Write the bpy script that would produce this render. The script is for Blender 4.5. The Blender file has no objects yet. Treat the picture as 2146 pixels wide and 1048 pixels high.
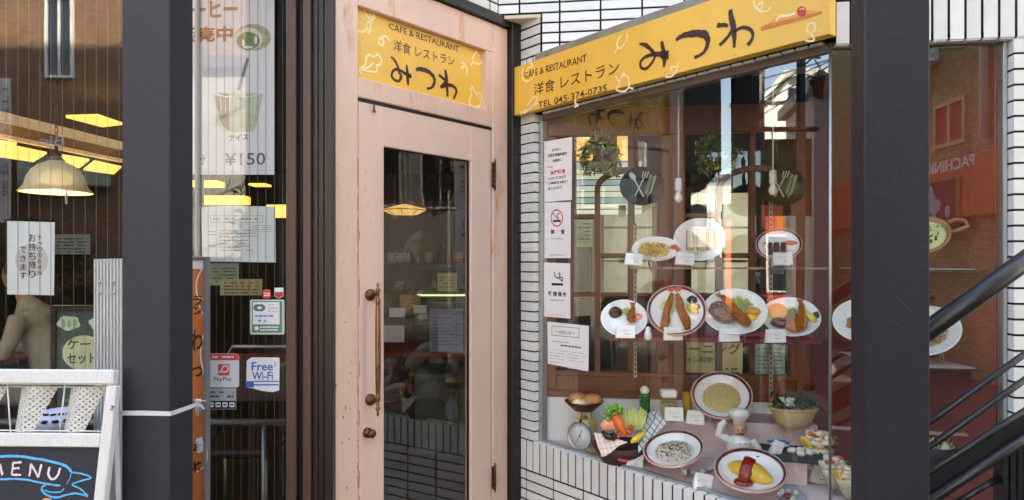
import bpy, bmesh, math, random
from mathutils import Vector, Matrix
R = math.radians
rnd = random.Random(11)
sc = bpy.context.scene
COL = sc.collection

# ---------------------------------------------------------------- camera, world, sun, exposure
F, CX, HY, EYE = 1400.0, 1073.0, 545.0, 1.45
cam = bpy.data.objects.new('camera', bpy.data.cameras.new('camera'))
COL.objects.link(cam)
cam.location = (0, 0, EYE)
cam.rotation_euler = (R(90), 0, 0)
cam.data.sensor_width = 36
cam.data.lens = 36 * F / 2146
cam.data.shift_y = 21 / 2146
cam.data.clip_start = 0.05
cam.data.clip_end = 600
sc.camera = cam
SUN_EL, SUN_AZ = 40, 30          # azimuth measured from +Y towards +X
world = bpy.data.worlds.new('World')
sc.world = world
world.use_nodes = True
wn = world.node_tree
sky = wn.nodes.new('ShaderNodeTexSky')
sky.sky_type = 'NISHITA'
sky.sun_disc = False
sky.sun_elevation = R(SUN_EL)
sky.sun_rotation = R(SUN_AZ)
sky.dust_density = 1.6
sky.air_density = 1.0
bg = wn.nodes['Background']
bg.inputs[1].default_value = 0.15
wn.links.new(sky.outputs[0], bg.inputs[0])
sun = bpy.data.objects.new('sun', bpy.data.lights.new('sun', 'SUN'))
COL.objects.link(sun)
sun.data.energy = 4.2
sun.data.angle = R(0.5)
sun.data.color = (1, 0.95, 0.87)
sd = Vector((math.sin(R(SUN_AZ)) * math.cos(R(SUN_EL)), math.cos(R(SUN_AZ)) * math.cos(R(SUN_EL)), math.sin(R(SUN_EL))))
sun.rotation_euler = sd.to_track_quat('Z', 'Y').to_euler()
sun.location = (0, 0, 30)
sc.view_settings.view_transform = 'Standard'
sc.view_settings.look = 'None'
sc.view_settings.gamma = 1
sc.view_settings.exposure = 3.45
sc.view_settings.use_white_balance = True
sc.view_settings.white_balance_temperature = 7900
sc.render.engine = 'CYCLES'
sc.cycles.use_denoising = True
sc.cycles.max_bounces = 9
sc.cycles.diffuse_bounces = 4
sc.cycles.transparent_max_bounces = 24
sc.cycles.sample_clamp_indirect = 6

# ---------------------------------------------------------------- frames: (s along the face, d into the building, z up)
def at(px, py, Y):
    return Vector(((px - CX) / F * Y, Y, EYE + (HY - py) / F * Y))

class Fr:
    def __init__(s, o, d):
        s.o = Vector((o[0], o[1], 0)); dd = Vector((d[0], d[1], 0)).normalized()
        s.d = dd; s.n = Vector((dd.y, -dd.x, 0))
        s.M = Matrix(((dd.x, -s.n.x, 0, o[0]), (dd.y, -s.n.y, 0, o[1]), (0, 0, 1, 0), (0, 0, 0, 1)))
    def hit(s, px, py, dep=0.0):
        """where the sight line of a photo pixel meets this wall face (dep metres behind it): (s, z)"""
        v = Vector(((px - CX) / F, 1, (HY - py) / F))
        t = (s.o.dot(s.n) - dep) / v.dot(s.n)
        p = v * t
        return (Vector((p.x, p.y, 0)) - s.o).dot(s.d), EYE + p.z
    def s(s_, px, dep=0.0): return s_.hit(px, HY, dep)[0]
    def Y(s, ss, dep=0.0): return (s.o + s.d * ss - s.n * dep).y
    def w(s, ss, dep, z): return s.M @ Vector((ss, dep, z))
    def mirror(s, p):
        k = (Vector((p[0], p[1], 0)) - s.o).dot(s.n)
        q = Vector((p[0], p[1], 0)) - s.n * (2 * k)
        return Vector((q.x, q.y, p[2]))

Y0 = 3.45
X0 = (1085 - CX) / F * Y0
FD = Fr((X0, Y0), (1188, 1400))          # door face, s runs negative to the left
FC = Fr((X0, Y0), (1164, -1400))         # show window face
FA = Fr((0, 2.665), (1, 0))              # left storefront
TH = R(7.5)
GD = (math.cos(TH), -math.sin(TH))       # the building's own grid
pC = FC.w(FC.s(1134), 0, 0)
FU = Fr((pC.x, pC.y), GD)                # upper wall
pR = FC.w(FC.s(1746), 0, 0)
FRR = Fr((pR.x, pR.y), GD)               # right bay face
pB = pC + Vector((0.0, 0.10, 0))
FB = Fr((pB.x, pB.y), GD)                # wooden partition behind the display
I4 = Matrix.Identity(4)

# ---------------------------------------------------------------- materials
def lin(c):
    if isinstance(c, str):
        c = tuple(int(c[i:i + 2], 16) for i in (0, 2, 4))
    return tuple((v / 255 / 12.92 if v / 255 <= .04045 else ((v / 255 + .055) / 1.055) ** 2.4) for v in c) + (1,)

MATS = {}
def mat(name, col, rough=.5, var=.10, scale=9, bump=.0, bscale=None, metal=0, spec=.5, emit=0, ecol=None, coat=0,
        col2=None, thr=.6, soft=.08, scale2=5, rndv=0, alpha=None, stretch=None, trans=0, sss=0):
    if name in MATS: return MATS[name]
    m = bpy.data.materials.new(name); m.use_nodes = True
    nt = m.node_tree; N = nt.nodes; L = nt.links
    b = N['Principled BSDF']
    c = lin(col)
    tc = N.new('ShaderNodeTexCoord')
    src = tc.outputs['Object']
    if stretch:
        mp = N.new('ShaderNodeMapping'); mp.inputs['Scale'].default_value = stretch
        L.new(src, mp.inputs[0]); src = mp.outputs[0]
    if rndv:
        o2 = N.new('ShaderNodeObjectInfo'); mu = N.new('ShaderNodeMath'); mu.operation = 'MULTIPLY'; mu.inputs[1].default_value = 37
        ad = N.new('ShaderNodeVectorMath'); L.new(o2.outputs['Random'], mu.inputs[0]); L.new(src, ad.inputs[0]); L.new(mu.outputs[0], ad.inputs[1]); src = ad.outputs[0]
    ns = N.new('ShaderNodeTexNoise'); ns.inputs['Scale'].default_value = scale; ns.inputs['Detail'].default_value = 6
    ns.inputs['Roughness'].default_value = .65
    L.new(src, ns.inputs['Vector'])
    mx = N.new('ShaderNodeMix'); mx.data_type = 'RGBA'
    rp = N.new('ShaderNodeMapRange'); rp.inputs[1].default_value = .3; rp.inputs[2].default_value = .7
    L.new(ns.outputs[0], rp.inputs[0]); L.new(rp.outputs[0], mx.inputs[0])
    mx.inputs[6].default_value = tuple(v * (1 - var) for v in c[:3]) + (1,)
    mx.inputs[7].default_value = tuple(min(1, v * (1 + var)) for v in c[:3]) + (1,)
    out = mx.outputs[2]
    if col2:
        n2 = N.new('ShaderNodeTexNoise'); n2.inputs['Scale'].default_value = scale2; n2.inputs['Detail'].default_value = 8
        n2.inputs['Roughness'].default_value = .7
        L.new(src, n2.inputs['Vector'])
        r2 = N.new('ShaderNodeMapRange'); r2.inputs[1].default_value = thr; r2.inputs[2].default_value = thr + soft
        L.new(n2.outputs[0], r2.inputs[0])
        m2 = N.new('ShaderNodeMix'); m2.data_type = 'RGBA'
        L.new(r2.outputs[0], m2.inputs[0]); L.new(out, m2.inputs[6]); m2.inputs[7].default_value = lin(col2)
        out = m2.outputs[2]
    if rndv:
        oi = N.new('ShaderNodeObjectInfo')
        hs = N.new('ShaderNodeHueSaturation')
        r3 = N.new('ShaderNodeMapRange'); r3.inputs[3].default_value = 1 - rndv; r3.inputs[4].default_value = 1 + rndv
        L.new(oi.outputs['Random'], r3.inputs[0]); L.new(r3.outputs[0], hs.inputs['Value']); L.new(out, hs.inputs['Color'])
        out = hs.outputs[0]
    L.new(out, b.inputs['Base Color'])
    b.inputs['Roughness'].default_value = rough
    rr = N.new('ShaderNodeMapRange'); rr.inputs[3].default_value = max(.02, rough - .08); rr.inputs[4].default_value = min(1, rough + .1)
    L.new(ns.outputs[0], rr.inputs[0]); L.new(rr.outputs[0], b.inputs['Roughness'])
    b.inputs['Metallic'].default_value = metal
    b.inputs['Specular IOR Level'].default_value = spec
    b.inputs['Coat Weight'].default_value = coat
    if trans: b.inputs['Transmission Weight'].default_value = trans
    if sss:
        b.inputs['Subsurface Weight'].default_value = sss; b.inputs['Subsurface Scale'].default_value = .01
    if emit:
        if ecol: b.inputs['Emission Color'].default_value = lin(ecol)
        else: L.new(out, b.inputs['Emission Color'])
        b.inputs['Emission Strength'].default_value = emit
    if bump:
        bn = N.new('ShaderNodeTexNoise'); bn.inputs['Scale'].default_value = bscale or scale * 4; bn.inputs['Detail'].default_value = 5
        L.new(src, bn.inputs['Vector'])
        bp = N.new('ShaderNodeBump'); bp.inputs['Strength'].default_value = bump; bp.inputs['Distance'].default_value = .01
        L.new(bn.outputs[0], bp.inputs['Height']); L.new(bp.outputs[0], b.inputs['Normal'])
    MATS[name] = m
    return m

def glass_mat(name, tint, r0=.09, k=1.0, haze=0.0, rough=0.0):
    """thin pane: what is behind it shows through, a mirror share rises towards grazing (Schlick)"""
    if name in MATS: return MATS[name]
    m = bpy.data.materials.new(name); m.use_nodes = True
    nt = m.node_tree; N = nt.nodes; L = nt.links
    N.remove(N['Principled BSDF'])
    o = N['Material Output']
    t = N.new('ShaderNodeBsdfTransparent'); t.inputs[0].default_value = lin(tint)
    g = N.new('ShaderNodeBsdfGlossy'); g.inputs['Roughness'].default_value = rough; g.inputs[0].default_value = (.97, .99, 1, 1)
    tc = N.new('ShaderNodeTexCoord')
    wv = N.new('ShaderNodeTexNoise'); wv.inputs['Scale'].default_value = 1.3; wv.inputs['Detail'].default_value = 1
    L.new(tc.outputs['Object'], wv.inputs['Vector'])
    bp = N.new('ShaderNodeBump'); bp.inputs['Strength'].default_value = .05; bp.inputs['Distance'].default_value = .02
    L.new(wv.outputs[0], bp.inputs['Height']); L.new(bp.outputs[0], g.inputs['Normal'])
    lw = N.new('ShaderNodeLayerWeight'); lw.inputs[0].default_value = .5
    p = N.new('ShaderNodeMath'); p.operation = 'POWER'; p.inputs[1].default_value = 5
    L.new(lw.outputs['Facing'], p.inputs[0])
    q = N.new('ShaderNodeMath'); q.operation = 'MULTIPLY_ADD'; q.inputs[1].default_value = (1 - r0) * k; q.inputs[2].default_value = r0 * k
    q.use_clamp = True
    L.new(p.outputs[0], q.inputs[0])
    mx = N.new('ShaderNodeMixShader')
    L.new(q.outputs[0], mx.inputs[0]); L.new(t.outputs[0], mx.inputs[1]); L.new(g.outputs[0], mx.inputs[2])
    fin = mx.outputs[0]
    if haze:
        df = N.new('ShaderNodeBsdfDiffuse'); df.inputs[0].default_value = (.8, .82, .8, 1)
        dn = N.new('ShaderNodeTexNoise'); dn.inputs['Scale'].default_value = 3; dn.inputs['Detail'].default_value = 8
        L.new(tc.outputs['Object'], dn.inputs['Vector'])
        ml = N.new('ShaderNodeMath'); ml.operation = 'MULTIPLY'; ml.inputs[1].default_value = haze
        L.new(dn.outputs[0], ml.inputs[0])
        m2 = N.new('ShaderNodeMixShader'); L.new(ml.outputs[0], m2.inputs[0]); L.new(fin, m2.inputs[1]); L.new(df.outputs[0], m2.inputs[2])
        fin = m2.outputs[0]
    L.new(fin, o.inputs[0])
    MATS[name] = m
    return m

# ---------------------------------------------------------------- mesh builder
class MB:
    def __init__(s, xf=None):
        s.v = []; s.f = []; s.mi = []; s.sm = []; s.xf = xf; s.m = 0
    def add(s, vs, fs, smooth=False, xf=None):
        o = len(s.v)
        for p in vs:
            p = Vector(p)
            if xf: p = xf @ p
            if s.xf: p = s.xf @ p
            s.v.append(p)
        for f in fs:
            s.f.append(tuple(i + o for i in f)); s.mi.append(s.m); s.sm.append(smooth)
        return s
    def box(s, x0, x1, y0, y1, z0, z1, c=0.0, xf=None):
        if c <= 0:
            vs = [(x, y, z) for z in (z0, z1) for y in (y0, y1) for x in (x0, x1)]
            return s.add(vs, [(0, 2, 3, 1), (4, 5, 7, 6), (0, 1, 5, 4), (2, 6, 7, 3), (0, 4, 6, 2), (1, 3, 7, 5)], xf=xf)
        bm = bmesh.new()
        bmesh.ops.create_cube(bm, size=1)
        for v in bm.verts:
            v.co = Vector(((x0 + x1) / 2 + v.co.x * (x1 - x0), (y0 + y1) / 2 + v.co.y * (y1 - y0), (z0 + z1) / 2 + v.co.z * (z1 - z0)))
        bmesh.ops.bevel(bm, geom=bm.edges[:], offset=c, segments=1, affect='EDGES')
        return s.bm(bm, xf)
    def bm(s, bm, xf=None, smooth=False):
        bm.verts.index_update()
        s.add([v.co for v in bm.verts], [[v.index for v in f.verts] for f in bm.faces], smooth, xf)
        bm.free(); return s
    def bar(s, p0, p1, w, h, up=(0, 0, 1), c=0):
        """a straight bar of section w x h between two points"""
        p0 = Vector(p0); p1 = Vector(p1); x = (p1 - p0); L = x.length; x.normalize()
        y = Vector(up).cross(x).normalized(); z = x.cross(y)
        M = Matrix((( x.x, y.x, z.x, p0.x), (x.y, y.y, z.y, p0.y), (x.z, y.z, z.z, p0.z), (0, 0, 0, 1)))
        return s.box(0, L, -w / 2, w / 2, -h / 2, h / 2, c, xf=M)
    def prism(s, poly, axis='z', a=0.0, b=1.0, xf=None):
        n = len(poly)
        mk = {'z': lambda p, t: (p[0], p[1], t), 'y': lambda p, t: (p[0], t, p[1]), 'x': lambda p, t: (t, p[0], p[1])}[axis]
        vs = [mk(p, a) for p in poly] + [mk(p, b) for p in poly]
        fs = [tuple(range(n))[::-1], tuple(range(n, 2 * n))] + [(i, (i + 1) % n, n + (i + 1) % n, n + i) for i in range(n)]
        return s.add(vs, fs, xf=xf)
    def cyl(s, p0, p1, r0, r1=None, n=14, caps=True, smooth=True):
        return s.tube([p0, p1], [r0, r0 if r1 is None else r1], n, caps, smooth)
    def tube(s, pts, rr, n=8, caps=True, smooth=True, flat=1.0):
        pts = [Vector(p) for p in pts]
        if not hasattr(rr, '__len__'): rr = [rr] * len(pts)
        vs = []; prev = None
        for i, p in enumerate(pts):
            t = (pts[min(i + 1, len(pts) - 1)] - pts[max(i - 1, 0)]).normalized()
            if prev is None:
                prev = t.orthogonal().normalized()
                if abs(t.z) < .9: prev = (Vector((0, 0, 1)) - t * t.z).normalized()
            prev = (prev - t * prev.dot(t)).normalized()
            q = t.cross(prev)
            for k in range(n):
                a = 2 * math.pi * k / n
                vs.append(p + (prev * math.cos(a) * flat + q * math.sin(a)) * rr[i])
        fs = [(i * n + k, i * n + (k + 1) % n, (i + 1) * n + (k + 1) % n, (i + 1) * n + k) for i in range(len(pts) - 1) for k in range(n)]
        s.add(vs, fs, smooth)
        if caps:
            o = len(s.v) - len(vs)
            for f in (tuple(o + k for k in range(n))[::-1], tuple(o + (len(pts) - 1) * n + k for k in range(n))):
                s.f.append(f); s.mi.append(s.m); s.sm.append(False)
        return s
    def lathe(s, prof, c=(0, 0, 0), n=24, xf=None, smooth=True, wob=None, cap=True):
        vs = []
        for r, z in prof:
            for k in range(n):
                a = 2 * math.pi * k / n
                q = r * (wob(a, z) if wob else 1)
                vs.append((c[0] + q * math.cos(a), c[1] + q * math.sin(a), c[2] + z))
        m = len(prof)
        fs = [(i * n + k, i * n + (k + 1) % n, (i + 1) * n + (k + 1) % n, (i + 1) * n + k) for i in range(m - 1) for k in range(n)]
        if cap and prof[0][0] > 1e-5: fs.append(tuple(range(n))[::-1])
        if cap and prof[-1][0] > 1e-5: fs.append(tuple((m - 1) * n + k for k in range(n)))
        return s.add(vs, fs, smooth, xf)
    def ell(s, c, r, n=12, rot=None, jit=0.0, xf=None):
        if not hasattr(r, '__len__'): r = (r, r, r)
        m = max(4, n // 2); vs = [(0, 0, -1)]
        for i in range(1, m):
            t = -math.pi / 2 + math.pi * i / m
            for k in range(n):
                a = 2 * math.pi * k / n
                vs.append((math.cos(t) * math.cos(a), math.cos(t) * math.sin(a), math.sin(t)))
        vs.append((0, 0, 1))
        E = rot.to_matrix() if rot else None
        out = []
        for p in vs:
            p = Vector(p) * (1 + (rnd.uniform(-jit, jit) if jit else 0))
            p = Vector((p.x * r[0], p.y * r[1], p.z * r[2]))
            if E: p = E @ p
            out.append(p + Vector(c))
        fs = [(0, 1 + (k + 1) % n, 1 + k) for k in range(n)]
        for i in range(m - 2):
            for k in range(n):
                a = 1 + i * n + k; b = 1 + i * n + (k + 1) % n
                fs.append((a, b, b + n, a + n))
        l = len(vs) - 1; q = 1 + (m - 2) * n
        fs += [(l, q + k, q + (k + 1) % n) for k in range(n)]
        return s.add(out, fs, True, xf)
    def mesh(s, name, mats):
        me = bpy.data.meshes.new(name)
        me.from_pydata([tuple(v) for v in s.v], [], s.f)
        if not isinstance(mats, (list, tuple)): mats = [mats]
        for m in mats: me.materials.append(m)
        me.polygons.foreach_set('material_index', s.mi)
        me.polygons.foreach_set('use_smooth', s.sm)
        me.update()
        return me

from mathutils import Euler
BASE = {}
def T(v): return Matrix.Translation(Vector(v))
def props(o, label=None, cat=None, group=None, kind=None):
    if label: o['label'] = label
    if cat: o['category'] = cat
    if group: o['group'] = group
    if kind: o['kind'] = kind
    return o
def thing(name, label, cat, FM=I4, base=(0, 0, 0), group=None):
    o = bpy.data.objects.new(name, None); COL.objects.link(o)
    o.empty_display_size = .1
    o.matrix_world = FM @ T(base)
    BASE[o.name] = T(-Vector(base))
    return props(o, label, cat, group)
def part(name, mb, m, parent, label=None, kind=None, M=None):
    me = mb if isinstance(mb, bpy.types.Mesh) else mb.mesh(name, m)
    if not me.materials: me.materials.append(m)
    o = bpy.data.objects.new(name, me); COL.objects.link(o)
    o.parent = parent
    b = BASE.get(parent.name, I4)
    o.matrix_basis = b @ M if M else b
    BASE[o.name] = M.inverted() if (M and False) else I4
    return props(o, label, kind=kind)
def solo(name, mb, m, label, cat, FM=I4, group=None, kind=None):
    me = mb.mesh(name, m)
    o = bpy.data.objects.new(name, me); COL.objects.link(o)
    o.matrix_world = FM
    BASE[o.name] = I4
    return props(o, label, cat, group, kind)
def struct(name, mb, m, FM=I4): return solo(name, mb, m, None, None, FM, kind='structure')

# ---------------------------------------------------------------- lettering and brush strokes
TXT = {}
def text_mesh(s, weight=0.0):
    k = (s, weight)
    if k in TXT: return TXT[k]
    cu = bpy.data.curves.new('txt', 'FONT'); cu.body = s; cu.size = 1; cu.offset = weight; cu.resolution_u = 3
    o = bpy.data.objects.new('txt', cu); COL.objects.link(o)
    dg = bpy.context.evaluated_depsgraph_get()
    me = bpy.data.meshes.new_from_object(o.evaluated_get(dg))
    vs = [v.co.copy() for v in me.vertices]; fs = [tuple(p.vertices) for p in me.polygons]
    bpy.data.objects.remove(o); bpy.data.curves.remove(cu); bpy.data.meshes.remove(me)
    x0 = min(v.x for v in vs); x1 = max(v.x for v in vs); y0 = min(v.y for v in vs); y1 = max(v.y for v in vs)
    TXT[k] = ([((v.x - x0) / (x1 - x0), (v.y - y0) / max(1e-6, y1 - y0)) for v in vs], fs, (x1 - x0) / max(1e-6, y1 - y0))
    return TXT[k]
def text_on(mb, fr, s, pl, pr, hpx, dep, weight=0.0, jit=0.0):
    """lettering s on face fr from photo point pl (left foot) to pr (right foot), hpx tall at the left"""
    vs, fs, _ = text_mesh(s, weight)
    a = fr.hit(*pl, dep); b = fr.hit(*pr, dep); c = fr.hit(pl[0], pl[1] - hpx, dep)
    h = c[1] - a[1]
    P = []
    for x, y in vs:
        j = jit * math.sin(x * 43 + y * 3) if jit else 0
        P.append((a[0] + (b[0] - a[0]) * x + j * h * .5, dep, a[1] + (b[1] - a[1]) * x + h * y + j * h))
    return mb.add(P, [f[::-1] for f in fs] if False else fs)
def text_box(mb, s, x0, x1, z0, z1, dep, weight=0.0):
    vs, fs, _ = text_mesh(s, weight)
    return mb.add([(x0 + (x1 - x0) * x, dep, z0 + (z1 - z0) * y) for x, y in vs], fs)
def smooth_path(P, n=6):
    out = []
    for i in range(len(P) - 1):
        p0 = P[max(i - 1, 0)]; p1 = P[i]; p2 = P[i + 1]; p3 = P[min(i + 2, len(P) - 1)]
        for k in range(n):
            t = k / n
            out.append(tuple(.5 * ((2 * b) + (-a + c) * t + (2 * a - 5 * b + 4 * c - d) * t * t + (-a + 3 * b - 3 * c + d) * t ** 3) for a, b, c, d in zip(p0, p1, p2, p3)))
    out.append(tuple(P[-1]))
    return out
def stroke(mb, fr, pts, wpx, dep, rough=0.0, n=6, prj=None):
    """a brush stroke through photo points, laid on the face"""
    Q = []
    for p in pts:
        w = p[2] if len(p) > 2 else wpx
        Q.append((p[0], p[1], w))
    Q = smooth_path(Q, n)
    P = []
    for x, y, w in Q:
        if prj: s, z, sc_ = prj(x, y)
        else:
            s, z = fr.hit(x, y, dep); sc_ = fr.Y(s, dep) / F
        P.append((s, z, max(.0004, w * sc_ / 2)))
    vs = []; fs = []
    for i, (s, z, w) in enumerate(P):
        a = P[max(i - 1, 0)]; b = P[min(i + 1, len(P) - 1)]
        dx, dz = b[0] - a[0], b[1] - a[1]; l = math.hypot(dx, dz) or 1
        nx, nz = -dz / l, dx / l
        w1 = w * (1 + rnd.uniform(-rough, rough)); w2 = w * (1 + rnd.uniform(-rough, rough))
        vs += [(s + nx * w1, dep, z + nz * w1), (s - nx * w2, dep, z - nz * w2)]
        if i: fs.append((2 * i - 2, 2 * i - 1, 2 * i + 1, 2 * i))
    return mb.add(vs, fs)
def poly_on(mb, fr, pts, dep, th=0.0008):
    """a sheet with its outline through photo points, lying on the face, with a real thickness"""
    P = [fr.hit(x, y, dep) for x, y in pts]
    return mb.prism(P, 'y', dep, dep + th)
def lines_on(mb, fr, x0, x1, ys, dep, h=2, gap=.25, slope=0.0, seed=1):
    """rows of print too small to read: broken thin bars"""
    r = random.Random(seed)
    for y in ys:
        x = x0
        while x < x1:
            l = r.uniform(3, 9)
            if r.random() > gap:
                a = fr.hit(x, y + slope * (x - x0), dep); b = fr.hit(min(x + l, x1), y + slope * (x - x0) + h, dep)
                mb.add([(a[0], dep, a[1]), (b[0], dep, a[1]), (b[0], dep, b[1]), (a[0], dep, b[1])], [(0, 1, 2, 3)])
            x += l + 1.2
    return mb

def blob(name, mb, voxel, smooth_it=2):
    """fuse overlapping volumes into one continuous skin"""
    me = mb.mesh('blobsrc', [])
    o = bpy.data.objects.new('blobsrc', me); COL.objects.link(o)
    md = o.modifiers.new('r', 'REMESH'); md.mode = 'VOXEL'; md.voxel_size = voxel; md.use_smooth_shade = True
    if smooth_it:
        sm = o.modifiers.new('s', 'SMOOTH'); sm.iterations = smooth_it; sm.factor = .5
    dg = bpy.context.evaluated_depsgraph_get()
    out = bpy.data.meshes.new_from_object(o.evaluated_get(dg)); out.name = name
    bpy.data.objects.remove(o); bpy.data.meshes.remove(me)
    out.materials.clear()
    return out
# ---------------------------------------------------------------- palette
m_tile = mat('white_tile', 'dedfdc', .22, .05, 14, bump=.10, bscale=30, rndv=.07, coat=.2, col2='b8ad96', thr=.60, soft=.16, scale2=7)
m_mortar = mat('dark_mortar', '15130f', .9, .3, 30)
m_pink = mat('pink_paint', 'debba9', .42, .05, 5, bump=.14, bscale=60, col2='c98a60', thr=.55, soft=.12, scale2=3.0, stretch=(3, 3, .8))
m_pinkdoor = mat('pink_door_paint', 'e0c0b2', .4, .05, 5, bump=.10, bscale=60, col2='cf9a80', thr=.62, soft=.08, scale2=5, stretch=(2, 2, .7))
m_chip = mat('bare_wood', '8a5b3c', .8, .3, 20)
m_brown = mat('brown_metal', '33231e', .35, .15, 6, bump=.05)
m_brown2 = mat('brown_metal_pale', '5a4236', .4, .15, 4, bump=.05, stretch=(4, 4, .6))  # lighter brown, faintly streaked upright, for two of the frame bars
m_darkbrown = mat('dark_brown_surround', '191210', .4, .2, 8, bump=.08)
m_steel = mat('charcoal_paint', '26262e', .38, .12, 3, bump=.16, bscale=42, spec=.4, col2='46464c', thr=.735, soft=.02, scale2=38, stretch=(1, 1, .45))
m_steel2 = mat('black_paint', '16171c', .36, .15, 6, bump=.18, bscale=40, col2='6b6b70', thr=.74, soft=.03, scale2=26)
m_yellow = mat('sign_yellow', 'f0bd50', .42, .06, 2.2, col2='d99a38', thr=.5, soft=.35, scale2=1.2, bump=.03, bscale=3, stretch=(1, 1, .5))
m_ink = mat('sign_brown_ink', '40201c', .5, .15, 20)
m_cream = mat('sign_cream_line', 'fbe3a6', .5, .03, 20)
m_flash = mat('grey_flashing', '8c877b', .5, .2, 9, bump=.1, col2='5d574b', thr=.6)
m_wood = mat('brown_wood', '7e4529', .42, .3, 3, bump=.12, bscale=30, stretch=(9, 9, .8))
m_woodd = mat('dark_wood', '3a2219', .45, .25, 3, bump=.1, bscale=30, stretch=(9, 9, .8))
m_orange = mat('orange_stained_wood', '87382a', .5, .16, 2.5, bump=.06, stretch=(6, 6, .7), col2='662c1c', thr=.55, soft=.2, scale2=2.2)
m_lilac = mat('lilac_cloth', 'ecd5d5', .9, .07, 14, bump=.3, bscale=160)
m_whitew = mat('white_board', 'e2e5e8', .6, .04, 5)
m_paper = mat('paper', 'eeeef0', .6, .02, 6)
m_print = mat('print_grey', '4b5058', .7, .1, 20)
m_printl = mat('print_light', '8b95a5', .7, .1, 20)
m_black = mat('black_print', '16171a', .6, .1, 20)
m_red = mat('red_print', 'cf3a34', .5, .06, 20)
m_alu = mat('aluminium', 'a9adad', .35, .1, 10, metal=.8)
m_asphalt = mat('asphalt', '353538', .9, .2, 12, bump=.3, bscale=90)
m_pave = mat('paving', '746f68', .85, .12, 3, bump=.2, bscale=50)
m_concrete = mat('concrete', '8d8880', .9, .12, 4, bump=.2, bscale=40)
g_show = glass_mat('show_window_glass', 'fbfdfc', .10, 1.05)
g_bay = glass_mat('bay_window_glass', 'f2f6f4', .11, 1.1)
g_door = glass_mat('door_glass', 'c8cfca', .085, 1.1)
g_store = glass_mat('storefront_glass', 'f0f4f2', .085, 1.15)
g_clear = glass_mat('clear_glass', 'eef6f2', .05, 1.0)

# ---------------------------------------------------------------- ground
struct('street', MB().box(-60, 60, -60, 1.1, -.3, -.12), m_asphalt)
struct('pavement', MB().box(-60, 60, 1.1, 14, -.3, 0), m_pave)
struct('kerb', MB().box(-60, 60, .95, 1.1, -.3, .01, .01), m_concrete)
struct('far_pavement', MB().box(-60, 60, -6.9, -5.4, -.3, 0), m_pave)
lm = MB()
for i in range(-9, 10): lm.box(i * 5, i * 5 + 3, -2.2, -2.08, -.118, -.112)
struct('road_markings', lm, mat('road_paint', 'd8d6cc', .8, .1))

# ---------------------------------------------------------------- restaurant shell
zs_kink = FD.hit(1043, 40)[0]
kD = FD.w(zs_kink, 0, 0)
DL = FD.s(693)                            # left end of the door frame
pDL = FD.w(DL - .02, 0, 0)
up = MB()
p3 = FU.w(4.2, .012, 0)
up.prism([(-9, 2.78), (pDL.x, 2.78), tuple(FD.w(-1.2, .03, 0).xy), tuple(FD.w(zs_kink, .03, 0).xy), tuple(FU.w(.0, .03, 0).xy), tuple(p3.xy), (p3.x, 9.5), (-9, 9.5)], 'z', 2.70, 9.2)
struct('upper_storeys', up, m_mortar)  # mass above the facade, its unseen height set to block the sun
struct('sun_block_tower', MB().box(-7.5, -1.0, 2.9, 12, 2.72, 15), m_concrete)  # unseen block added to throw shadow on the buildings opposite
struct('restaurant_floor', MB().prism([(-9, 2.70), (-.72, 2.70), tuple(FD.w(-.3, .1, 0).xy), tuple(FB.w(.0, .05, 0).xy), tuple(FB.w(2.6, .05, 0).xy), (4, 9), (-9, 9)], 'z', -.25, .03), mat('dark_floor', '30241d', .5, .2, 3))
struct('restaurant_ceiling', MB().prism([(-9, 2.70), (-.72, 2.70), tuple(FD.w(-.1, .06, 0).xy), tuple(FB.w(.0, .03, 0).xy), tuple(FB.w(3.0, .03, 0).xy), (4, 9), (-9, 9)], 'z', 2.60, 2.695), mat('brown_ceiling', '3a2c26', .7, .2, 3))
bw = MB(); bw.box(-9, 1.1, 8.9, 9.0, 0, 2.65); bw.box(1.1, 4.2, 8.9, 9.0, 0, .95); bw.box(1.1, 4.2, 8.9, 9.0, 2.4, 2.65); bw.box(2.05, 2.25, 8.9, 9.0, .95, 2.4); bw.box(3.35, 4.2, 8.9, 9.0, .95, 2.4); bw.box(3.6, 3.7, 3.0, 8.9, 0, 2.65); bw.box(-9, -8.9, 2.7, 8.9, 0, 2.65)
struct('restaurant_back_wall', bw, mat('interior_wall', '362a24', .7, .25, 2, bump=.1))
struct('base_wall', MB().box(-9, FA.s(600), 2.68, 2.78, -.2, .16), m_darkbrown)

# ---------------------------------------------------------------- tiles
TM = {}
def tile_mesh(w, h, t=.0045, c=.0012):
    k = (round(w, 4), round(h, 4), t)
    if k not in TM:
        vs = [(-w/2, t, -h/2), (w/2, t, -h/2), (w/2, t, h/2), (-w/2, t, h/2),
              (-w/2, c, -h/2), (w/2, c, -h/2), (w/2, c, h/2), (-w/2, c, h/2),
              (-w/2+c, 0, -h/2+c), (w/2-c, 0, -h/2+c), (w/2-c, 0, h/2-c), (-w/2+c, 0, h/2-c)]
        fs = [(8, 9, 10, 11)] + [(i, (i+1) % 4, 4+(i+1) % 4, 4+i) for i in range(4)] + [(4+i, 4+(i+1) % 4, 8+(i+1) % 4, 8+i) for i in range(4)]
        me = bpy.data.meshes.new('tile'); me.from_pydata(vs, [], fs); me.materials.append(m_tile); me.update()
        TM[k] = me
    return TM[k]
def put(parent, me, M, name='tile'):
    o = bpy.data.objects.new(name, me); COL.objects.link(o); o.parent = parent
    o.matrix_basis = BASE.get(parent.name, I4) @ M
    return o
J = .0088
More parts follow.
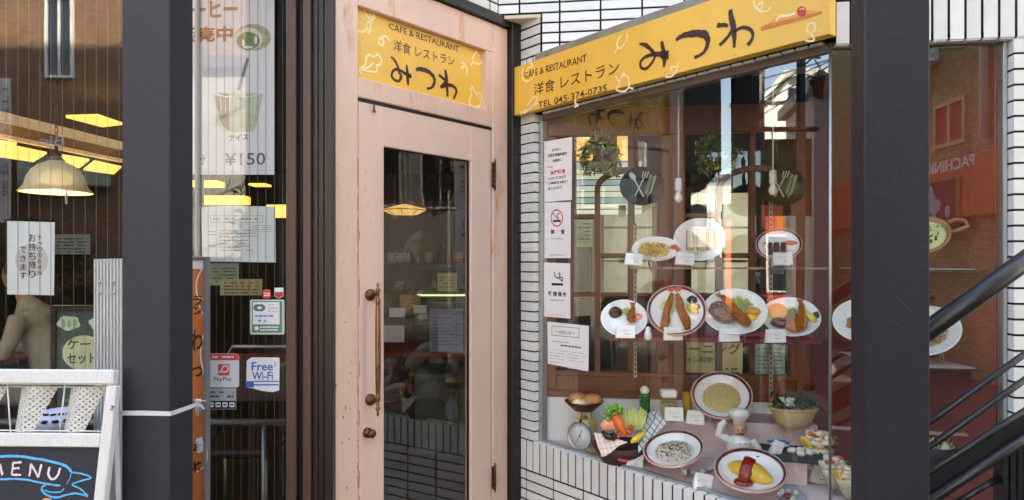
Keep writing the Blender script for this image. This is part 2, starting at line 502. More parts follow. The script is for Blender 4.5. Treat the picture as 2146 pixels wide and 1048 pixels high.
def tiles(parent, s0, s1, z0, z1, pw, ph, dep=-.0045, sa=None, za=None):
    """tiles of pitch pw x ph over a rectangle of the face, cut at its edges; sa, za anchor the joints"""
    sa = s0 if sa is None else sa; za = z0 if za is None else za
    i0 = math.floor((s0 - sa) / pw + 1e-6); i1 = math.ceil((s1 - sa) / pw - 1e-6)
    j0 = math.floor((z0 - za) / ph + 1e-6); j1 = math.ceil((z1 - za) / ph - 1e-6)
    for j in range(j0, j1):
        b, t = max(z0, za + j * ph) + J / 2, min(z1, za + (j + 1) * ph) - J / 2
        if t - b < .004: continue
        for i in range(i0, i1):
            l, r = max(s0, sa + i * pw) + J / 2, min(s1, sa + (i + 1) * pw) - J / 2
            if r - l < .004: continue
            put(parent, tile_mesh(r - l, t - b), T(((l + r) / 2, dep + rnd.uniform(-.0005, .0005), (t + b) / 2)) @ Matrix.Rotation(rnd.uniform(-.004, .004), 4, 'Z'))

# wall under the show window
EC = FC.s(1746)
wl = thing('tiled_wall', 'low white tiled wall with a soldier course under the slanted show window', 'wall', FC.M)
part('backing', MB().box(.008, EC, .0, .16, -.2, .533), m_mortar, wl)
a0 = FC.s(1104)
tiles(wl, .008, EC - .004, .385, .540, .05, .155, sa=a0)
tiles(wl, .008, EC - .004, -.015, .385, .2, .05, sa=a0, za=.385)
# bull-nosed top pieces of the soldier course, one with the sill
top = MB()
i = 0
while a0 + .05 * i < EC:
    l = a0 + .05 * i
    if l > .12: top.box(l + J / 2, min(l + .05, EC) - J / 2, -.0045, .030, .534, .5415, .002)
    i += 1
part('sill_tile', top, m_tile, wl, kind='stuff')

colm = thing('tiled_column', 'narrow white tiled pier between the pink door and the show window', 'wall', FC.M)
cw = FC.s(1121)
part('backing', MB().box(.01, cw - .004, .0, .3, .533, 2.18), m_mortar, colm)
z = .540
LT = MB().prism([(.008, -.0045), (cw, -.0045), (cw, .034), (cw - .008, .034), (cw - .008, 0), (.008, 0)], 'z', -.0213, .0213)
LTm = LT.mesh('corner_tile', m_tile)
while z < 2.17:
    put(colm, LTm, T((rnd.uniform(-.0006, .0006), rnd.uniform(-.0006, .0006), z + .025)), 'corner_tile'); z += .05
kC = FC.s(1134)
part('backing_above', MB().box(.012, kC - .004, .0, .25, 2.18, 2.672), m_mortar, colm)
tiles(colm, .008, kC - .001, 2.474, 2.674, kC - .009, .05, za=2.474)
tiles(colm, .008, kC - .001, 2.30, 2.474, .05, .174, sa=a0 - .05)

# upper wall, set back above the sign
uw = thing('tiled_wall', 'upper white tiled wall running back behind the long yellow sign', 'wall', FU.M)
sj = FU.s(1173)
part('backing', MB().box(.002, 2.6, .0, .03, 2.2, 3.3), m_mortar, uw)
ul = FU.s(1043)
tiles(uw, .002, 1.9, 2.324, 2.674, .2, .05, sa=sj, za=2.674)
tiles(uw, ul, 1.9, 2.674, 2.924, .2, .05, sa=sj, za=2.674)
part('backing_corner', MB().box(ul + .004, 0, .0, .03, 2.676, 3.3), m_mortar, uw)
lw_ = thing('tiled_wall', 'white tiled wall strip above the pink door frame', 'wall', FD.M)
sk = FD.s(1026)
tiles(lw_, -1.5, zs_kink, 2.674, 2.924, .2, .05, sa=sk, za=2.674)
part('backing', MB().box(-1.5, zs_kink - .002, 0, .03, 2.676, 3.3), m_mortar, lw_)
cf = MB().prism([tuple(FU.w(ul - .01, .004, 0).xy), tuple(FU.w(0.0, .004, 0).xy), tuple(FC.w(.004, -.004, 0).xy)], 'z', 2.655, 2.672)
solo('soffit_board', cf, mat('soffit_paint', 'd8cdb6', .6, .05), 'small cream triangular soffit board in the corner above the door and pier', 'soffit board')

# right pier and fascia of the bay
sR0, sR1 = FRR.s(2104, .03), FRR.s(2123)
rw = thing('tiled_column', 'white tiled pier at the far right beside the narrow bay window', 'wall', FRR.M)
part('backing', MB().box(sR1 + .004, sR1 + .9, 0, .3, -.2, 2.158), m_mortar, rw)
RTm = MB().prism([(sR1, .034), (sR1, -.0045), (sR1 + .197, -.0045), (sR1 + .197, 0), (sR1 + .008, 0), (sR1 + .008, .034)], 'z', -.0213, .0213).mesh('corner_tile', m_tile)
z = .01
while z < 2.15:
    put(rw, RTm, T((rnd.uniform(-.0006, .0006), rnd.uniform(-.0006, .0006), z + .025)), 'corner_tile'); z += .05
fz = 2.18
fa = thing('tiled_fascia', 'band of upright white tiles over the right bay window behind the steel post', 'wall', FRR.M)
part('backing', MB().box(.006, 1.6, 0, .2, fz + .004, 2.62), m_mortar, fa)
tiles(fa, .004, 1.5, fz - .022, 2.305, .05, .147, sa=.004)
tiles(fa, .004, 1.5, 2.305, 2.555, .2, .05, sa=.004)
un = MB()
i = 0
while i * .05 < 1.2:
    un.box(.004 + i * .05 + J / 2, .004 + (i + 1) * .05 - J / 2, .0, .034, fz - .022, fz - .014, .001); i += 1
part('underside_tile', un, m_tile, fa, kind='stuff')
fc2 = thing('tiled_fascia', 'band of tiles behind the long yellow sign over the show window', 'wall', FC.M)
part('backing', MB().box(kC, EC, .004, .2, fz + .004, 2.43), m_mortar, fc2)
un = MB(); i = 0
while kC + i * .05 < EC - .05:
    un.box(kC + i * .05 + J / 2, kC + (i + 1) * .05 - J / 2, .004, .034, fz - .006, fz + .003, .001); i += 1
part('underside_tile', un, m_tile, fc2, kind='stuff')
cap = MB().prism([tuple(FC.w(kC, 0, 0).xy), tuple(FC.w(EC, 0, 0).xy), tuple(FRR.w(1.5, 0, 0).xy), tuple(FU.w(2.6, .1, 0).xy), tuple(FU.w(0, .02, 0).xy)], 'z', 2.432, 2.45)
struct('bay_roof', cap, m_flash)
struct('restaurant_facade_right', MB().box(sR1 + .85, sR1 + 8, .0, .3, -.2, 6), m_tile, FRR.M)

# ---------------------------------------------------------------- left storefront
g = .012
sf = thing('storefront_window', 'left storefront of wired glass with brown metal frame beside the pink door', 'window', FA.M, (-1.5, 0, 0))
def vbar(p0, p1, d0, d1, m=m_brown, z0=0, z1=3.0, name='frame', par=None):
    part(name, MB().box(FA.s(p0, d0), FA.s(p1, d0), d0, d1, z0, z1, .003), m, par or sf)
vbar(599, 621, -.03, .06, m_brown2)
vbar(622, 634, .01, .06, m_darkbrown)
vbar(634, 652, -.045, .05, m_brown2)
vbar(652, 667, -.02, .05, m_brown)
vbar(667, 679, -.06, .05, m_darkbrown)
vbar(679, 697, -.105, .06, m_darkbrown)
vbar(407, 414, -.02, .04, mat('pale_gasket', 'b9b5aa', .5, .1), name='mullion')
part('glass_pane', MB().add([(FA.s(410), 0, .16), (FA.s(600), 0, .16), (FA.s(600), 0, 2.72), (FA.s(410), 0, 2.72)], [(0, 1, 2, 3)]), g_store, sf)
part('glass_pane', MB().add([(-6, 0, .16), (FA.s(409), 0, .16), (FA.s(409), 0, 2.72), (-6, 0, 2.72)], [(0, 1, 2, 3)]), g_store, sf)
part('head_frame', MB().box(-6, FA.s(600), -.02, .06, 2.62, 2.72, .003), m_brown, sf)
part('sill_frame', MB().box(-6, FA.s(600), -.02, .06, .10, .165, .003), m_brown, sf)
m_wire = mat('glass_wire', '74766f', .6, .1)
wm = MB().box(-.0006, .0006, .001, .002, .17, 2.7).mesh('wire', m_wire)
for x in [-36, -12, 12, 37, 60, 83, 106, 130, 154, 178, 201, 225, 249, 418, 436, 453, 470, 488, 505, 522, 540, 557, 575, 592]:
    put(sf, wm, T((FA.s(x), 0, 0)), 'wire')

# ---------------------------------------------------------------- door
def dz(px, py, dep=0): return FD.hit(px, py, dep)[1]
fr = thing('door_frame', 'pink painted wooden door frame with a yellow transom panel', 'door frame', FD.M, (-.6, 0, 0))
sL, sa_, sb_, sE = FD.s(695), FD.s(751), FD.s(1019), FD.s(1064)
zt = 2.62; zsT, zsB = 2.475, 2.187; zd = 2.098
Bv = .004
part('left_jamb', MB().box(sL, sa_, -.0, .04, 0, zt, Bv), m_pink, fr)
part('right_jamb', MB().box(FD.s(1033), sE, -.0, .10, 0, zt, Bv), m_pink, fr)
part('head_rail', MB().box(sa_ + .0005, FD.s(1033) - .0005, -.0, .10, zsT, zt, Bv), m_pink, fr)
part('transom_rail', MB().box(sa_ + .0005, FD.s(1033) - .0005, -.0, .10, zd + .008, zsB, Bv), m_pink, fr)
part('transom_stile', MB().box(sb_, FD.s(1033) - .0005, .002, .10, zsB + .0005, zsT - .0005), m_pink, fr)
bd = MB().box(sa_ + .001, sb_ - .001, .028, .034, zsB + .001, zsT - .001)
part('sign_panel', bd, m_yellow, fr)
part('panel_backing', MB().box(sa_, sb_, .0345, .09, zsB, zsT), m_woodd, fr)
sur = thing('door_surround', 'dark brown metal surround boxing in the pink door frame', 'door frame', FD.M, (0, 0, 0))
part('side_post', MB().box(sE + .002, .006, -.03, .14, 0, 2.656, .003), m_darkbrown, sur)
part('top_beam', MB().box(sL - .06, .006, -.02, .14, zt + .002, 2.672, .003), m_darkbrown, sur)
dd = .027
for args in (('CAFE & RESTAURANT', (815, 61), (962, 110), 14, dd, .006, .06), ('洋食 レストラン', (824, 106), (952, 140), 24, dd, .0, .03)):
    w = MB(); text_on(w, FD, *args); part('lettering', w, m_ink, fr)
ink = MB()
S = lambda *p, **k: stroke(ink, FD, p, k.get('w', 8), dd, .12)
def q(x, y, w=9): return (740 + x / 4.3676, y / 4.3676, w / 1.55)
S(q(345, 520, 4), q(375, 545, 9), q(410, 610), q(420, 660), q(440, 700, 11), q(420, 740), q(385, 735), q(355, 700), q(365, 650), q(410, 635, 10), q(470, 670, 11), q(535, 705, 9))
S(q(490, 590, 6), q(497, 680, 13), q(505, 780, 8))
S(q(490, 690, 12), q(530, 695, 15))
part('brush_character', ink, m_ink, fr); ink = MB()
S(q(575, 640, 11), q(610, 632, 14), q(680, 650, 15), q(735, 700, 14), q(745, 750, 11), q(720, 800, 9), q(675, 812, 8))
part('brush_character', ink, m_ink, fr); ink = MB()
S(q(845, 640, 10), q(855, 720, 14), q(860, 800, 12), q(865, 885, 8))
S(q(785, 685, 10), q(820, 715, 10), q(845, 745, 10), q(800, 800, 9))
S(q(800, 800, 9), q(860, 780, 12), q(910, 785, 12), q(943, 820, 11), q(940, 860, 9), q(918, 905, 7))
part('brush_character', ink, m_ink, fr)
S = lambda *p, **k: part('vegetable_drawing', stroke(MB(), FD, [q(a, b, k.get('w', 7)) for a, b in p], 4, dd), m_cream, fr)
S((55, 155), (120, 210), (160, 170), (145, 90)); S((95, 90), (150, 170), (195, 130)); S((205, 155), (160, 205), (160, 260), (140, 310), (130, 230))
S((45, 285), (90, 290), (125, 260), (120, 215), (65, 165)); S((240, 345), (240, 400), (270, 412), (282, 375), (255, 350), (300, 330), (335, 375))
S((55, 630), (110, 590), (120, 530), (150, 500), (190, 520), (225, 500), (258, 540), (250, 590), (215, 600), (215, 655), (160, 655), (60, 640), (85, 680)); S((60, 635), (130, 620), (185, 575))
S((1135, 465), (1095, 530), (1100, 565), (1075, 600)); S((1100, 570), (1150, 585), (1190, 545), (1210, 500)); S((985, 565), (1010, 580), (1010, 615), (985, 620)); S((1010, 580), (1040, 620), (1040, 690))
S((1065, 815), (1085, 850), (1065, 920), (1080, 970), (1150, 975), (1175, 920), (1165, 860), (1120, 850), (1090, 790), (1075, 830)); S((1120, 850), (1165, 920), (1185, 985))

dr = thing('door', 'pink wooden glazed door with a long brass pull handle', 'door', FD.M, (-.6, 0, 0))
dl, de = FD.s(753.2), FD.s(1031); gl, ge = FD.s(807), FD.s(990)
gz = 1.925; gb = .25; dp = .006
part('door_stile', MB().box(dl, gl, dp, .05, .02, zd - .007, .003), m_pinkdoor, dr)
part('door_stile', MB().box(ge, de, dp, .05, .02, zd - .007, .003), m_pinkdoor, dr)
part('door_rail', MB().box(gl + .0004, ge - .0004, dp + .0005, .05, gz, zd - .007, .002), m_pinkdoor, dr)
part('door_rail', MB().box(gl + .0004, ge - .0004, dp + .0005, .05, .02, gb, .002), m_pinkdoor, dr)
part('glass_pane', MB().add([(gl, .03, gb), (ge, .03, gb), (ge, .03, gz), (gl, .03, gz)], [(0, 1, 2, 3)]), g_door, dr)
gs = MB(); gs.box(gl, gl + .004, .022, .034, gb, gz); gs.box(ge - .004, ge, .022, .034, gb, gz); gs.box(gl, ge, .022, .034, gz - .004, gz)
part('glazing_gasket', gs, m_black, dr)
m_brass = mat('brass', '8f6a48', .32, .3, 14, metal=.9, col2='5b4031', thr=.6, scale2=20)
m_brassd = mat('aged_brass', '6d4a34', .38, .3, 20, metal=.85)
hs, hz0, hz1 = FD.s(792, -.055), dz(792, 873, -.055), dz(792, 592, -.055)
hd = MB()
prof = []
Lh = hz1 - hz0
def bead(z, r, w=.008): return [(r * .55, z - w), (r, z), (r * .55, z + w)]
pf = [(.0005, 0), (.004, .004), (.006, .012), (.003, .02), (.009, .028), (.011, .034), (.005, .042), (.009, .05), (.004, .056), (.010, .066), (.010, .085), (.008, .09)]
body = [(.0125, .10), (.0135, .2), (.0125, .3)]
full = [(r, z_) for r, z_ in pf] + [(.0095, .098), (.0108, Lh * .3), (.0112, Lh * .5), (.0108, Lh * .7), (.0095, Lh - .098)] + [(r, Lh - z_) for r, z_ in reversed(pf)]
hd.lathe(full, (hs, -.055, hz0), 16)
hp = part('pull_handle', hd, m_brass, dr)
for py in (618, 838):
    rz = FD.hit(777, py, 0)
    zz = dz(792, py - (2 if py < 700 else -2), -.055)
    rs = MB().lathe([(.0005, -.018), (.008, -.017), (.012, -.010), (.020, -.008), (.0235, -.003), (.024, 0), (.024, .006)], (0, 0, 0), 20, xf=T((rz[0], 0, rz[1])) @ Matrix.Rotation(R(-90), 4, 'X'))
    rs.tube([(rz[0], 0, rz[1]), (rz[0], -.03, rz[1]), (hs, -.055, zz)], [.008, .007, .008], 10)
    part('handle_rose', rs, m_brassd, hp)
kz = FD.hit(771, 907)
part('lock_knob', MB().lathe([(.0005, -.040), (.012, -.039), (.018, -.030), (.017, -.022), (.010, -.018), (.010, -.010), (.020, -.007), (.021, .006)], (0, 0, 0), 20, xf=T((kz[0], 0, kz[1])) @ Matrix.Rotation(R(-90), 4, 'X')), m_brassd, dr)
for y0_, y1_ in ((332, 402), (968, 1032)):
    a = dz(1035, y1_); b = dz(1035, y0_); ss = FD.s(1034)
    h = MB(); h.box(ss - .012, ss + .012, -.004, .002, a + .02, b - .02, .001)
    n_ = 5
    for k in range(n_):
        z_0 = a + .018 + (b - a - .036) * k / n_; h.cyl((ss, -.010, z_0 + .001), (ss, -.010, z_0 + (b - a - .036) / n_ - .001), .0065, n=10)
    h.lathe([(.0005, 0), (.004, .004), (.002, .009), (.006, .013), (.006, .018)], (ss, -.010, a), 10)
    h.lathe([(.006, 0), (.006, .005), (.002, .009), (.004, .014), (.0005, .018)], (ss, -.010, b - .018), 10)
    part('hinge', h, m_brassd, dr)
lt = FD.hit(782, 228)
part('latch', MB().cyl((lt[0], -.006, lt[1] - .012), (lt[0], -.006, lt[1] + .016), .004, n=8).ell((lt[0], -.008, lt[1] - .012), (.008, .006, .006), 8), m_brassd, dr)

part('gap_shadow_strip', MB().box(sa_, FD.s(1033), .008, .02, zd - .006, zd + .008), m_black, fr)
# chipped paint
r_ = random.Random(5)
ch_ = MB()
for _ in range(70):
    sx = sL + (sa_ - sL) * min(.98, max(.02, r_.choice((.04, .95, .5)) + r_.gauss(0, .10))); zz = min(2.0, .35 + abs(r_.gauss(0, .55))); n_ = 6; rr_ = r_.uniform(.0012, .0055) ** 1
    P = [(sx + rr_ * r_.uniform(.5, 1.1) * math.cos(k * 6.283 / n_), -.0006, zz + rr_ * r_.uniform(.6, 2.2) * math.sin(k * 6.283 / n_)) for k in range(n_)]
    ch_.add(P, [tuple(range(n_))])
part('paint_chips', ch_, m_chip, fr, kind='stuff')
ch_ = MB()
for sx in (dl + .004, sa_ - .003):
    z = .1
    while z < 2.0:
        l = r_.uniform(.02, .12)
        if r_.random() < .45: ch_.box(sx - .0012, sx + .0012, -.0006 if sx < sa_ else dp - .0006, .002 if sx < sa_ else dp + .001, z, z + l)
        z += l + .03
part('worn_edge', ch_, m_chip, fr, kind='stuff')
# ---------------------------------------------------------------- steel posts, ribbon, stair rail
def pxbox(mb, x0, x1, Y, depth, z0, z1, c=.004):
    return mb.box((x0 - CX) / F * Y, (x1 - CX) / F * Y, Y, Y + depth, z0, z1, c)
m_steelside = m_steel
lp = thing('steel_post', 'dark square steel post standing left of the door with white tape tied round it', 'post', base=(-1.0, 2.1, 0))
m_steel3 = mat('grey_black_paint', '34373d', .52, .12, 3, bump=.14, bscale=42, spec=.35, col2='55585e', thr=.735, soft=.02, scale2=38, stretch=(1, 1, .45))
part('shaft', pxbox(MB(), 255, 355, 2.1, .157, 0, 3.4), m_steel3, lp)
part('base_plate', pxbox(MB(), 235, 372, 2.05, .26, 0, .015), m_steel, lp)
rp = thing('steel_post', 'wide scratched charcoal steel post standing in front of the show window', 'post', base=(.92, 1.6, 0))
part('shaft', pxbox(MB(), 1812, 1950, 1.6, .068, 0, 3.4), m_steel, rp)
part('base_plate', pxbox(MB(), 1790, 1975, 1.57, .13, 0, .015), m_steel, rp)
m_scr = mat('scratch_grey', '48484e', .5, .2, 30)
def scratches(par, x0, x1, Y, n, seed):
    r_ = random.Random(seed); m = MB()
    for _ in range(n):
        x = r_.uniform(x0, x1); y = abs(r_.gauss(380, 330)) % 1040; a = r_.gauss(.2, 1.1); P = []
        L__ = r_.uniform(15, 60)
        for k in range(5): P.append(at(min(max(x, x0), x1), y, Y) + Vector((0, -.0006, 0))); x += math.cos(a) * L__ / 4; y += math.sin(a) * L__ / 4; a += r_.gauss(0, .25)
        m.tube(P, r_.choice((.00022, .0003, .0004)) * Y / 1.6, 3)
    part('scratches', m, m_scr, par, kind='stuff')
scratches(rp, 1818, 1944, 1.6, 26, 3); scratches(lp, 260, 350, 2.1, 4, 4)

# white tape round the left post
tp = MB()
m_tape = mat('white_tape', 'e4e3ea', .5, .06, 20, bump=.2, bscale=60)
def tp_band(pts, w):
    vs = []; fs = []
    for i, p in enumerate(pts):
        p = Vector(p); vs += [p + Vector((0, 0, w / 2 + rnd.uniform(-.001, .001))), p - Vector((0, 0, w / 2))]
        if i: fs.append((2 * i - 2, 2 * i - 1, 2 * i + 1, 2 * i))
    return vs, fs
kn = at(415, 842, 2.40)
P = [at(250, 866, 2.092), at(300, 866, 2.0955), at(357, 867, 2.094), Vector((-1.0735, 2.12, at(0, 865, 2.12).z)), Vector((-1.0735, 2.19, at(0, 857, 2.19).z)), Vector((-1.074, 2.262, at(0, 849, 2.262).z)), kn]
v_, f_ = tp_band(P, .014)
tp.add([v + Vector((.0006, -.001, 0)) for v in v_] + [v + Vector((-.0006, .001, 0)) for v in v_], f_ + [tuple(i + len(v_) for i in f) for f in f_])
lb = at(252, 862, 2.09); le = at(237, 850, 1.99)
tp.tube([lb, at(243, 862, 2.05), le, at(232, 858, 1.99), at(243, 868, 2.04), lb], .006, 6, flat=.3)
tp.ell(kn, (.012, .01, .012), 8, jit=.2)
for q_ in ((404, 838), (432, 840), (420, 862), (414, 872), (428, 858)):
    tp.tube([kn, (kn + at(*q_, 2.39)) / 2 + Vector((0, -.006, .003)), at(*q_, 2.39)], [.005, .007, .004], 6, flat=.3)
solo('white_tape', tp, m_tape, 'white plastic tape tied in a bow round the left steel post', 'tape')

# orange banner stand behind the left post
YB = 2.44
bn = thing('banner_stand', 'tall orange banner panel with grey frame half hidden behind the left post', 'sign', base=tuple(at(400, 1048, YB)))
x1 = at(434, 0, YB).x; zt_ = at(0, 538, YB).z
m_or = mat('banner_orange', 'd27a3a', .5, .05, 3)
part('panel', MB().box(x1 - .20, x1 - .012, YB, YB + .02, .12, zt_ - .012), m_or, bn)
part('back_sheet', MB().box(x1 - .20, x1 - .012, YB + .0205, YB + .022, .12, zt_ - .012), m_steel2, bn)  # added dark backing, keeps the orange out of the window reflection
fm = MB(); fm.box(x1 - .21, x1, YB - .006, YB + .028, zt_ - .012, zt_, .002); fm.box(x1 - .012, x1, YB - .006, YB + .028, .02, zt_ - .0125, .002)
fm.box(x1 - .212, x1 - .20, YB - .006, YB + .028, .02, zt_ - .0125, .002); fm.box(x1 - .21, x1, YB - .006, YB + .028, .10, .12, .002)
part('frame', fm, mat('dull_grey_frame', '77787a', .6, .1, 10), bn)
part('white_band', MB().box(x1 - .20, x1 - .0125, YB - .002, YB - .0005, zt_ - .045, zt_ - .0125), m_paper, bn)
FBN = Fr((0, YB), (1, 0))
bi = MB(xf=FBN.M)
for ch, y, h in (('ラ', 640, 20), ('ン', 660, 18), ('わ', 735, 44), ('つ', 790, 22), ('み', 860, 24), ('本', 950, 24), ('格', 990, 24)):
    bi = MB(xf=FBN.M); text_on(bi, FBN, ch, (400 if h > 40 else 404, y), (424, y), h, -.0015, .02); part('lettering', bi, m_ink, bn)
bw_ = MB(xf=FBN.M)
for pts in ([(425, 560), (412, 590), (414, 620), (428, 628)], [(418, 640), (426, 660)], [(427, 700), (420, 740), (428, 790)], [(410, 925), (430, 930), (432, 970), (412, 990)]):
    part('drawing', stroke(MB(xf=FBN.M), FBN, pts, 3, -.0015), m_paper, bn)
bw_.add([FBN.M.inverted() @ v for v in [at(411, 920, YB - .0015), at(424, 915, YB - .0015), at(428, 945, YB - .0015), at(413, 950, YB - .0015)]], [(0, 1, 2, 3)])
part('drawing', bw_, m_paper, bn, M=None)

# stair rail on the right
YS = 1.78
def P_(x, y, Y=YS): return at(x, y, Y)
def ext(p, q_, k):
    return P_(p[0] + (q_[0] - p[0]) * k, p[1] + (q_[1] - p[1]) * k)
sr = thing('stair_railing', 'black steel stair railing climbing to the right behind the wide post', 'railing', base=tuple(P_(2050, 900)))
def rail(nm, p, q_, r, k0=-.58, k1=1.6):
    part(nm, MB().cyl(ext(p, q_, k0), ext(p, q_, k1), r, n=16), m_steel2, sr)
rail('handrail', (1945, 692), (2146, 548), .0255)
rail('rod', (1945, 886), (2146, 743), .0085)
rail('rod', (1945, 938), (2146, 797), .0085)
rail('rod', (1945, 990), (2146, 862), .0085)
rail('rod', (2010, 1050), (2090, 1003), .0085, -.2, 1.05)
st = MB(); a = ext((1945, 1018), (2146, 888), -.58); b = ext((1945, 1018), (2146, 888), 1.6)
st.bar(a, b, .008, .058, up=(0, 0, 1))
part('stringer_web', st, m_steel2, sr)
st = MB(); a = ext((1945, 1044), (2146, 912), -.58); b = ext((1945, 1044), (2146, 912), 1.6)
st.cyl(a + Vector((0, -.012, 0)), b + Vector((0, -.012, 0)), .014, n=10)
part('stringer_flange', st, m_steel2, sr)
for x in (2097, 2113, 2128, 2142):
    p = P_(x, 945 - (x - 2088) * .62)
    part('baluster', MB().box(p.x - .0075, p.x + .0075, YS - .02, YS + .02, 0, p.z, .002), m_steel2, sr)
t1 = P_(2075, 0).x
tr = MB()
for k in range(7):
    tr.box(.95 + k * .26, 1.3 + k * .26, YS + .01, YS + .30, .18 * k - .03 - .0, .18 * k)
part('tread', tr, m_steel2, sr, kind='stuff')

# ---------------------------------------------------------------- A-frame menu board
m_wp = mat('white_painted_wood', 'dcdbd8', .5, .05, 6, bump=.25, bscale=40, col2='9b958c', thr=.66, scale2=10, stretch=(3, 1, 1))
m_chalk = mat('chalkboard', '2d2e37', .75, .12, 3, bump=.05)
YM = 2.03; al = R(2.0); lean = R(10)
MM = T(at(245, 772, YM)) @ Matrix.Rotation(-al, 4, 'Z') @ Matrix.Rotation(-lean, 4, 'X')
mb_ = thing('menu_board', 'white A-frame menu stand with chalkboard and perforated cone holders', 'menu board', MM, (0, 0, -1.1))
u_ = YM / F
part('top_bar', MB().box(-.62, 0, -.018, .02, -.050, -.004, .006), m_wp, mb_)
part('leg', MB().box(-.020, .012, -.014, .014, -1.12, -.052, .003), m_wp, mb_)
part('leg', MB().box(-.632, -.60, -.014, .014, -1.12, -.052, .003), m_wp, mb_)
part('rail', MB().box(-.5995, -.0205, -.012, .012, -.232, -.192, .003), m_wp, mb_)
part('rail', MB().box(-.5995, -.0205, -.012, .012, -.95, -.91, .003), m_wp, mb_)
part('chalkboard', MB().box(-.5995, -.0205, -.002, .008, -.9095, -.2325), m_chalk, mb_)
for x in (-.03, -.61):
    part('rear_leg', MB().bar((x, .03, -.03), (x, .26, -1.09), .024, .02, up=(1, 0, 0)), m_wp, mb_)
wr = MB()
for x in (-.335, -.155, -.50): wr.cyl((x, .0, -.05), (x + (.03 if x == -.335 else 0), .0, -.193), .0022, n=6)
wr.cyl((-.59, .001, -.186), (-.02, .001, -.186), .0022, n=6); wr.cyl((-.59, .02, -.057), (-.02, .02, -.057), .003, n=6)
part('wire', wr, m_wp, mb_)
def perf_mat():
    m = mat('perforated_metal', 'd5d5cf', .45, .04, 8)
    nt = m.node_tree; N = nt.nodes; L = nt.links
    b = N['Principled BSDF']
    tc = N.new('ShaderNodeTexCoord')
    mp = N.new('ShaderNodeMapping'); mp.inputs['Scale'].default_value = (92, 92, 92); mp.inputs['Rotation'].default_value = (0, R(45), 0)
    L.new(tc.outputs['Object'], mp.inputs[0])
    fr_ = N.new('ShaderNodeVectorMath'); fr_.operation = 'FRACTION'; L.new(mp.outputs[0], fr_.inputs[0])
    sb = N.new('ShaderNodeVectorMath'); sb.operation = 'SUBTRACT'; sb.inputs[1].default_value = (.5, .5, .5); L.new(fr_.outputs[0], sb.inputs[0])
    ml = N.new('ShaderNodeVectorMath'); ml.operation = 'MULTIPLY'; ml.inputs[1].default_value = (1, 0, 1); L.new(sb.outputs[0], ml.inputs[0])
    ln = N.new('ShaderNodeVectorMath'); ln.operation = 'LENGTH'; L.new(ml.outputs[0], ln.inputs[0])
    ct = N.new('ShaderNodeMath'); ct.operation = 'GREATER_THAN'; ct.inputs[1].default_value = .25; L.new(ln.outputs['Value'], ct.inputs[0])
    L.new(ct.outputs[0], b.inputs['Alpha'])
    return m
m_perf = perf_mat()
def cone(x0, x1, x2, x3, yb=-.190, yt=-.056):
    """a folded cone of perforated sheet: front face x0..x1 at the top, x2..x3 at the foot"""
    mid_t = (x0 + x1) / 2 - .004; mid_b = (x2 + x3) / 2
    V = [(x0, .022, yt), (mid_t, -.010, yt), (x1, .022, yt), (x2, .012, yb), (mid_b, -.008, yb), (x3, .012, yb), ((x0 + x1) / 2, .046, yt), (mid_b, .020, yb)]
    m = MB().add(V, [(0, 3, 4, 1), (1, 4, 5, 2), (2, 5, 7, 6), (6, 7, 3, 0)])
    part('cone_holder', m, m_perf, mb_)
cone(-.305, -.190, -.302, -.245)
cone(-.150, -.040, -.150, -.088)
cone(-.455, -.348, -.455, -.40)
FM_ = None
ck = MB(); cb = MB()
def cpt(px, py):                          # photo point on the chalkboard face -> board coordinates
    O = MM @ Vector((0, -.004, 0)); n = (MM.to_3x3() @ Vector((0, 1, 0)))
    v = Vector(((px - CX) / F, 1, (HY - py) / F)); c0 = Vector((0, 0, EYE))
    t = (O - c0).dot(n) / v.dot(n)
    p = MM.inverted() @ (c0 + v * t)
    return p.x, p.z, YM / F
class _C:
    pass
def cs(mb, pts, w, rough=.25): stroke(mb, None, pts, w, -.0045, rough, 6, prj=cpt)
def q(x, y): return (x / 3.402, 740 + y / 3.402)
cs(cb, [q(-90, 760), q(0, 738), q(120, 735), q(250, 752), q(380, 775), q(470, 805), q(510, 845)], 5)
cs(cb, [q(510, 845), q(500, 890), q(475, 935)], 1.6)
cs(cb, [q(-60, 905), q(60, 898), q(180, 902), q(330, 932), q(430, 945)], 4)
cs(cb, [q(515, 850), q(590, 862), q(650, 888), q(600, 905), q(515, 935), q(570, 965), q(625, 1015)], 3)
cs(cb, [q(628, 1020), q(540, 1000), q(460, 1015), q(400, 1030), q(330, 1010), q(298, 965), q(330, 935)], 4)
cs(cb, [q(320, 975), q(350, 990), q(430, 990), q(458, 965)], 2.5)
part('chalk_ribbon', cb, mat('blue_chalk', '57b5e8', .9, .15, 40), mb_)
for letter in ((((0, 790), (18, 870)), ((-50, 870), (-35, 790), (-15, 850), (2, 790))), (((95, 780), (85, 865)), ((92, 782), (155, 778)), ((90, 822), (140, 820)), ((85, 867), (150, 868))),
               (((222, 788), (210, 880)), ((222, 788), (272, 885)), ((295, 792), (275, 885))), (((355, 812), (345, 860), (360, 893), (385, 898), (412, 870), (430, 818)),)):
    ck = MB()
    for p in letter: cs(ck, [q(*a) for a in p], 4.2, .3)
    part('chalk_letter', ck, mat('pink_chalk', 'f2d9e0', .9, .1, 40), mb_)
ln_ = MB(); lp_ = lambda *p: cs(ln_, [q(*a) for a in p], 3)
lp_((300, 1050), (330, 1040), (370, 1046)); 
part('chalk_drawing', ln_, mat('orange_chalk', 'e2a878', .9, .1, 40), mb_)

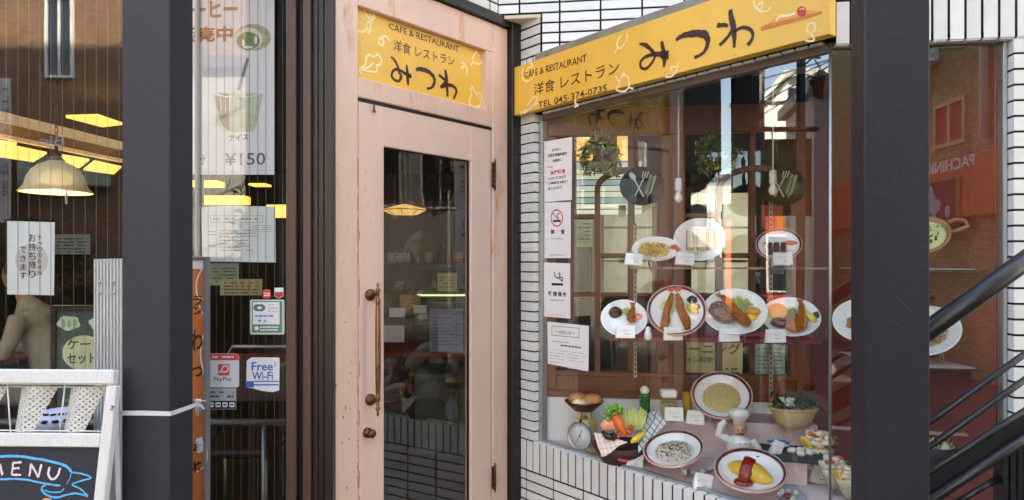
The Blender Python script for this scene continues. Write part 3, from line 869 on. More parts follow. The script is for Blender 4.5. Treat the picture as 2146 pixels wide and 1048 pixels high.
# corrugated sheet leaning beside the post
YC = 2.42
cor = MB(); xa = at(197, 0, YC).x; xb = at(262, 0, YC).x; n = 56; prev = []
for i in range(n + 1):
    x = xa + (xb - xa) * i / n
    d = .0035 * (1 if (i // 3) % 2 else -1)
    prev.append((x, YC + d))
po = prev + [(x, y + .002) for x, y in reversed(prev)]
vs = [(x, y, .02) for x, y in po] + [(x, y + .002, at(0, 543, YC).z + (x - xa) * .02) for x, y in po]
m_ = len(po)
cor.add(vs, [(i, (i + 1) % m_, m_ + (i + 1) % m_, m_ + i) for i in range(m_)])
pc = thing('corrugated_sheet', 'pale grey ribbed sheet standing upright between menu stand and post', 'panel', base=(xa, YC, 0))
part('sheet', cor, mat('pale_grey_sheet', 'c4c5c2', .5, .05, 6), pc)
bo = MB()
for x in (209, 238):
    for y in (591, 614):
        p = at(x, y, YC - .004); bo.ell(p, (.006, .004, .005), 10)
part('bolt', bo, m_alu, pc, kind='stuff')
bs = thing('slotted_basket', 'white slotted plastic basket seen behind the perforated cones', 'basket', base=tuple(at(130, 880, 2.35)))
bk = MB(); c = at(128, 880, 2.35)
bk.lathe([(.052, -.035), (.085, -.02), (.090, .0), (.078, .022), (.05, .036), (.001, .040)], c, 24)
part('bowl', bk, mat('basket_plastic', 'ccd3e2', .4, .05), bs)
sl = MB()
for k in range(9):
    a = math.pi + math.pi * k / 8
    sl.ell((c.x + .083 * math.cos(a), c.y + .083 * math.sin(a), c.z + .012), (.012, .012, .006), 8)
    sl.ell((c.x + .058 * math.cos(a + .2), c.y + .058 * math.sin(a + .2), c.z + .031), (.011, .011, .004), 8)
part('slot', sl, m_black, bs, kind='stuff')

# ---------------------------------------------------------------- papers and stickers on the storefront
def sheet_thing(name, label, cat, fr_, pts, dep, m=m_paper, th=.0006):
    cx = sum(p[0] for p in pts) / len(pts); cy = max(p[1] for p in pts)
    b = fr_.hit(cx, cy, dep)
    t = thing(name, label, cat, fr_.M, (b[0], dep, b[1]))
    part('sheet', poly_on(MB(), fr_, pts, dep, th), m, t)
    return t
ip = .004
t = sheet_thing('notice', 'white notice with vertical brush writing taped inside the left window', 'notice', FA, [(15, 463), (115, 466), (113, 619), (15, 617)], ip)
cc = FA.hit(66, 545, ip - .0012)
part('pale_circle', MB().add([(cc[0], ip - .0004, cc[1])] + [(cc[0] + .066 * math.cos(k * math.pi / 16), ip - .0004, cc[1] + .066 * math.sin(k * math.pi / 16)) for k in range(32)], [(0, 1 + k, 1 + (k + 1) % 32) for k in range(32)]), mat('pale_pink_print', 'dcd2d2', .7, .02), t)
w = MB()
for i, ch in enumerate('手作りのお弁当'): text_on(w, FA, ch, (78, 502 + i * 12.5), (88, 502 + i * 12.5), 9, ip - .001)
for i, ch in enumerate('お持ち帰り'): text_on(w, FA, ch, (60, 506 + i * 19), (75, 507 + i * 19), 16, ip - .001, .01)
for i, ch in enumerate('できます'): text_on(w, FA, ch, (42, 530 + i * 18), (55, 531 + i * 18), 14, ip - .001, .01)
part('lettering', w, mat('green_black_ink', '2c3b34', .7), t)

pst = mat('pink_poster', 'f4eef3', .6, .03, 3, col2='ecdfe8', thr=.5, soft=.3, scale2=2)
t = sheet_thing('coffee_poster', 'tall pale pink iced coffee poster priced ¥150 inside the glass', 'poster', FA, [(340, -60), (576, -60), (575, 366), (340, 366)], ip, pst)
w = MB()
text_on(w, FA, 'コーヒー', (370, 40), (498, 36), 36, ip - .001, .035)
part('lettering', w, mat('poster_brown', 'a8744a', .6), t)
w = MB(); text_on(w, FA, '販売中', (372, 92), (488, 88), 34, ip - .001, .035)
part('lettering', w, mat('poster_rust', 'b26a2e', .6), t)
w = MB(); text_on(w, FA, '¥150', (471, 347), (556, 345), 26, ip - .001, .005); text_on(w, FA, 'アイス', (480, 297), (520, 293), 13, ip - .001, .02); text_on(w, FA, '分', (413, 345), (430, 345), 22, ip - .001)
part('lettering', w, mat('poster_grey', '6d6e6c', .6), t)
w = MB()
def disc(mb, fr_, cx, cy, rx, ry, dep, n=28, a0=0, a1=2 * math.pi):
    P = [fr_.hit(cx + rx * math.cos(a0 + (a1 - a0) * k / n), cy + ry * math.sin(a0 + (a1 - a0) * k / n), dep) for k in range(n + 1)]
    c = fr_.hit(cx, cy, dep)
    return mb.add([(c[0], dep, c[1])] + [(a, dep, b) for a, b in P], [(0, i + 1, i + 2) for i in range(n)])
w.m = 0; disc(w, FA, 530, 78, 38, 28, ip - .0010)
w.m = 1; disc(w, FA, 521, 82, 29, 24, ip - .0014)
w.m = 2; disc(w, FA, 520, 86, 24, 19, ip - .0018)
w.m = 3; disc(w, FA, 510, 90, 3, 8, ip - .0021); disc(w, FA, 536, 84, 3, 9, ip - .0021); disc(w, FA, 520, 99, 10, 3, ip - .0021)
# tall glass
w.m = 4; w.add([(a, ip - .001, b) for a, b in [FA.hit(x, y, ip) for x, y in ((446, 195), (552, 195), (538, 262), (530, 276), (468, 276), (458, 262))]], [(0, 1, 2, 3, 4, 5)])
w.m = 5; w.add([(a, ip - .0014, b) for a, b in [FA.hit(x, y, ip) for x, y in ((452, 196), (480, 196), (480, 240), (482, 274), (466, 262), (456, 232))]], [(0, 1, 2, 3, 4, 5)])
w.m = 3
for k in range(9): stroke(w, FA, [(462 + k * 9.5, 202), (464 + k * 8.5, 232 + (k % 3) * 4)], 1.4, ip - .0017)
stroke(w, FA, [(448, 196), (478, 203), (520, 203), (552, 194)], 3, ip - .0019)
w.m = 6; stroke(w, FA, [(519, 122), (500, 188)], 6, ip - .0021)
part('picture', w, [mat('print_beige_pattern', 'c3b79b', .7, .35, 90), mat('print_cream', 'e8ecd9', .7, .03), mat('print_olive', '8f9a70', .7, .2, 40), m_paper,
                    mat('print_ice', 'd3d4bd', .7, .12, 30), mat('print_coffee', '9c8066', .7, .15, 20), mat('print_straw', '8b918b', .7)], t)

t = sheet_thing('notice', 'wide white printed notice with boxed heading below the pink poster', 'notice', FA, [(421, 434), (470, 431), (577, 433), (578, 550), (424, 548)], ip)
w = MB(); lines_on(w, FA, 458, 540, (488, 494), ip - .001, 1.6, .2, seed=2)
for k, y in enumerate(range(482, 530, 7)): lines_on(w, FA, 460, 530 - (k % 3) * 12, (y,), ip - .001, 1.7, .12, seed=k + 5)
lines_on(w, FA, 437, 452, (484, 491, 514), ip - .001, 2, .1, seed=31)
part('print', w, m_printl, t)
w = MB()
for a, b in (((441, 452), (550, 466)), ((531, 473), (568, 485))):
    for p, r_ in (((a[0], a[1]), (b[0], a[1])), ((a[0], b[1]), (b[0], b[1])), ((a[0], a[1]), (a[0], b[1])), ((b[0], a[1]), (b[0], b[1]))): stroke(w, FA, [p, r_], 1, ip - .001, n=1)
lines_on(w, FA, 446, 546, (457,), ip - .001, 4, .3, seed=9); lines_on(w, FA, 534, 565, (476, 480), ip - .001, 1.5, .2, seed=12)
part('print', w, mat('yellow_grey_print', 'b3b394', .7), t)
w = MB(); lines_on(w, FA, 460, 482, (482, 489), ip - .0012, 1.8, .1, seed=21); lines_on(w, FA, 470, 522, (515,), ip - .0012, 1.6, .2, seed=22)
part('print', w, mat('pink_print', 'd99a9a', .7), t)

def rrect(x0, y0, x1, y1, r=4):
    P = []
    for cx, cy, a in ((x1 - r, y0 + r, -90), (x1 - r, y1 - r, 0), (x0 + r, y1 - r, 90), (x0 + r, y0 + r, 180)):
        for k in range(4): P.append((cx + r * math.cos(R(a + 30 * k)), cy + r * math.sin(R(a + 30 * k))))
    return P
op = -.0018
def patch(mb, fr_, x0, y0, x1, y1, dep, r=0):
    P = rrect(x0, y0, x1, y1, r) if r else [(x0, y0), (x1, y0), (x1, y1), (x0, y1)]
    Q = [fr_.hit(x, y, dep) for x, y in P]
    return mb.add([(a, dep, b) for a, b in Q], [tuple(range(len(Q)))])
m_pp = mat('pay_red', 'e8564d', .45); m_blue = mat('wifi_blue', '2f74c0', .45); m_green = mat('sticker_green', '5d8d66', .45)
t = sheet_thing('pay_sticker', 'square white payment sticker with red top band and red P logo', 'sticker', FA, rrect(434, 741, 501, 812, 5), op)
w = MB(); w.m = 0; patch(w, FA, 434.5, 741.5, 500.5, 755, op - .0003, 3); patch(w, FA, 457, 763, 481, 787, op - .0003, 3)
w.m = 1; stroke(w, FA, [(463, 782), (467, 769), (475, 767), (478, 773), (474, 779), (458, 779)], 2.8, op - .0006); lines_on(w, FA, 445, 490, (746,), op - .0006, 4, .1, seed=3)
w.m = 2; text_on(w, FA, 'PayPay', (448, 801), (486, 801), 11, op - .0003, .004)
part('print', w, [m_pp, m_paper, m_print], t)
t = sheet_thing('wifi_sticker', 'white sticker reading Free Wi-Fi in blue with peeling corner', 'sticker', FA, [(517, 756), (527, 749), (584, 749), (586, 752), (585, 818), (571, 822), (548, 819), (530, 814), (516, 812)], op)
w = MB(); w.m = 0; text_on(w, FA, 'Free', (527, 777), (572, 777), 18, op - .0004, .02); text_on(w, FA, 'Wi-Fi', (528, 796), (572, 796), 17, op - .0004, .02)
patch(w, FA, 515, 799, 532, 812, op - .0003)
patch(w, FA, 532, 798, 584, 800.5, op - .0003); patch(w, FA, 532, 805, 584, 808, op - .0003); w.m = 1; lines_on(w, FA, 574, 580, (758, 762, 766), op - .0003, 1.5, 0)
part('print', w, [m_blue, m_printl], t)
t = sheet_thing('card_sticker', 'grey card sticker with four dark icons under the payment sticker', 'sticker', FA, rrect(433, 814, 495, 858, 1.5), op, mat('silver_sticker', 'b9bec4', .4))
w = MB(); w.m = 0; patch(w, FA, 434, 840, 494, 857, op - .0003); w.m = 1
for k in range(4): patch(w, FA, 437 + k * 14.5, 843, 448 + k * 14.5, 853.5, op - .0006, 2)
w.m = 2; lines_on(w, FA, 440, 468, (820, 829), op - .0005, 4, .2, seed=3); lines_on(w, FA, 476, 490, (821, 829), op - .0005, 4, .2, seed=4)
w.m = 0
for k in range(4): patch(w, FA, 439 + k * 14.5, 847, 446 + k * 14.5, 849.5, op - .0009)
part('print', w, [m_black, m_paper, m_print], t)
t = sheet_thing('card_sticker', 'square green bordered sticker of payment brands on the glass', 'sticker', FA, rrect(524, 628, 596, 701, 3), op, mat('pale_green_sticker', 'cfd9cb', .45))
w = MB(); w.m = 0; patch(w, FA, 528, 631, 591, 697, op - .0003, 2); w.m = 1; patch(w, FA, 530, 633, 586, 680, op - .0006, 1)
w.m = 0; disc(w, FA, 540, 645, 9, 7.5, op - .0009); disc(w, FA, 547, 645, 9, 7.5, op - .0009); w.m = 1; disc(w, FA, 544, 645, 5, 3.5, op - .0012); disc(w, FA, 538, 688, 4.5, 4.5, op - .0006)
lines_on(w, FA, 545, 583, (684, 690), op - .0006, 3.2, .08, seed=8)
w.m = 2; lines_on(w, FA, 562, 583, (638, 645, 651), op - .0009, 2, .1, seed=3); w.m = 3; lines_on(w, FA, 534, 583, (660, 670), op - .0009, 4, .4, seed=5)
part('print', w, [m_green, m_paper, mat('print_pink2', 'e0a9bb', .6), mat('print_blue2', '7d8fb6', .6)], t)
t = sheet_thing('small_sticker', 'small red round-cornered sticker left of the red and white one', 'sticker', FA, rrect(551, 607, 567, 625, 3), op, m_pp)
w = MB(); lines_on(w, FA, 554, 565, (614, 618), op - .0004, 2.4, .05); part('print', w, m_paper, t)
t = sheet_thing('small_sticker', 'small red and white shield sticker above the green one', 'sticker', FA, [(575, 603), (594, 603), (594, 620), (584, 626), (575, 620)], op, m_paper)
w = MB(); Q = [FA.hit(x, y, op) for x, y in ((576, 612), (593, 612), (593, 619.5), (584, 625), (576, 619.5))]; w.add([(a, op - .0004, b) for a, b in Q], [(0, 1, 2, 3, 4)]); part('print', w, m_red, t)
# dark cable hanging inside the glass
solo('cable', MB().tube([FA.M @ Vector((*[FA.hit(x, y, .02)[0]], .02, FA.hit(x, y, .02)[1])) for x, y in ((416, -60), (414, 40), (410, 100), (413, 150), (418, 170), (415, 200), (412, 300), (411, 430), (410, 560))], .0028, 6), m_black, 'thin black cable hanging down inside the glass beside the post', 'cable')

# ---------------------------------------------------------------- restaurant interior, left
m_lite = mat('warm_light_panel', 'ffdf8a', .6, .03, emit=.16, ecol='ffd070')
m_beam = mat('glow_beam', 'c9a684', .5, .1, emit=.035, ecol='ffdcb0')  # lamp light on the beams painted in as faint emission
ZC = 2.42
def onz(px, py, z):
    Y = (z - EYE) * F / (HY - py); return Vector(((px - CX) / F * Y, Y, z))
for i, (lab, Q) in enumerate((('first warm ceiling light panel from the left, partly out of frame', [(-60, 322), (0, 330), (35, 303), (-20, 296)]),
        ('warm ceiling light panel directly left of the hanging glass lampshade', [(-4, 329), (70, 340), (98, 323), (20, 307)]),
        ('warm ceiling light panel just right of the lampshade top', [(140, 344), (166, 353), (187, 337), (128, 327)]),
        ('warm ceiling light panel nearest the steel post', [(175, 357), (238, 366), (254, 352), (198, 340)]),
        ('warm light panel higher up and apart from the row, near the post', [(138, 247), (215, 267), (256, 262), (205, 245)]))):
    vs = [onz(x, y, ZC) for x, y in Q]
    t = thing('ceiling_light', lab, 'ceiling light', base=tuple(sum(vs, Vector()) / 4), group='warm light panels on the restaurant ceiling')
    n = 4
    part('diffuser', MB().add(vs + [v + Vector((0, 0, .02)) for v in vs], [(0, 1, 2, 3), (7, 6, 5, 4)] + [(i_, (i_ + 1) % 4, 4 + (i_ + 1) % 4, 4 + i_) for i_ in range(4)]), m_lite, t)
for k, (Q, w_, lab) in enumerate((([(-40, 235), (255, 306)], .07, 'thick pale beam with painted glow crossing the ceiling above the lampshade'), ([(-40, 277), (255, 337)], .035, 'thin pale beam with painted glow crossing the ceiling between the thick beam and light panels'))):
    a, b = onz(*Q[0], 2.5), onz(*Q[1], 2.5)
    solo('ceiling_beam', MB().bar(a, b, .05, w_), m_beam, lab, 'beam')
for i, (x, y, Y_) in enumerate(((432, 386, 7.0), (545, 388, 7.5), (590, 443, 5.2), (470, 420, 8.0))):
    c = at(x, y, Y_)
    t = thing('ceiling_light', ['long warm light behind the foot of the pink poster, beside the cable', 'warm light panel behind the poster foot at its right', 'small yellow lamp glowing beside the brown frame, right of the notice', 'low warm light strip between the poster and the wide notice'][i], 'ceiling light', base=tuple(c), group='warm lights seen in the second pane')
    part('diffuser', MB().box(c.x - (.16, .10, .09, .28)[i], c.x + (.16, .10, .09, .28)[i], c.y - .1, c.y + .1, c.z - (.03, .012, .045, .05)[i], c.z + (.03, .012, .045, .05)[i], .01), m_lite, t)
# pendant lamp
c = at(118, 405, 3.7); k = 3.7 / F
pl = thing('pendant_lamp', 'bell shaped frosted glass lampshade glowing warm on a chain', 'lamp', base=tuple(c))
sh = MB().lathe([(.012 / k * k, .19), (.035, .185), (.05, .17), (.085, .155), (.118, .125), (.138, .085), (.145, .05), (.155, .03), (.172, .012), (.178, .004), (.174, .002), (.168, .010), (.150, .028), (.140, .05), (.132, .085), (.112, .12), (.08, .148), (.04, .165)], c, 36, wob=lambda a, z: 1 + .012 * math.cos(a * 18))
part('shade', sh, mat('frosted_glass_shade', 'efe6cf', .4, .1, 10, emit=.016, ecol='ffdc9a', trans=.2), pl)
part('bulb', MB().ell(c + Vector((0, 0, .07)), (.035, .035, .045), 12), mat('lamp_bulb', 'ffe0a0', .5, emit=.3, ecol='ffd890'), pl)
part('cap', MB().lathe([(.045, .165), (.04, .185), (.02, .2), (.03, .215), (.012, .225), (.008, .26)], c, 16), m_brassd, pl)
ch = MB()
for i in range(14):
    zz = c.z + .26 + i * .03
    ch.tube([(c.x + .009 * math.cos(a) * (i % 2), c.y + .009 * math.cos(a) * ((i + 1) % 2), zz + .018 * math.sin(a)) for a in [2 * math.pi * j / 8 for j in range(9)]], .002, 5)
part('chain', ch, m_brassd, pl)
part('pull_switch', MB().cyl(at(139, 392, 3.6), at(139, 428, 3.6), .006, n=8), m_whitew, pl)
lgt = bpy.data.lights.new('lamp_light', 'POINT'); lgt.energy = .6; lgt.color = (1, .80, .52); lgt.shadow_soft_size = .04
lo = bpy.data.objects.new('lamp_light', lgt); COL.objects.link(lo); lo.location = c + Vector((0, 0, -.05))
# handrail inside the glass
hr = thing('inner_handrail', 'polished metal bar running behind the storefront glass at waist height', 'rail', base=(-1.5, 2.85, 0))
part('bar', MB().cyl(at(-120, 884, 2.85), at(599, 885, 2.85), .015, n=14), m_alu, hr)
part('upright', MB().cyl(at(552, 893, 2.86), Vector((at(552, 893, 2.86).x, 2.86, .05)), .008, n=10), m_alu, hr)
# cake set board
t = thing('menu_easel', 'dark green board with a cream oval reading ケーキセット behind the glass', 'sign', base=tuple(at(170, 800, 2.8)))
FK = Fr((0, 2.80), (1, 0))
part('board', poly_on(MB(xf=FK.M), FK, [(117, 652), (240, 652), (240, 860), (120, 860)], 0, .012), mat('board_green', '4a5d58', .6, .1), t)
fm = MB(); a = FK.hit(108, 640); b = FK.hit(119, 860); fm.box(a[0], b[0], 2.79, 2.82, b[1], a[1]); a = FK.hit(119, 640); b = FK.hit(245, 651); fm.box(a[0] + .0005, b[0], 2.79, 2.82, b[1], a[1])
part('frame', fm, m_woodd, t)
w = MB(xf=FK.M); w.m = 0; disc(w, FK, 176, 740, 46, 37, -.001); w.m = 1; text_on(w, FK, 'ケーキ', (141, 733), (216, 731), 22, -.002, .012); text_on(w, FK, 'セット', (141, 763), (200, 762), 22, -.002, .012)
w.m = 2
for cx in (144, 211):
    P = []
    for k in range(24):
        a_ = 2 * math.pi * k / 24; rr_ = 1 + .10 * math.sin(5 * a_ + cx)
        P.append(FK.hit(cx + 24 * rr_ * math.cos(a_), 677 + 15 * rr_ * math.sin(a_)))
    w.add([(p[0], -.001, p[1]) for p in P], [tuple(range(24))])
w.m = 3
for cx in (133, 145, 157): disc(w, FK, cx, 678, 4, 9, -.002)
part('print', w, [mat('board_cream', 'd9dcae', .7), m_ink, mat('board_mint', 'd4e6d3', .7), mat('board_leaf', '9dbf94', .7)], t)
# lamp seen through the door glass
c = at(848, 438, 5.0)
t = thing('ceiling_lamp', 'flat faceted lamp glowing warm inside, seen through the door glass', 'lamp', base=tuple(c))
part('shade', MB().lathe([(.001, -.045), (.10, -.042), (.165, -.012), (.16, .0), (.02, .035), (.001, .036)], c, 8, smooth=False), mat('lamp_cream_glass', 'f0d9a0', .5, .05, emit=.12, ecol='ffc978'), t)
fr_ = MB()
for j in range(8):
    a = j * math.pi / 4; fr_.tube([c + Vector((.10 * math.cos(a), .10 * math.sin(a), -.043)), c + Vector((.166 * math.cos(a), .166 * math.sin(a), -.010))], .003, 4)
    b = a + math.pi / 4; fr_.tube([c + Vector((.166 * math.cos(a), .166 * math.sin(a), -.010)), c + Vector((.166 * math.cos(b), .166 * math.sin(b), -.010))], .003, 4)
part('leading', fr_, m_black, t, kind='stuff'); part('rod', MB().cyl(c + Vector((0, 0, .03)), (c.x, c.y, 2.6), .006, n=6), m_black, t)
for i, (x, y, Y_, w_, lab) in enumerate(((818, 700, 3.9, .16, 'small pale card on the inner table, left in the door glass'), (832, 655, 4.3, .10, 'upright white card left of the yellow leaflet in the door glass'), (880, 648, 4.2, .08, 'small white card right of the yellow leaflet in the door glass'))):
    c = at(x, y, Y_); solo('small_card', MB().box(c.x - w_ / 2, c.x + w_ / 2, c.y, c.y + .01, c.z - w_ * .3, c.z + w_ * .3), m_paper, lab, 'card')
# lit cake showcase inside, seen through the door glass
sc_ = thing('cake_showcase', 'glass cake showcase with a thin light strip, seen through the door glass', 'showcase', base=(-.55, 5.0, .03))
xs0, xs1 = at(868, 0, 4.9).x, at(1010, 0, 4.9).x
part('base', MB().box(xs0, xs1, 4.9, 5.4, .03, .62, .01), mat('steel_grey', '4d5350', .4), sc_)
for zz in (.80, .98, 1.14): part('shelf', MB().box(xs0 + .01, xs1 - .01, 4.92, 5.38, zz - .006, zz, .001), mat('pale_green_glass', '6f8a72', .15, .1), sc_)
part('light_strip', MB().box(xs0 + .02, xs1 - .02, 4.905, 4.92, 1.185, 1.197), mat('strip_light', 'e9f0c0', .5, emit=.22, ecol='e6efb4'), sc_)
part('front_glass', MB().add([(xs0, 4.9, .62), (xs1, 4.9, .62), (xs1, 4.9, 1.2), (xs0, 4.9, 1.2)], [(0, 1, 2, 3)]), g_clear, sc_)
part('top', MB().box(xs0, xs1, 4.9, 5.4, 1.2, 1.225, .004), mat('steel_grey', '4d5350', .4), sc_)
r_ = random.Random(9)
for px_, py_, nm_, kd_, col_, lab in ((822, 545, 'container', 0, 'b9b6aa', 'white cup at the left end of the upper inner shelf'), (845, 520, 'bottle', 1, '2f4a2c', 'green bottle under the faceted lamp behind the door glass'), (872, 548, 'container', 0, '5b3a22', 'brown jar in the middle of the inner shelf behind the door'),
        (898, 520, 'container', 0, 'a39a78', 'cream tin left of the card with four pictures'), (925, 545, 'bottle', 1, '1a1512', 'dark bottle above the card with four pictures'), (960, 540, 'container', 0, 'a5842f', 'yellow tin at the right end of the inner shelf'), (835, 600, 'container', 0, '8a4a3a', 'red brown pot on the lower inner shelf at left'), (905, 605, 'bottle', 1, '6f6a58', 'grey bottle on the lower inner shelf beside the yellow leaflet')):
    c = at(px_, py_, 5.75); c.z = (1.425 if py_ < 590 else 1.175) + .06
    solo(nm_, MB().lathe([(.03, -.06), (.038, -.05), (.038, .02), (.016, .05), (.016, .09), (.001, .09)] if kd_ else [(.03, -.06), (.042, -.055), (.04, .03), (.001, .032)], c, 14), mat('shelf_' + col_, col_, .3, .1), lab, nm_)
inner = thing('inner_shelf', 'dark wooden shelf holding cups and bottles deep behind the door glass', 'shelf', base=(-.7, 6, .03))
for zz in (1.17, 1.42): part('board', MB().box(-1.3, -.3, 5.5, 6.2, zz - .02, zz), m_woodd, inner)
part('back_panel', MB().box(-1.3, -.3, 6.2, 6.22, .03, 2.0), m_woodd, inner)
# tables, chairs, counter, papers
def table(x, y, z, rx, ry, lab):
    t = thing('table', lab, 'table', base=(x, y, .03))
    part('table_top', MB().box(x - rx, x + rx, y - ry, y + ry, z - .03, z, .006), m_wood, t)
    for sx in (-1, 1):
        for sy in (-1, 1): part('leg', MB().box(x + sx * (rx - .06) - .02, x + sx * (rx - .06) + .02, y + sy * (ry - .06) - .02, y + sy * (ry - .06) + .02, .03, z - .0305), m_woodd, t)
    return t
table(-3.9, 4.6, .80, .62, .4, 'brown dining table in front of the seated diner')
table(-1.75, 4.4, .78, .42, .4, 'brown dining table behind the second pane of the storefront')
table(-.75, 5.2, .78, .4, .4, 'brown table with papers seen through the door glass')
def chair(x, y, lab, rot=0):
    M = T((x, y, .03)) @ Matrix.Rotation(rot, 4, 'Z')
    t = thing('chair', lab, 'chair', M)
    part('seat', MB().box(-.2, .2, -.2, .2, .42, .46, .012), m_woodd, t)
    part('backrest', MB().tube([(-.19, .19, .46), (-.2, .22, .85), (-.16, .23, .93), (.16, .23, .93), (.2, .22, .85), (.19, .19, .46)], .011, 8), m_alu, t)
    part('back_pad', MB().box(-.17, .17, .205, .235, .62, .86, .01), mat('chair_pad', '5a4038', .6), t)
    for sx in (-.18, .18):
        for sy in (-.18, .18): part('leg', MB().cyl((sx, sy, 0), (sx * .95, sy * .95, .42), .012, n=8), m_alu, t)
chair(-1.42, 3.55, 'dark chair with tubular metal back near the brown frame', 0)
chair(-2.05, 3.7, 'dark chair with tubular metal back behind the orange banner', .3)
chair(-4.3, 3.9, 'dark chair with metal tube back behind the menu stand', -.4)
ct = thing('counter', 'dark wooden counter at the back of the restaurant', 'counter', base=(-1.2, 7.2, .03))
part('body', MB().box(-2.6, .8, 7.0, 7.6, .03, 1.05), m_woodd, ct); part('counter_top', MB().box(-2.65, .85, 6.95, 7.65, 1.0505, 1.09, .005), m_wood, ct)
for i, (x, y, w_, h_, Y_, c_, lab) in enumerate(((150, 512, 75, 42, 5.5, '8e98a8', 'grey blue framed notice on the wall right of the brush notice'), (505, 602, 88, 34, 3.3, 'b9a97a', 'cream board standing behind the glass above a chair'),
        (840, 540, 34, 20, 4.6, '9aa08e', 'small pale leaflet pinned up inside, upper left in the door glass'), (937, 591, 40, 38, 4.2, 'c8bd8a', 'cream card with four pictures inside the door glass'), (860, 640, 44, 42, 4.4, 'a8843a', 'yellow leaflet hanging inside the door glass'),
        (935, 692, 70, 90, 3.75, '8287a0', 'grey blue printed board low behind the door glass'), (470, 575, 60, 46, 5.2, '93a79b', 'pale green picture hanging at the back under the wide notice'))):
    c = at(x, y, Y_); a, b = w_ * Y_ / F / 2, h_ * Y_ / F / 2
    t = thing('board', lab, 'board', base=(c.x, c.y, c.z - b))
    part('sheet', MB().box(c.x - a, c.x + a, c.y, c.y + .012, c.z - b, c.z + b), mat('board_' + c_, c_, .6, .1, 8), t)
    FP = Fr((0, Y_), (1, 0)); w = MB(xf=FP.M); lines_on(w, FP, x - w_ * .4, x + w_ * .4, [y - h_ * .3 + j * 7 for j in range(int(h_ * .7 / 7) + 1)], -.001, 2.2, .3, seed=i)
    part('print', w, m_print, t)
# seated diner
dn = thing('person', 'diner in a pale shirt seated at the table behind the left window', 'person', T((-.20, 0, 0)), (-2.98, 4.62, .03))
b_ = MB(); hp_ = Vector((-2.96, 4.66, .56))
b_.tube([hp_, (-3.0, 4.64, .72), (-3.04, 4.62, .90), (-3.09, 4.60, 1.06), (-3.12, 4.59, 1.14), (-3.14, 4.58, 1.20)], [.16, .145, .16, .165, .10, .055], 14, flat=.8)
b_.ell((-3.05, 4.60, 1.05), (.12, .2, .09), 14)
for sy in (-1, 1):
    b_.tube([(-3.06, 4.60 + sy * .18, 1.08), (-3.08, 4.60 + sy * .23, .92), (-3.13, 4.58 + sy * .21, .83), (-3.24, 4.55 + sy * .15, .835), (-3.42, 4.52 + sy * .1, .86)], [.062, .052, .050, .044, .036], 10)
    b_.tube([hp_ + Vector((0, sy * .09, -.02)), (-3.3, 4.66 + sy * .11, .54), (-3.42, 4.66 + sy * .11, .50)], [.10, .08, .06], 10)
part('shirt', blob('shirt', b_, .018), mat('pale_shirt', 'aaa498', .85, .12, 8, bump=1.0, bscale=11), dn)
b_ = MB(); b_.tube([(-3.13, 4.58, 1.16), (-3.16, 4.575, 1.28)], [.052, .05], 10); b_.ell((-3.19, 4.57, 1.345), (.088, .075, .11), 14); b_.ell((-3.275, 4.57, 1.335), (.018, .014, .022), 8)
for sy in (-1, 1): b_.ell((-3.17, 4.57 + sy * .076, 1.34), (.018, .010, .03), 8)
part('head', blob('head', b_, .011), mat('skin', 'b98566', .5, .06), dn)
part('hair', MB().ell((-3.165, 4.57, 1.385), (.098, .088, .095), 14, jit=.02), mat('dark_hair', '1c1512', .5), dn)
for sy in (-1, 1):
    b_ = MB(); w0 = Vector((-3.40, 4.52 + sy * .1, .862)); b_.tube([w0, w0 + Vector((-.06, -.01 * sy, .0))], [.030, .034], 10, flat=.6); b_.ell(w0 + Vector((-.085, 0, 0)), (.045, .038, .018), 10)
    for k in range(4):
        yk = (k - 1.5) * .019; L__ = (.075, .088, .082, .064)[k]
        b_.tube([w0 + Vector((-.11, yk, .004)), w0 + Vector((-.11 - L__ * .55, yk * 1.1, .006)), w0 + Vector((-.11 - L__, yk * 1.1, -.012))], [.0095, .009, .007], 7)
    b_.tube([w0 + Vector((-.05, -sy * .03, 0)), w0 + Vector((-.085, -sy * .056, .0)), w0 + Vector((-.12, -sy * .06, -.006))], [.012, .011, .008], 7)
    part('hand', blob('hand', b_, .0045, 1), mat('skin', 'b98566', .5, .06), dn)
# ---------------------------------------------------------------- sign over the show window
DS = -.055
sg = thing('shop_sign', 'long yellow sign board lettered with the café name over the show window', 'sign', FC.M, (0, 0, 2.18))
s0, s1 = .004, FC.s(1739, DS)
zb, ztp = 2.182, 2.425
part('board', MB().box(s0, s1, DS, -.012, zb, ztp, .002), m_yellow, sg)
part('flashing', MB().box(kC + .002, s1, -.045, .01, ztp + .001, 2.462, .003), m_flash, sg)
ds = DS - .0015
def zq(x, y, w=9): return (1060 + x / 2.9, y / 2.9, w / 2.9)
for args in (('CAFE & RESTAURANT', (1099, 165), (1229, 129), 14, ds, .006, .06), ('洋食 レストラン', (1119, 201), (1297, 155), 26, ds, .0, .03), ('TEL 045-374-0735', (1128, 227), (1272, 191), 13, ds, .006, .03)):
    w = MB(); text_on(w, FC, *args); part('lettering', w, m_ink, sg)
ink = MB()
S = lambda *p: stroke(ink, FC, [zq(*a) for a in p], 8, ds, .14)
S((812, 266, 14), (850, 275, 26), (885, 305, 24), (905, 340, 20), (885, 385, 18), (850, 418, 20), (822, 410, 18), (820, 375, 18), (850, 345, 22), (900, 330, 26), (950, 330, 34), (990, 322, 34))
S((948, 250, 22), (955, 300, 28), (965, 345, 34), (960, 408, 16)); S((940, 345, 20), (990, 350, 26))
part('brush_character', ink, m_ink, sg); ink = MB()
S((1033, 242, 20), (1080, 215, 34), (1150, 205, 44), (1205, 208, 46), (1228, 245, 34), (1215, 300, 24), (1180, 335, 20), (1145, 350, 24))
part('brush_character', ink, m_ink, sg); ink = MB()
S((1366, 58, 24), (1368, 100, 34), (1380, 150, 40), (1388, 200, 34), (1388, 290, 18))
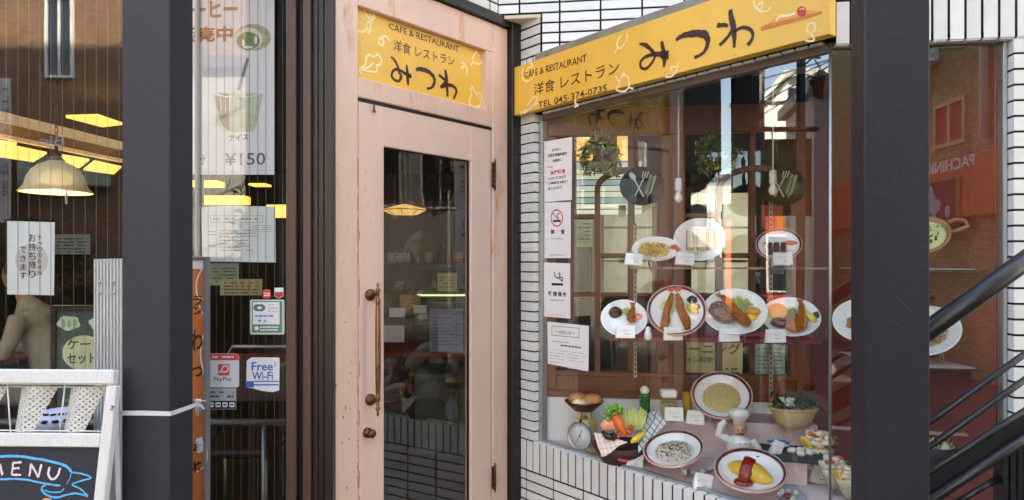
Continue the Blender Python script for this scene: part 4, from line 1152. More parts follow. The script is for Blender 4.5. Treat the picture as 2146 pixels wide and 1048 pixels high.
S((1283, 155, 30), (1330, 152, 24), (1350, 160, 16)); S((1375, 185, 22), (1340, 235, 22), (1298, 275, 24))
S((1385, 200, 20), (1420, 172, 22), (1460, 168, 22), (1495, 190, 22), (1498, 230, 20), (1470, 275, 26))
part('brush_character', ink, m_ink, sg)
S = lambda *p, w=12: part('vegetable_drawing', stroke(MB(), FC, [zq(a, b, w) for a, b in p], 4, ds), m_cream, sg)
S((660, 325), (680, 290), (700, 295), (730, 250), (740, 205)); S((680, 290), (678, 255), (700, 215))
S((1510, 5), (1515, 45), (1550, 60), (1560, 15), (1530, 35), (1545, 70), (1590, 65), (1612, 40)); S((1820, 245), (1850, 250), (1875, 240), (1850, 200), (1830, 190), (1840, 150), (1870, 140), (1880, 180), (1845, 205)); S((1822, 175), (1840, 185))
S((970, 465), (1005, 465), (1040, 425), (1050, 375)); S((1010, 430), (1005, 410), (1035, 405))
S((665, 460), (690, 510), (670, 545), (720, 555), (750, 520), (740, 465), (705, 470), (690, 500)); S((740, 530), (775, 540)); S((700, 465), (715, 450), (735, 465))
S((105, 410), (100, 470), (130, 495), (165, 465), (175, 420), (140, 410), (120, 450)); S((150, 380), (180, 430)); S((130, 640), (170, 590), (190, 600), (160, 650), (100, 680), (95, 700)); S((105, 690), (150, 660), (200, 620))
S((430, 600), (420, 625), (440, 640), (415, 650))
w = MB(); w.m = 0
w.add([(a, ds, b) for a, b in [FC.hit(*zq(x, y)[:2], ds) for x, y in ((1548, 170), (1575, 150), (1920, 68), (1922, 84), (1552, 187))]], [(0, 1, 2, 3, 4)])
w.m = 3; w.add([(a, ds - .0004, b) for a, b in [FC.hit(*zq(x, y)[:2], ds) for x, y in ((1575, 152), (1625, 118), (1700, 90), (1780, 80), (1860, 62), (1915, 70))]], [tuple(range(6))])
w.m = 1; stroke(w, FC, [zq(1640, 128, 10), zq(1670, 98, 18), zq(1720, 95, 14), zq(1760, 78, 12)], 5, ds - .0008, .3)
w.m = 2; disc(w, FC, *zq(1798, 70)[:2], 10, 11, ds - .001); w.m = 1; stroke(w, FC, [zq(1785, 60, 5), zq(1800, 52, 5), zq(1815, 60, 5)], 2, ds - .0014)
part('food_drawing', w, [mat('plank_orange', 'd98038', .6), mat('pale_food', 'f6eab0', .6), m_red, mat('plank_light', 'e8a655', .6)], sg)

for k in range(6):
    for zz in (zb + .014, ztp - .014): part('screw', MB().cyl((s0 + .03 + (s1 - s0 - .06) * k / 5, DS + .001, zz), (s0 + .03 + (s1 - s0 - .06) * k / 5, DS - .002, zz), .0035, n=8), m_alu, sg)
# ---------------------------------------------------------------- show window frames and glass
GD_ = .030
sw = thing('show_window', 'large slanted show window with slim metal frame over the tiled base', 'window', FC.M, (0, 0, .54))
gz0, gz1 = .542, 2.176
sE_ = FC.s(1746, GD_)
part('glass_pane', MB().add([(FC.s(1138, GD_), GD_, gz0), (sE_, GD_, gz0), (sE_, GD_, gz1), (FC.s(1138, GD_), GD_, gz1)], [(0, 1, 2, 3)]), g_show, sw)
part('side_frame', MB().box(FC.s(1131, GD_), FC.s(1138, GD_), GD_ - .008, GD_ + .03, gz0, gz1, .001), m_alu, sw)
part('sill_frame', MB().box(cw + .002, sE_, GD_ - .006, GD_ + .02, gz0 - .0005, gz0 + .010, .001), m_alu, sw)
part('head_frame', MB().box(FC.s(1138, GD_), sE_, GD_ - .01, GD_ + .03, gz1 - .030, gz1 + .002, .002), mat('header_bronze', '6a5c4e', .5, .1), sw)
part('corner_bead', MB().cyl(FC.M.inverted() @ FRR.w(.0, GD_, gz0), FC.M.inverted() @ FRR.w(.0, GD_, gz1), .0045, n=8), m_alu, sw)
sr_ = FRR.s(2101, GD_)
rwn = thing('bay_window', 'narrow bay window pane behind the wide steel post', 'window', FRR.M, (0, 0, .54))
part('glass_pane', MB().add([(.0, GD_, .2), (sr_, GD_, .2), (sr_, GD_, gz1), (0, GD_, gz1)], [(0, 1, 2, 3)]), g_bay, rwn)
part('side_frame', MB().box(sr_, sR1 - .002, GD_ - .004, GD_ + .03, .2, gz1, .001), m_alu, rwn)
part('head_frame', MB().box(.006, sr_ - .0005, GD_ - .01, GD_ + .03, gz1 - .022, gz1 + .002, .001), mat('header_bronze', '6a5c4e', .5, .1), rwn)
bl = thing('tiled_wall', 'tiled base wall below the narrow bay window', 'wall', FRR.M)
part('backing', MB().box(.004, sR1, 0, .16, -.2, .19), m_mortar, bl)
tiles(bl, .004, sR1, -.01, .19, .2, .05)

# ---------------------------------------------------------------- display case shell
ow = [at(1697, 0, 3.17), Vector((FRR.w(sr_ - .004, GD_ + .03, 0).x, FRR.w(sr_ - .004, GD_ + .03, 0).y, 0))]
struct('display_floor', MB().prism([tuple(FC.w(cw + .01, GD_ + .022, 0).xy), tuple(FRR.w(0, GD_ + .022, 0).xy), tuple(FRR.w(sr_, GD_ + .03, 0).xy), (ow[0].x + .02, ow[0].y + .05), tuple(FB.w(-.02, .01, 0).xy)], 'z', .50, .535), m_lilac)
d_ = (ow[1] - ow[0]); d_.z = 0
side = thing('side_panel', 'orange stained wooden side wall closing the right end of the display', 'panel', base=(ow[0].x, ow[0].y, .2))
sp = MB(); L_s = d_.length; dn_ = d_.normalized(); nn = Vector((-dn_.y, dn_.x, 0))
Ms = Matrix(((dn_.x, nn.x, 0, ow[0].x), (dn_.y, nn.y, 0, ow[0].y), (0, 0, 1, 0), (0, 0, 0, 1)))
for k in range(3):
    w_ = L_s / 3
    part('board', MB(xf=Ms).box(k * w_ + .001, (k + 1) * w_ - .001, .0, .02, .2, 2.42, .002), m_orange, side)
struct('display_ceiling', MB().prism([tuple(FC.w(kC, .1, 0).xy), tuple(FC.w(EC, .1, 0).xy), tuple(FRR.w(sr_, .1, 0).xy), (ow[0].x, ow[0].y + .05), tuple(FB.w(-.02, .01, 0).xy)], 'z', 2.36, 2.42), m_wood)
# wooden partition with arched windows
fx = lambda x: FB.s(x)
fz_ = lambda x, y: FB.hit(x, y)[1]
pt = thing('wooden_partition', 'brown wooden partition with arched glazed windows behind the dishes', 'partition', FB.M, (.6, 0, .76))
def fb(nm, x0, x1, z0, z1, d0=-.01, d1=.04, m=m_wood, c=.004): return part(nm, MB().box(fx(x0), fx(x1), d0, d1, z0, z1, c), m, pt)
zA = fz_(1320, 357); zm = fz_(1415, 452); zl = fz_(1290, 536); zk = fz_(1225, 617); zp = fz_(1300, 784)
zT = fz_(1300, 283)
fb('top_board', 1128, 1702, zT, 2.42)
fb('bottom_board', 1150, 1692, .765 + .012, zp, .0, .035)
fb('base_moulding', 1148, 1694, .757, .792, -.018, .03)
fb('base_moulding', 1148, 1694, zp - .012, zp + .012, -.014, .03)
for x0, x1, d in ((1128, 1166, -.012), (1190, 1203, -.008), (1388, 1408, -.012), (1410, 1436, -.012), (1667, 1702, -.012)): fb('stile', x0, x1, .80, zT - .001, d)
fb('mullion', 1316, 1330, zp + .013, zT - .001, -.006, .03); fb('mullion', 1570, 1583, zp + .013, zT - .001, -.006, .03)
fb('mullion', 1280, 1293, zA + .02, zT - .001, -.004, .03)
for x0, x1 in ((1203, 1247), (1436, 1502)):
    fb('rail', x0, x1, zm - .012, zm + .012, -.004, .03); fb('rail', x0, x1, zk - .011, zk + .011, -.004, .03)
for x0, x1 in ((1258, 1316), (1330, 1388), (1513, 1570), (1583, 1667)):
    fb('rail', x0, x1, zl - .012, zl + .012, -.004, .03); fb('rail', x0, x1, zk - .009, zk + .009, -.004, .03)
for xl, xr in ((1252, 1383), (1507, 1662)):
    l, r_ = fx(xl), fx(xr); zr = zA - (r_ - l) * .30
    P = [(l, 0, zp)] + [(l, 0, zr)] + [((l + r_) / 2 - (r_ - l) / 2 * math.cos(R(a)), 0, zr + (zA - zr) * math.sin(R(a))) for a in range(10, 180, 10)] + [(r_, 0, zr), (r_, 0, zp)]
    vs = []; fs = []
    hw = .014
    for i, p in enumerate(P):
        a = Vector(P[max(i - 1, 0)]); b = Vector(P[min(i + 1, len(P) - 1)]); t_ = (b - a).normalized(); n_ = Vector((-t_.z, 0, t_.x)); p = Vector(p)
        vs += [p + n_ * hw + Vector((0, -.012, 0)), p - n_ * hw + Vector((0, -.012, 0)), p - n_ * hw + Vector((0, .035, 0)), p + n_ * hw + Vector((0, .035, 0))]
        if i:
            o_ = 4 * i
            fs += [(o_ - 4 + k, o_ - 4 + (k + 1) % 4, o_ + (k + 1) % 4, o_ + k) for k in range(4)]
    part('arch', MB().add(vs, fs), m_wood, pt)
part('glass_pane', MB().add([(fx(1190), .015, zp), (fx(1400), .015, zp), (fx(1400), .015, zT), (fx(1190), .015, zT)], [(0, 1, 2, 3)]), g_clear, pt)
part('glass_pane', MB().add([(fx(1430), .015, zp), (fx(1680), .015, zp), (fx(1680), .015, zT), (fx(1430), .015, zT)], [(0, 1, 2, 3)]), g_clear, pt)
solo('white_skirting', MB().box(FB.s(1130), FB.s(1702), -.012, .05, .50, .755, .002), m_whitew, 'low white board under the wooden partition behind the kitchen scale', 'board', FB.M)
# room things behind the partition
bd_ = thing('window_blind', 'pale blue and white slatted blind with painted glow behind the left partition panes', 'blind', FB.M, (.3, .5, 1.4))
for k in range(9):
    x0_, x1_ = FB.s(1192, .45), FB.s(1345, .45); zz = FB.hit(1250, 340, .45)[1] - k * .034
    part('slat', MB().box(x0_, x1_, .45, .462, zz - .028, zz, .002), mat('blind_white', 'e8ebe4', .7, .04, emit=.06, ecol='dfe8e6') if k % 3 else mat('blind_blue', 'a9bfc9', .7, .04, emit=.05, ecol='a9c4d6'), bd_)  # slats are no lamp; their glow is emission put into the material
for x0, x1, lab in ((1194, 1242, 'warm lit paper lantern behind the partition at far left, by the wreath'), (1290, 1334, 'warm lit paper lantern behind the partition left of the frying pan handle')):
    a = FB.hit(x0, 335, .6); b = FB.hit(x1, 284, .6)
    t = thing('paper_lantern', lab, 'lamp', FB.M, ((a[0] + b[0]) / 2, .6, a[1]))
    part('shade', MB().box(a[0], b[0], .55, .65, a[1], b[1], .01), mat('lantern_paper', 'f2c27a', .7, .05, emit=.11, ecol='ffb45e'), t)
    part('ring', MB().box(a[0] - .004, b[0] + .004, .545, .655, b[1], b[1] + .012), m_woodd, t)
t = thing('menu_poster', 'cream poster reading モーニング hanging behind the lower panes', 'poster', FB.M, (FB.s(1500), .30, 1.0))
for x0, x1 in ((1438, 1556),):
    a = FB.hit(x0, 790, .3); b = FB.hit(x1, 716, .3)
    part('sheet', MB().box(a[0], b[0], .3, .303, a[1], b[1]), mat('cream_paper', 'cdbf8c', .7, .05), t)
w = MB(); text_on(w, FB, 'モーニング', (1418, 742), (1552, 742), 22, .299, .01); text_on(w, FB, 'イン料理!', (1439, 760), (1495, 760), 12, .299, .005); lines_on(w, FB, 1485, 1550, (772, 780), .299, 3, .25, seed=4)
part('lettering', w, m_ink, t)
for i, (x0, y0, x1, y1, c_, lab) in enumerate(((1583, 722, 1645, 790, '8aa39b', 'blue green picture board behind the lower right panes'), (1208, 460, 1242, 518, 'b9c9a0', 'pale green certificate behind the left side pane'), (1596, 430, 1640, 480, 'b4472f', 'small red and orange sign glowing behind the right panes'), (1296, 430, 1312, 456, 'a98a55', 'tiny framed picture behind the left arch'))):
    a = FB.hit(x0, y1, .35); b = FB.hit(x1, y0, .35)
    t = thing('board', lab, 'board', FB.M, (a[0], .35, a[1]))
    part('sheet', MB().box(a[0], b[0], .35, .36, a[1], b[1]), mat('board_' + c_, c_, .6, .2, 12), t)
    w = MB(); lines_on(w, FB, x0 + 4, x1 - 4, [y0 + 8 + 8 * j for j in range(int((y1 - y0 - 12) / 8))], .349, 2.4, .3, seed=i + 40); part('print', w, m_print, t)

# ---------------------------------------------------------------- papers in the show window
gi = GD_ - .002
def cpaper(pts, name, label): return sheet_thing(name, label, 'notice', FC, pts, gi - .001)
t = cpaper([(1140, 297), (1199, 287), (1198, 419), (1141, 424)], 'notice', 'white notice with a red line, topmost of the papers beside the tiled pier')
w = MB(); e = gi - .002
for ch, x0_, x1_, y_, h_ in (('お客様へ', 1157, 1177, 318, 6), ('当店は営業時間中', 1149, 1188, 330, 7), ('全面的に', 1158, 1177, 340, 6), ('今より', 1147, 1158, 353, 4), ('とさせて頂きます', 1148, 1186, 378, 6), ('ご理解をお願い', 1149, 1190, 388, 6), ('申し上げます', 1149, 1178, 399, 6)): text_on(w, FC, ch, (x0_, y_), (x1_, y_ - (x1_ - x0_) * .13), h_, e, .02)
part('print', w, m_black, t)
w = MB(); text_on(w, FC, '全席禁煙', (1153, 367), (1184, 363), 9, e, .03); part('red_print', w, m_red, t)
t = cpaper([(1141, 425), (1196, 423), (1196, 541), (1141, 541)], 'notice', 'white no smoking notice 禁煙 with a red ringed cigarette')
w = MB(); P = [(1167 + 12 * math.cos(a), 457 + 17 * math.sin(a)) for a in [2 * math.pi * k / 20 for k in range(21)]]
stroke(w, FC, P, 2.6, e, n=2); stroke(w, FC, [(1158, 446), (1176, 468)], 2.2, e, n=1); part('red_ring', w, m_red, t)
w = MB(); stroke(w, FC, [(1159, 463), (1175, 463)], 4, e - .0003, n=1); stroke(w, FC, [(1170, 458), (1168, 450), (1173, 447)], 2, e - .0003)
text_on(w, FC, '禁', (1154, 491), (1162, 491), 10, e, .02); text_on(w, FC, '煙', (1175, 491), (1183, 491), 10, e, .02); text_on(w, FC, 'No smoking', (1155, 502), (1179, 503), 4, e); lines_on(w, FC, 1153, 1184, (534,), e, 1, .05, seed=3); part('print', w, m_black, t)
t = cpaper([(1140, 550), (1195, 552), (1195, 668), (1140, 663)], 'notice', 'white smoking area notice 喫煙場所 with a black cigarette')
w = MB(); stroke(w, FC, [(1156, 595.5), (1180, 596.5)], 5, e, n=1); stroke(w, FC, [(1162, 570), (1164, 580), (1172, 584), (1178, 590)], 2.4, e); stroke(w, FC, [(1170, 572), (1174, 574), (1172, 580), (1179, 583), (1178, 590)], 2.4, e)
for i, ch in enumerate('喫煙場所'): text_on(w, FC, ch, (1149 + i * 10, 620 + i * .8), (1157 + i * 10, 620.5 + i * .8), 10, e, .02)
text_on(w, FC, 'Smoking area', (1153, 631), (1181, 632), 4, e); lines_on(w, FC, 1147, 1186, (660,), e, 1, .05, seed=6); part('print', w, m_black, t)
t = cpaper([(1147, 674), (1234, 683), (1233, 779), (1148, 762)], 'notice', 'white typed notice headed お知らせ, lowest and widest of the window papers')
w = MB()
for p, r_ in (((1157, 683), (1214, 688)), ((1214, 688), (1213, 708)), ((1213, 708), (1156, 702)), ((1156, 702), (1157, 683))): stroke(w, FC, [p, r_], 1, e, n=1)
text_on(w, FC, '～お知らせ～', (1165, 699), (1204, 703), 8, e, .008)
for j, (y, a, b, h) in enumerate(((714, 1158, 1192, 2), (722, 1175, 1218, 4), (732, 1152, 1222, 1.6), (738, 1152, 1226, 1.6), (744, 1152, 1220, 1.6), (750, 1153, 1222, 1.6), (757, 1152, 1190, 1.6))): lines_on(w, FC, a, b, (y,), e, h, .15, .12, seed=60 + j)
part('print', w, m_print, t)

# ---------------------------------------------------------------- shelves
m_redcloth = mat('red_shelf_cloth', 'cf4448', .8, .12, 10, bump=.2)
m_glassedge = mat('shelf_glass_edge', '7e9f93', .1, .05, trans=.6)
def shelf(lab, fr0, fr1, z, dep0, cloth=None, nm='display_shelf'):
    t = thing(nm, lab, 'shelf', FB.M, (fr0, dep0, z))
    part('board', MB().box(fr0, fr1, dep0, -.012, z - .008, z, .001), cloth or m_glassedge, t)
    return t
d1 = -.30
sh1 = shelf('middle display shelf lined with red cloth and carrying four dishes', FB.s(1277, d1), FB.s(1722, d1), 1.095, d1, m_glassedge)
part('front_edge', MB().box(FB.s(1277, d1), FB.s(1722, d1), d1 - .006, d1 - .0005, 1.079, 1.1005, .001), mat('red_brown_edge', '9e3230', .35, .2, 8), sh1)
part('cloth', MB().box(FB.s(1283, d1), FB.s(1716, d1), d1 - .003, -.02, 1.0955, 1.1015, .001), m_redcloth, sh1)
sh2 = shelf('upper clear glass display shelf carrying three dishes', FB.s(1322, d1), FB.s(1742, d1), 1.418, d1, g_clear)
part('edge', MB().box(FB.s(1322, d1), FB.s(1742, d1), d1 - .004, d1 + .004, 1.408, 1.4185), mat('shelf_front_edge', 'a08072', .2, .3, 6), sh2)
m_pole = mat('slotted_white', 'b9b5a8', .5, .08, 10)
for x, z0_, z1_, lab in ((1331, 790, 470, 'slotted white shelf upright left of the spaghetti dish'), (1615, 840, 400, 'slotted white shelf upright behind the dark toast dish')):
    a = FB.s(x, -.02)
    zb_, zt2 = FB.hit(x, z0_, -.02)[1], FB.hit(x, z1_, -.02)[1]
    t = thing('shelf_upright', lab, 'shelf upright', FB.M, (a, -.02, zb_))
    part('channel', MB().box(a - .008, a + .008, -.028, -.0125, zb_, zt2), m_pole, t)
    sl = MB(); z = zb_ + .01
    while z < zt2: sl.box(a - .003, a + .003, -.0288, -.0278, z, z + .012); z += .024
    part('slots', sl, m_black, t, kind='stuff')
    for zz in (1.083, 1.406):
        if zz < zt2: part('bracket', MB().box(a - .004, a + .004, -.24, -.029, zz - .02, zz), m_pole, t)

# right bay shelves (wedge shaped glass)
for lab, z, c_ in (('upper shelf in the narrow right bay with the small handled pan', 1.417, None), ('lower shelf in the narrow right bay lined with pink cloth', 1.088, 1)):
    poly = [tuple(FRR.w(.16, GD_ + .04, 0).xy), tuple(FRR.w(sr_ - .03, GD_ + .04, 0).xy), tuple(FRR.w(sr_ - .09, .44, 0).xy), tuple(FRR.w(.16, .44, 0).xy)]
    t = thing('bay_shelf', lab, 'shelf', base=(poly[0][0], poly[0][1], z))
    part('board', MB().prism(poly, 'z', z - .007, z), mat('black_shelf_edge', '22201f', .3), t)
    part('cloth', MB().prism([(poly[0][0] + .01, poly[0][1] + .006), (poly[1][0] - .03, poly[1][1] + .006), (poly[2][0] - .02, poly[2][1] - .005), (poly[3][0] + .01, poly[3][1] - .005)], 'z', z + .0005, z + .004), mat('pink_shelf_cloth', 'cf8f94' if c_ else 'b5989a', .8, .08, 12), t)

# riser
rz0, rz1 = .5355, .705
rl, rr2 = FB.s(1340, -.22), FB.s(1712, -.22)
rs_ = thing('display_riser', 'lilac cloth covered step along the back of the display floor', 'riser', FB.M, (rl, -.2, rz0))
part('step', MB().box(rl, rr2, -.235, -.013, rz0, rz1, .006), m_lilac, rs_)

for x0_, x1_, lab in ((1.1, 2.05, 'bright window at the back of the restaurant seen through the left arch'), (2.25, 3.35, 'bright window at the back of the restaurant seen through the right arch')):
    t = thing('rear_window', lab, 'window', base=((x0_ + x1_) / 2, 8.9, .95))
    f = MB(); f.box(x0_, x1_, 8.92, 8.98, .95, 1.0).box(x0_, x1_, 8.92, 8.98, 2.35, 2.4).box(x0_, x0_ + .05, 8.92, 8.98, 1.0, 2.35).box(x1_ - .05, x1_, 8.92, 8.98, 1.0, 2.35).box((x0_ + x1_) / 2 - .025, (x0_ + x1_) / 2 + .025, 8.925, 8.975, 1.0, 2.35)
    for k in range(2): f.box(x0_ + .05, x1_ - .05, 8.93, 8.97, 1.42 + .45 * k, 1.45 + .45 * k)
    part('frame', f, m_woodd, t); part('glass_pane', MB().add([(x0_, 8.95, .95), (x1_, 8.95, .95), (x1_, 8.95, 2.4), (x0_, 8.95, 2.4)], [(0, 1, 2, 3)]), g_clear, t)

table(1.35, 5.4, .78, .4, .4, 'small dark table deep inside, behind the left arch of the partition')
table(2.75, 6.0, .78, .45, .4, 'small dark table deep inside, behind the right arch of the partition')
chair(1.0, 4.9, 'chair silhouetted against the left rear window', 2.6); chair(1.75, 5.9, 'chair beyond the small table behind the left arch', .3)
chair(2.3, 5.5, 'chair silhouetted left of the table behind the right arch', 2.2); chair(3.1, 6.6, 'chair beyond the table behind the right arch', -.2)
for x_, y_, lab in ((1.5, 5.4, 'dark dome lamp hanging over the table behind the left arch'), (2.7, 5.9, 'dark dome lamp hanging over the table behind the right arch')):
    t = thing('dome_lamp', lab, 'lamp', base=(x_, y_, 1.75))
    part('shade', MB().lathe([(.17, 0), (.165, .03), (.13, .09), (.06, .13), (.02, .15), (.015, .18)], (x_, y_, 1.75), 24, cap=False), m_black, t)
    part('cord', MB().cyl((x_, y_, 1.92), (x_, y_, 2.6), .005, n=6), m_black, t)
for k, x_ in enumerate((1.12, 1.96, 2.28, 3.3)):
    cu_ = MB(); P = [(x_ + .012 * i, 8.86 + .02 * math.sin(i * 1.4)) for i in range(-8, 9)]
    cu_.prism(P + [(a, b + .006) for a, b in reversed(P)], 'z', .9, 2.42)
    solo('curtain', cu_, mat('tan_curtain', '8b6f4a', .9, .15, 6), ['tan curtain at the far left edge of the left rear window', 'tan curtain at the right edge of the left rear window', 'tan curtain at the left edge of the right rear window', 'tan curtain at the far right edge of the right rear window'][k], 'curtain')
# ---------------------------------------------------------------- dishes
m_china = mat('white_china', 'f8f9f9', .15, .02, 4, coat=.5)
m_rim = mat('maroon_rim', '7b3a3a', .25, .25, 30, col2='4c2526', thr=.5, soft=.2, scale2=25)
m_pinkrim = mat('pink_rim', 'd8a99a', .25, .1, 20)
def plate_frame(px, py, Y, aspect, roll=0.0):
    P = at(px, py, Y); C_ = Vector((0, 0, EYE))
    c = (C_ - P).normalized(); x = Vector((0, 0, 1)).cross(c).normalized(); y = c.cross(x)
    ca, sa = math.cos(R(roll)), math.sin(R(roll)); x, y = x * ca + y * sa, y * ca - x * sa
    a = math.acos(min(1, aspect)); n = c * math.cos(a) + y * math.sin(a); y = y * math.cos(a) - c * math.sin(a)
    return Matrix(((x.x, y.x, n.x, P.x), (x.y, y.y, n.y, P.y), (x.z, y.z, n.z, P.z), (0, 0, 0, 1)))
def dish(px, py, Y, wpx, aspect, lab, rim=None, roll=0, oval=1.0, stand=True):
    M = plate_frame(px, py, Y, aspect / oval, roll)
    r = wpx * Y / F / 2
    t = thing('plate', lab, 'plate', M)
    pf = [(.001, -.010), (.55, -.012), (.60, -.004), (.97, .020), (1.0, .026), (.985, .030), (.93, .024), (.66, .006), (.60, .001), (.001, .0)]
    S_ = Matrix.Diagonal((r, r * oval, .26 if r > .1 else .2, 1)) if False else Matrix.Diagonal((r, r * oval, 1, 1))
    part('dish', MB(xf=S_).lathe([(a, b * r / .13) for a, b in pf], n=40), m_china, t)
    if rim:
        part('rim_band', MB(xf=S_).lathe([(.88, .0236 * r / .13), (.955, .0300 * r / .13), (.89, .0232 * r / .13)], n=40, cap=False), rim, t)
        part('rim_edge', MB(xf=S_).lathe([(.975, .0318 * r / .13), (1.006, .029 * r / .13), (1.004, .024 * r / .13)], n=40, cap=False), m_pinkrim, t)
    if stand:
        s_ = MB(); 
        for sx in (-.3, .3): s_.tube([(sx * r, -r * oval * .98, .03), (sx * r, -r * oval * .99, -.012), (sx * r, -r * .3, -.035), (sx * r * .6, -r * oval * .9, -.07)], .0022, 6)
        part('wire_stand', s_, m_alu, t)
    return t, r
def bits(n, rx, ry, z0, z1, size, seed=1, cx=0, cy=0, long=1.0, dome=0.0):
    r_ = random.Random(seed); m = MB()
    for _ in range(n):
        a = r_.uniform(0, 2 * math.pi); q = math.sqrt(r_.random())
        x, y = cx + rx * q * math.cos(a), cy + ry * q * math.sin(a)
        z = z0 + (z1 - z0) * r_.random() + dome * (1 - q * q)
        s = size * r_.uniform(.7, 1.3); d = Vector((r_.uniform(-1, 1), r_.uniform(-1, 1), r_.uniform(-.3, .3))).normalized()
        u = d.orthogonal().normalized(); v = d.cross(u); e = s * long
        V = [Vector((x, y, z)) + d * e, Vector((x, y, z)) - d * e] + [Vector((x, y, z)) + (u * math.cos(k * 1.5708) + v * math.sin(k * 1.5708)) * s for k in range(4)]
        m.add(V, [(0, 2 + k, 2 + (k + 1) % 4) for k in range(4)] + [(1, 2 + (k + 1) % 4, 2 + k) for k in range(4)], True)
    return m
def strands(n, rx, ry, z, size, seed, cx=0, cy=0, L=.03, dome=.012):
    r_ = random.Random(seed); m = MB()
    for _ in range(n):
        a = r_.uniform(0, 2 * math.pi); q = math.sqrt(r_.random()); x, y = cx + rx * q * math.cos(a), cy + ry * q * math.sin(a)
        th = r_.uniform(0, math.pi); zz = z + dome * (1 - q * q) * r_.uniform(.5, 1.1); P = []
        for k in range(4):
            P.append((x, y, zz + .003 * math.sin(k * 1.7 + th))); x += math.cos(th) * L / 3; y += math.sin(th) * L / 3; th += r_.uniform(-.9, .9)
        m.tube(P, size, 4, caps=False)
    return m
m_rice = mat('pilaf_rice', 'e2d08e', .5, .12, 60, col2='d9b05c', thr=.62, scale2=60)
m_white = mat('white_rice', 'eae6d6', .5, .05, 60)
m_fry = mat('fried_crumb', 'c9701a', .55, .35, 70, bump=1.6, bscale=160, col2='e8a24a', thr=.54, scale2=110)
m_brownsauce = mat('brown_sauce', '4d2417', .18, .25, 20, coat=.6)
m_cab = mat('cabbage', 'cfe08d', .5, .2, 50)
m_leaf = mat('leaf_green', '3f7a2c', .5, .3, 20)
m_dleaf = mat('parsley', '24421f', .6, .3, 30)
m_egg = mat('egg_yellow', 'e6bd3c', .3, .15, 22, coat=.3, bump=.4, bscale=60, col2='c98a2c', thr=.58, soft=.15, scale2=24)
m_ketch = mat('ketchup', '94200f', .2, .3, 14, coat=.5, bump=.3, bscale=50)
m_lemon = mat('lemon', 'f0cf3a', .35, .1, 20)
m_shrimp = mat('shrimp_red', 'd9583a', .35, .2, 20)
m_potato = mat('potato', 'dba64a', .5, .2, 20)
m_tom = mat('salmon_pink', 'ee9a7d', .4, .12, 20)
m_card = mat('price_card', 'f0f0ec', .6, .02)
m_bread = mat('bread', 'eadcb4', .7, .06, 30, bump=.4)
m_crust = mat('bread_crust', 'b97b43', .6, .2, 14)
m_meat = mat('grilled_meat', '5b3120', .4, .35, 40, bump=.8, bscale=60)
def fried(m, a, b, r0, r1, sh_=True):
    a = Vector(a); b = Vector(b); n = 8; P = []; rr_ = []
    for i in range(n + 1):
        t_ = i / n; P.append(a.lerp(b, t_) + Vector((.002 * math.sin(t_ * 9), 0, .004 * math.sin(math.pi * t_)))); rr_.append((r0 + (r1 - r0) * t_) * (.55 if i in (0,) else .75 if i == n else 1) * rnd.uniform(.88, 1.12))
    m.tube(P, rr_, 12)
    v_ = m.v
    for i in range(len(v_) - 12 * (n + 1), len(v_)): v_[i] = v_[i] + Vector((rnd.uniform(-1, 1), rnd.uniform(-1, 1), rnd.uniform(-1, 1))) * r0 * .09
def tailfan(a, b):
    m = MB(); a = Vector(a); b = Vector(b); d = (b - a).normalized(); s = Vector((d.y, -d.x, 0))
    for k in (-1, 0, 1):
        e = b + d * .024 + s * .013 * k
        m.tube([b, (b + e) / 2 + Vector((0, 0, .003)), e], [.004, .0055, .001], 6, flat=.4)
    return m

# spaghetti (upper shelf, left)
t, r = dish(1375, 527, 2.97, 100, .50, 'oval plate of yellow spaghetti with shrimp on the upper shelf', oval=.62)
part('spaghetti', strands(210, .70 * r, .40 * r, .004, .0016, 3, cx=-.02, dome=.014), mat('pasta_yellow', 'e6bd52', .4, .15, 40), t, kind='stuff')
part('herbs', bits(26, .6 * r, .33 * r, .014, .020, .0022, 5, long=1.6), mat('mushroom_brown', '7a5a23', .5, .3), t, kind='stuff')
part('shrimp', MB().tube([(.62 * r, .1 * r, .02), (.8 * r, .05 * r, .028), (.92 * r, -.08 * r, .024), (.84 * r, -.16 * r, .018)], [.009, .011, .009, .004], 8), m_shrimp, t)
# sandwiches
t, r = dish(1467, 507, 2.97, 108, .83, 'round white plate of cut sandwiches standing on the upper shelf')
for k, (x, w_) in enumerate(((-.48, .20), (-.10, .34), (.34, .17))):
    yy = (-.42, .40)
    o = part('sandwich', MB().box((x) * r, (x + w_) * r, yy[0] * r, yy[1] * r, .004, .030, .003), m_bread, t)
    part('filling', MB().box((x + w_) * r + .0005, (x + w_ + .035) * r, yy[0] * r + .002, yy[1] * r - .002, .005, .028, .001), mat('ham_egg_filling', 'b9854f', .5, .35, 60), o)
    part('crust', MB().box((x - .03) * r, x * r - .0005, yy[0] * r, yy[1] * r, .004, .031, .001), m_crust, o)
part('salad', strands(70, .42 * r, .12 * r, .004, .0012, 8, cx=-.05, cy=-.60 * r, L=.02, dome=.006), mat('salad_white', 'e8ecd6', .5, .1), t, kind='stuff')
part('herbs', bits(12, .4 * r, .1 * r, .008, .014, .002, 5, cy=-.6 * r), m_leaf, t, kind='stuff')
# toast
t, r = dish(1632, 518, 2.93, 92, .72, 'rimmed plate with dark fruit toast at the right of the upper shelf', m_rim)
for x, c_ in ((-.50, m_meat), (-.22, m_meat), (.08, m_meat)): part('toast', MB().box(x * r, (x + .24) * r, -.55 * r, .05 * r, .004, .030, .004), c_, t)
part('cream', MB().ell((-.55 * r, -.2 * r, .012), (.14 * r, .12 * r, .014), 10, jit=.05), m_white, t); part('fruit', MB().ell((.5 * r, .15 * r, .012), (.28 * r, .09 * r, .012), 10, jit=.08), m_shrimp, t)
part('leaf', MB().ell((-.6 * r, .1 * r, .018), (.09 * r, .05 * r, .003), 8), m_leaf, t)

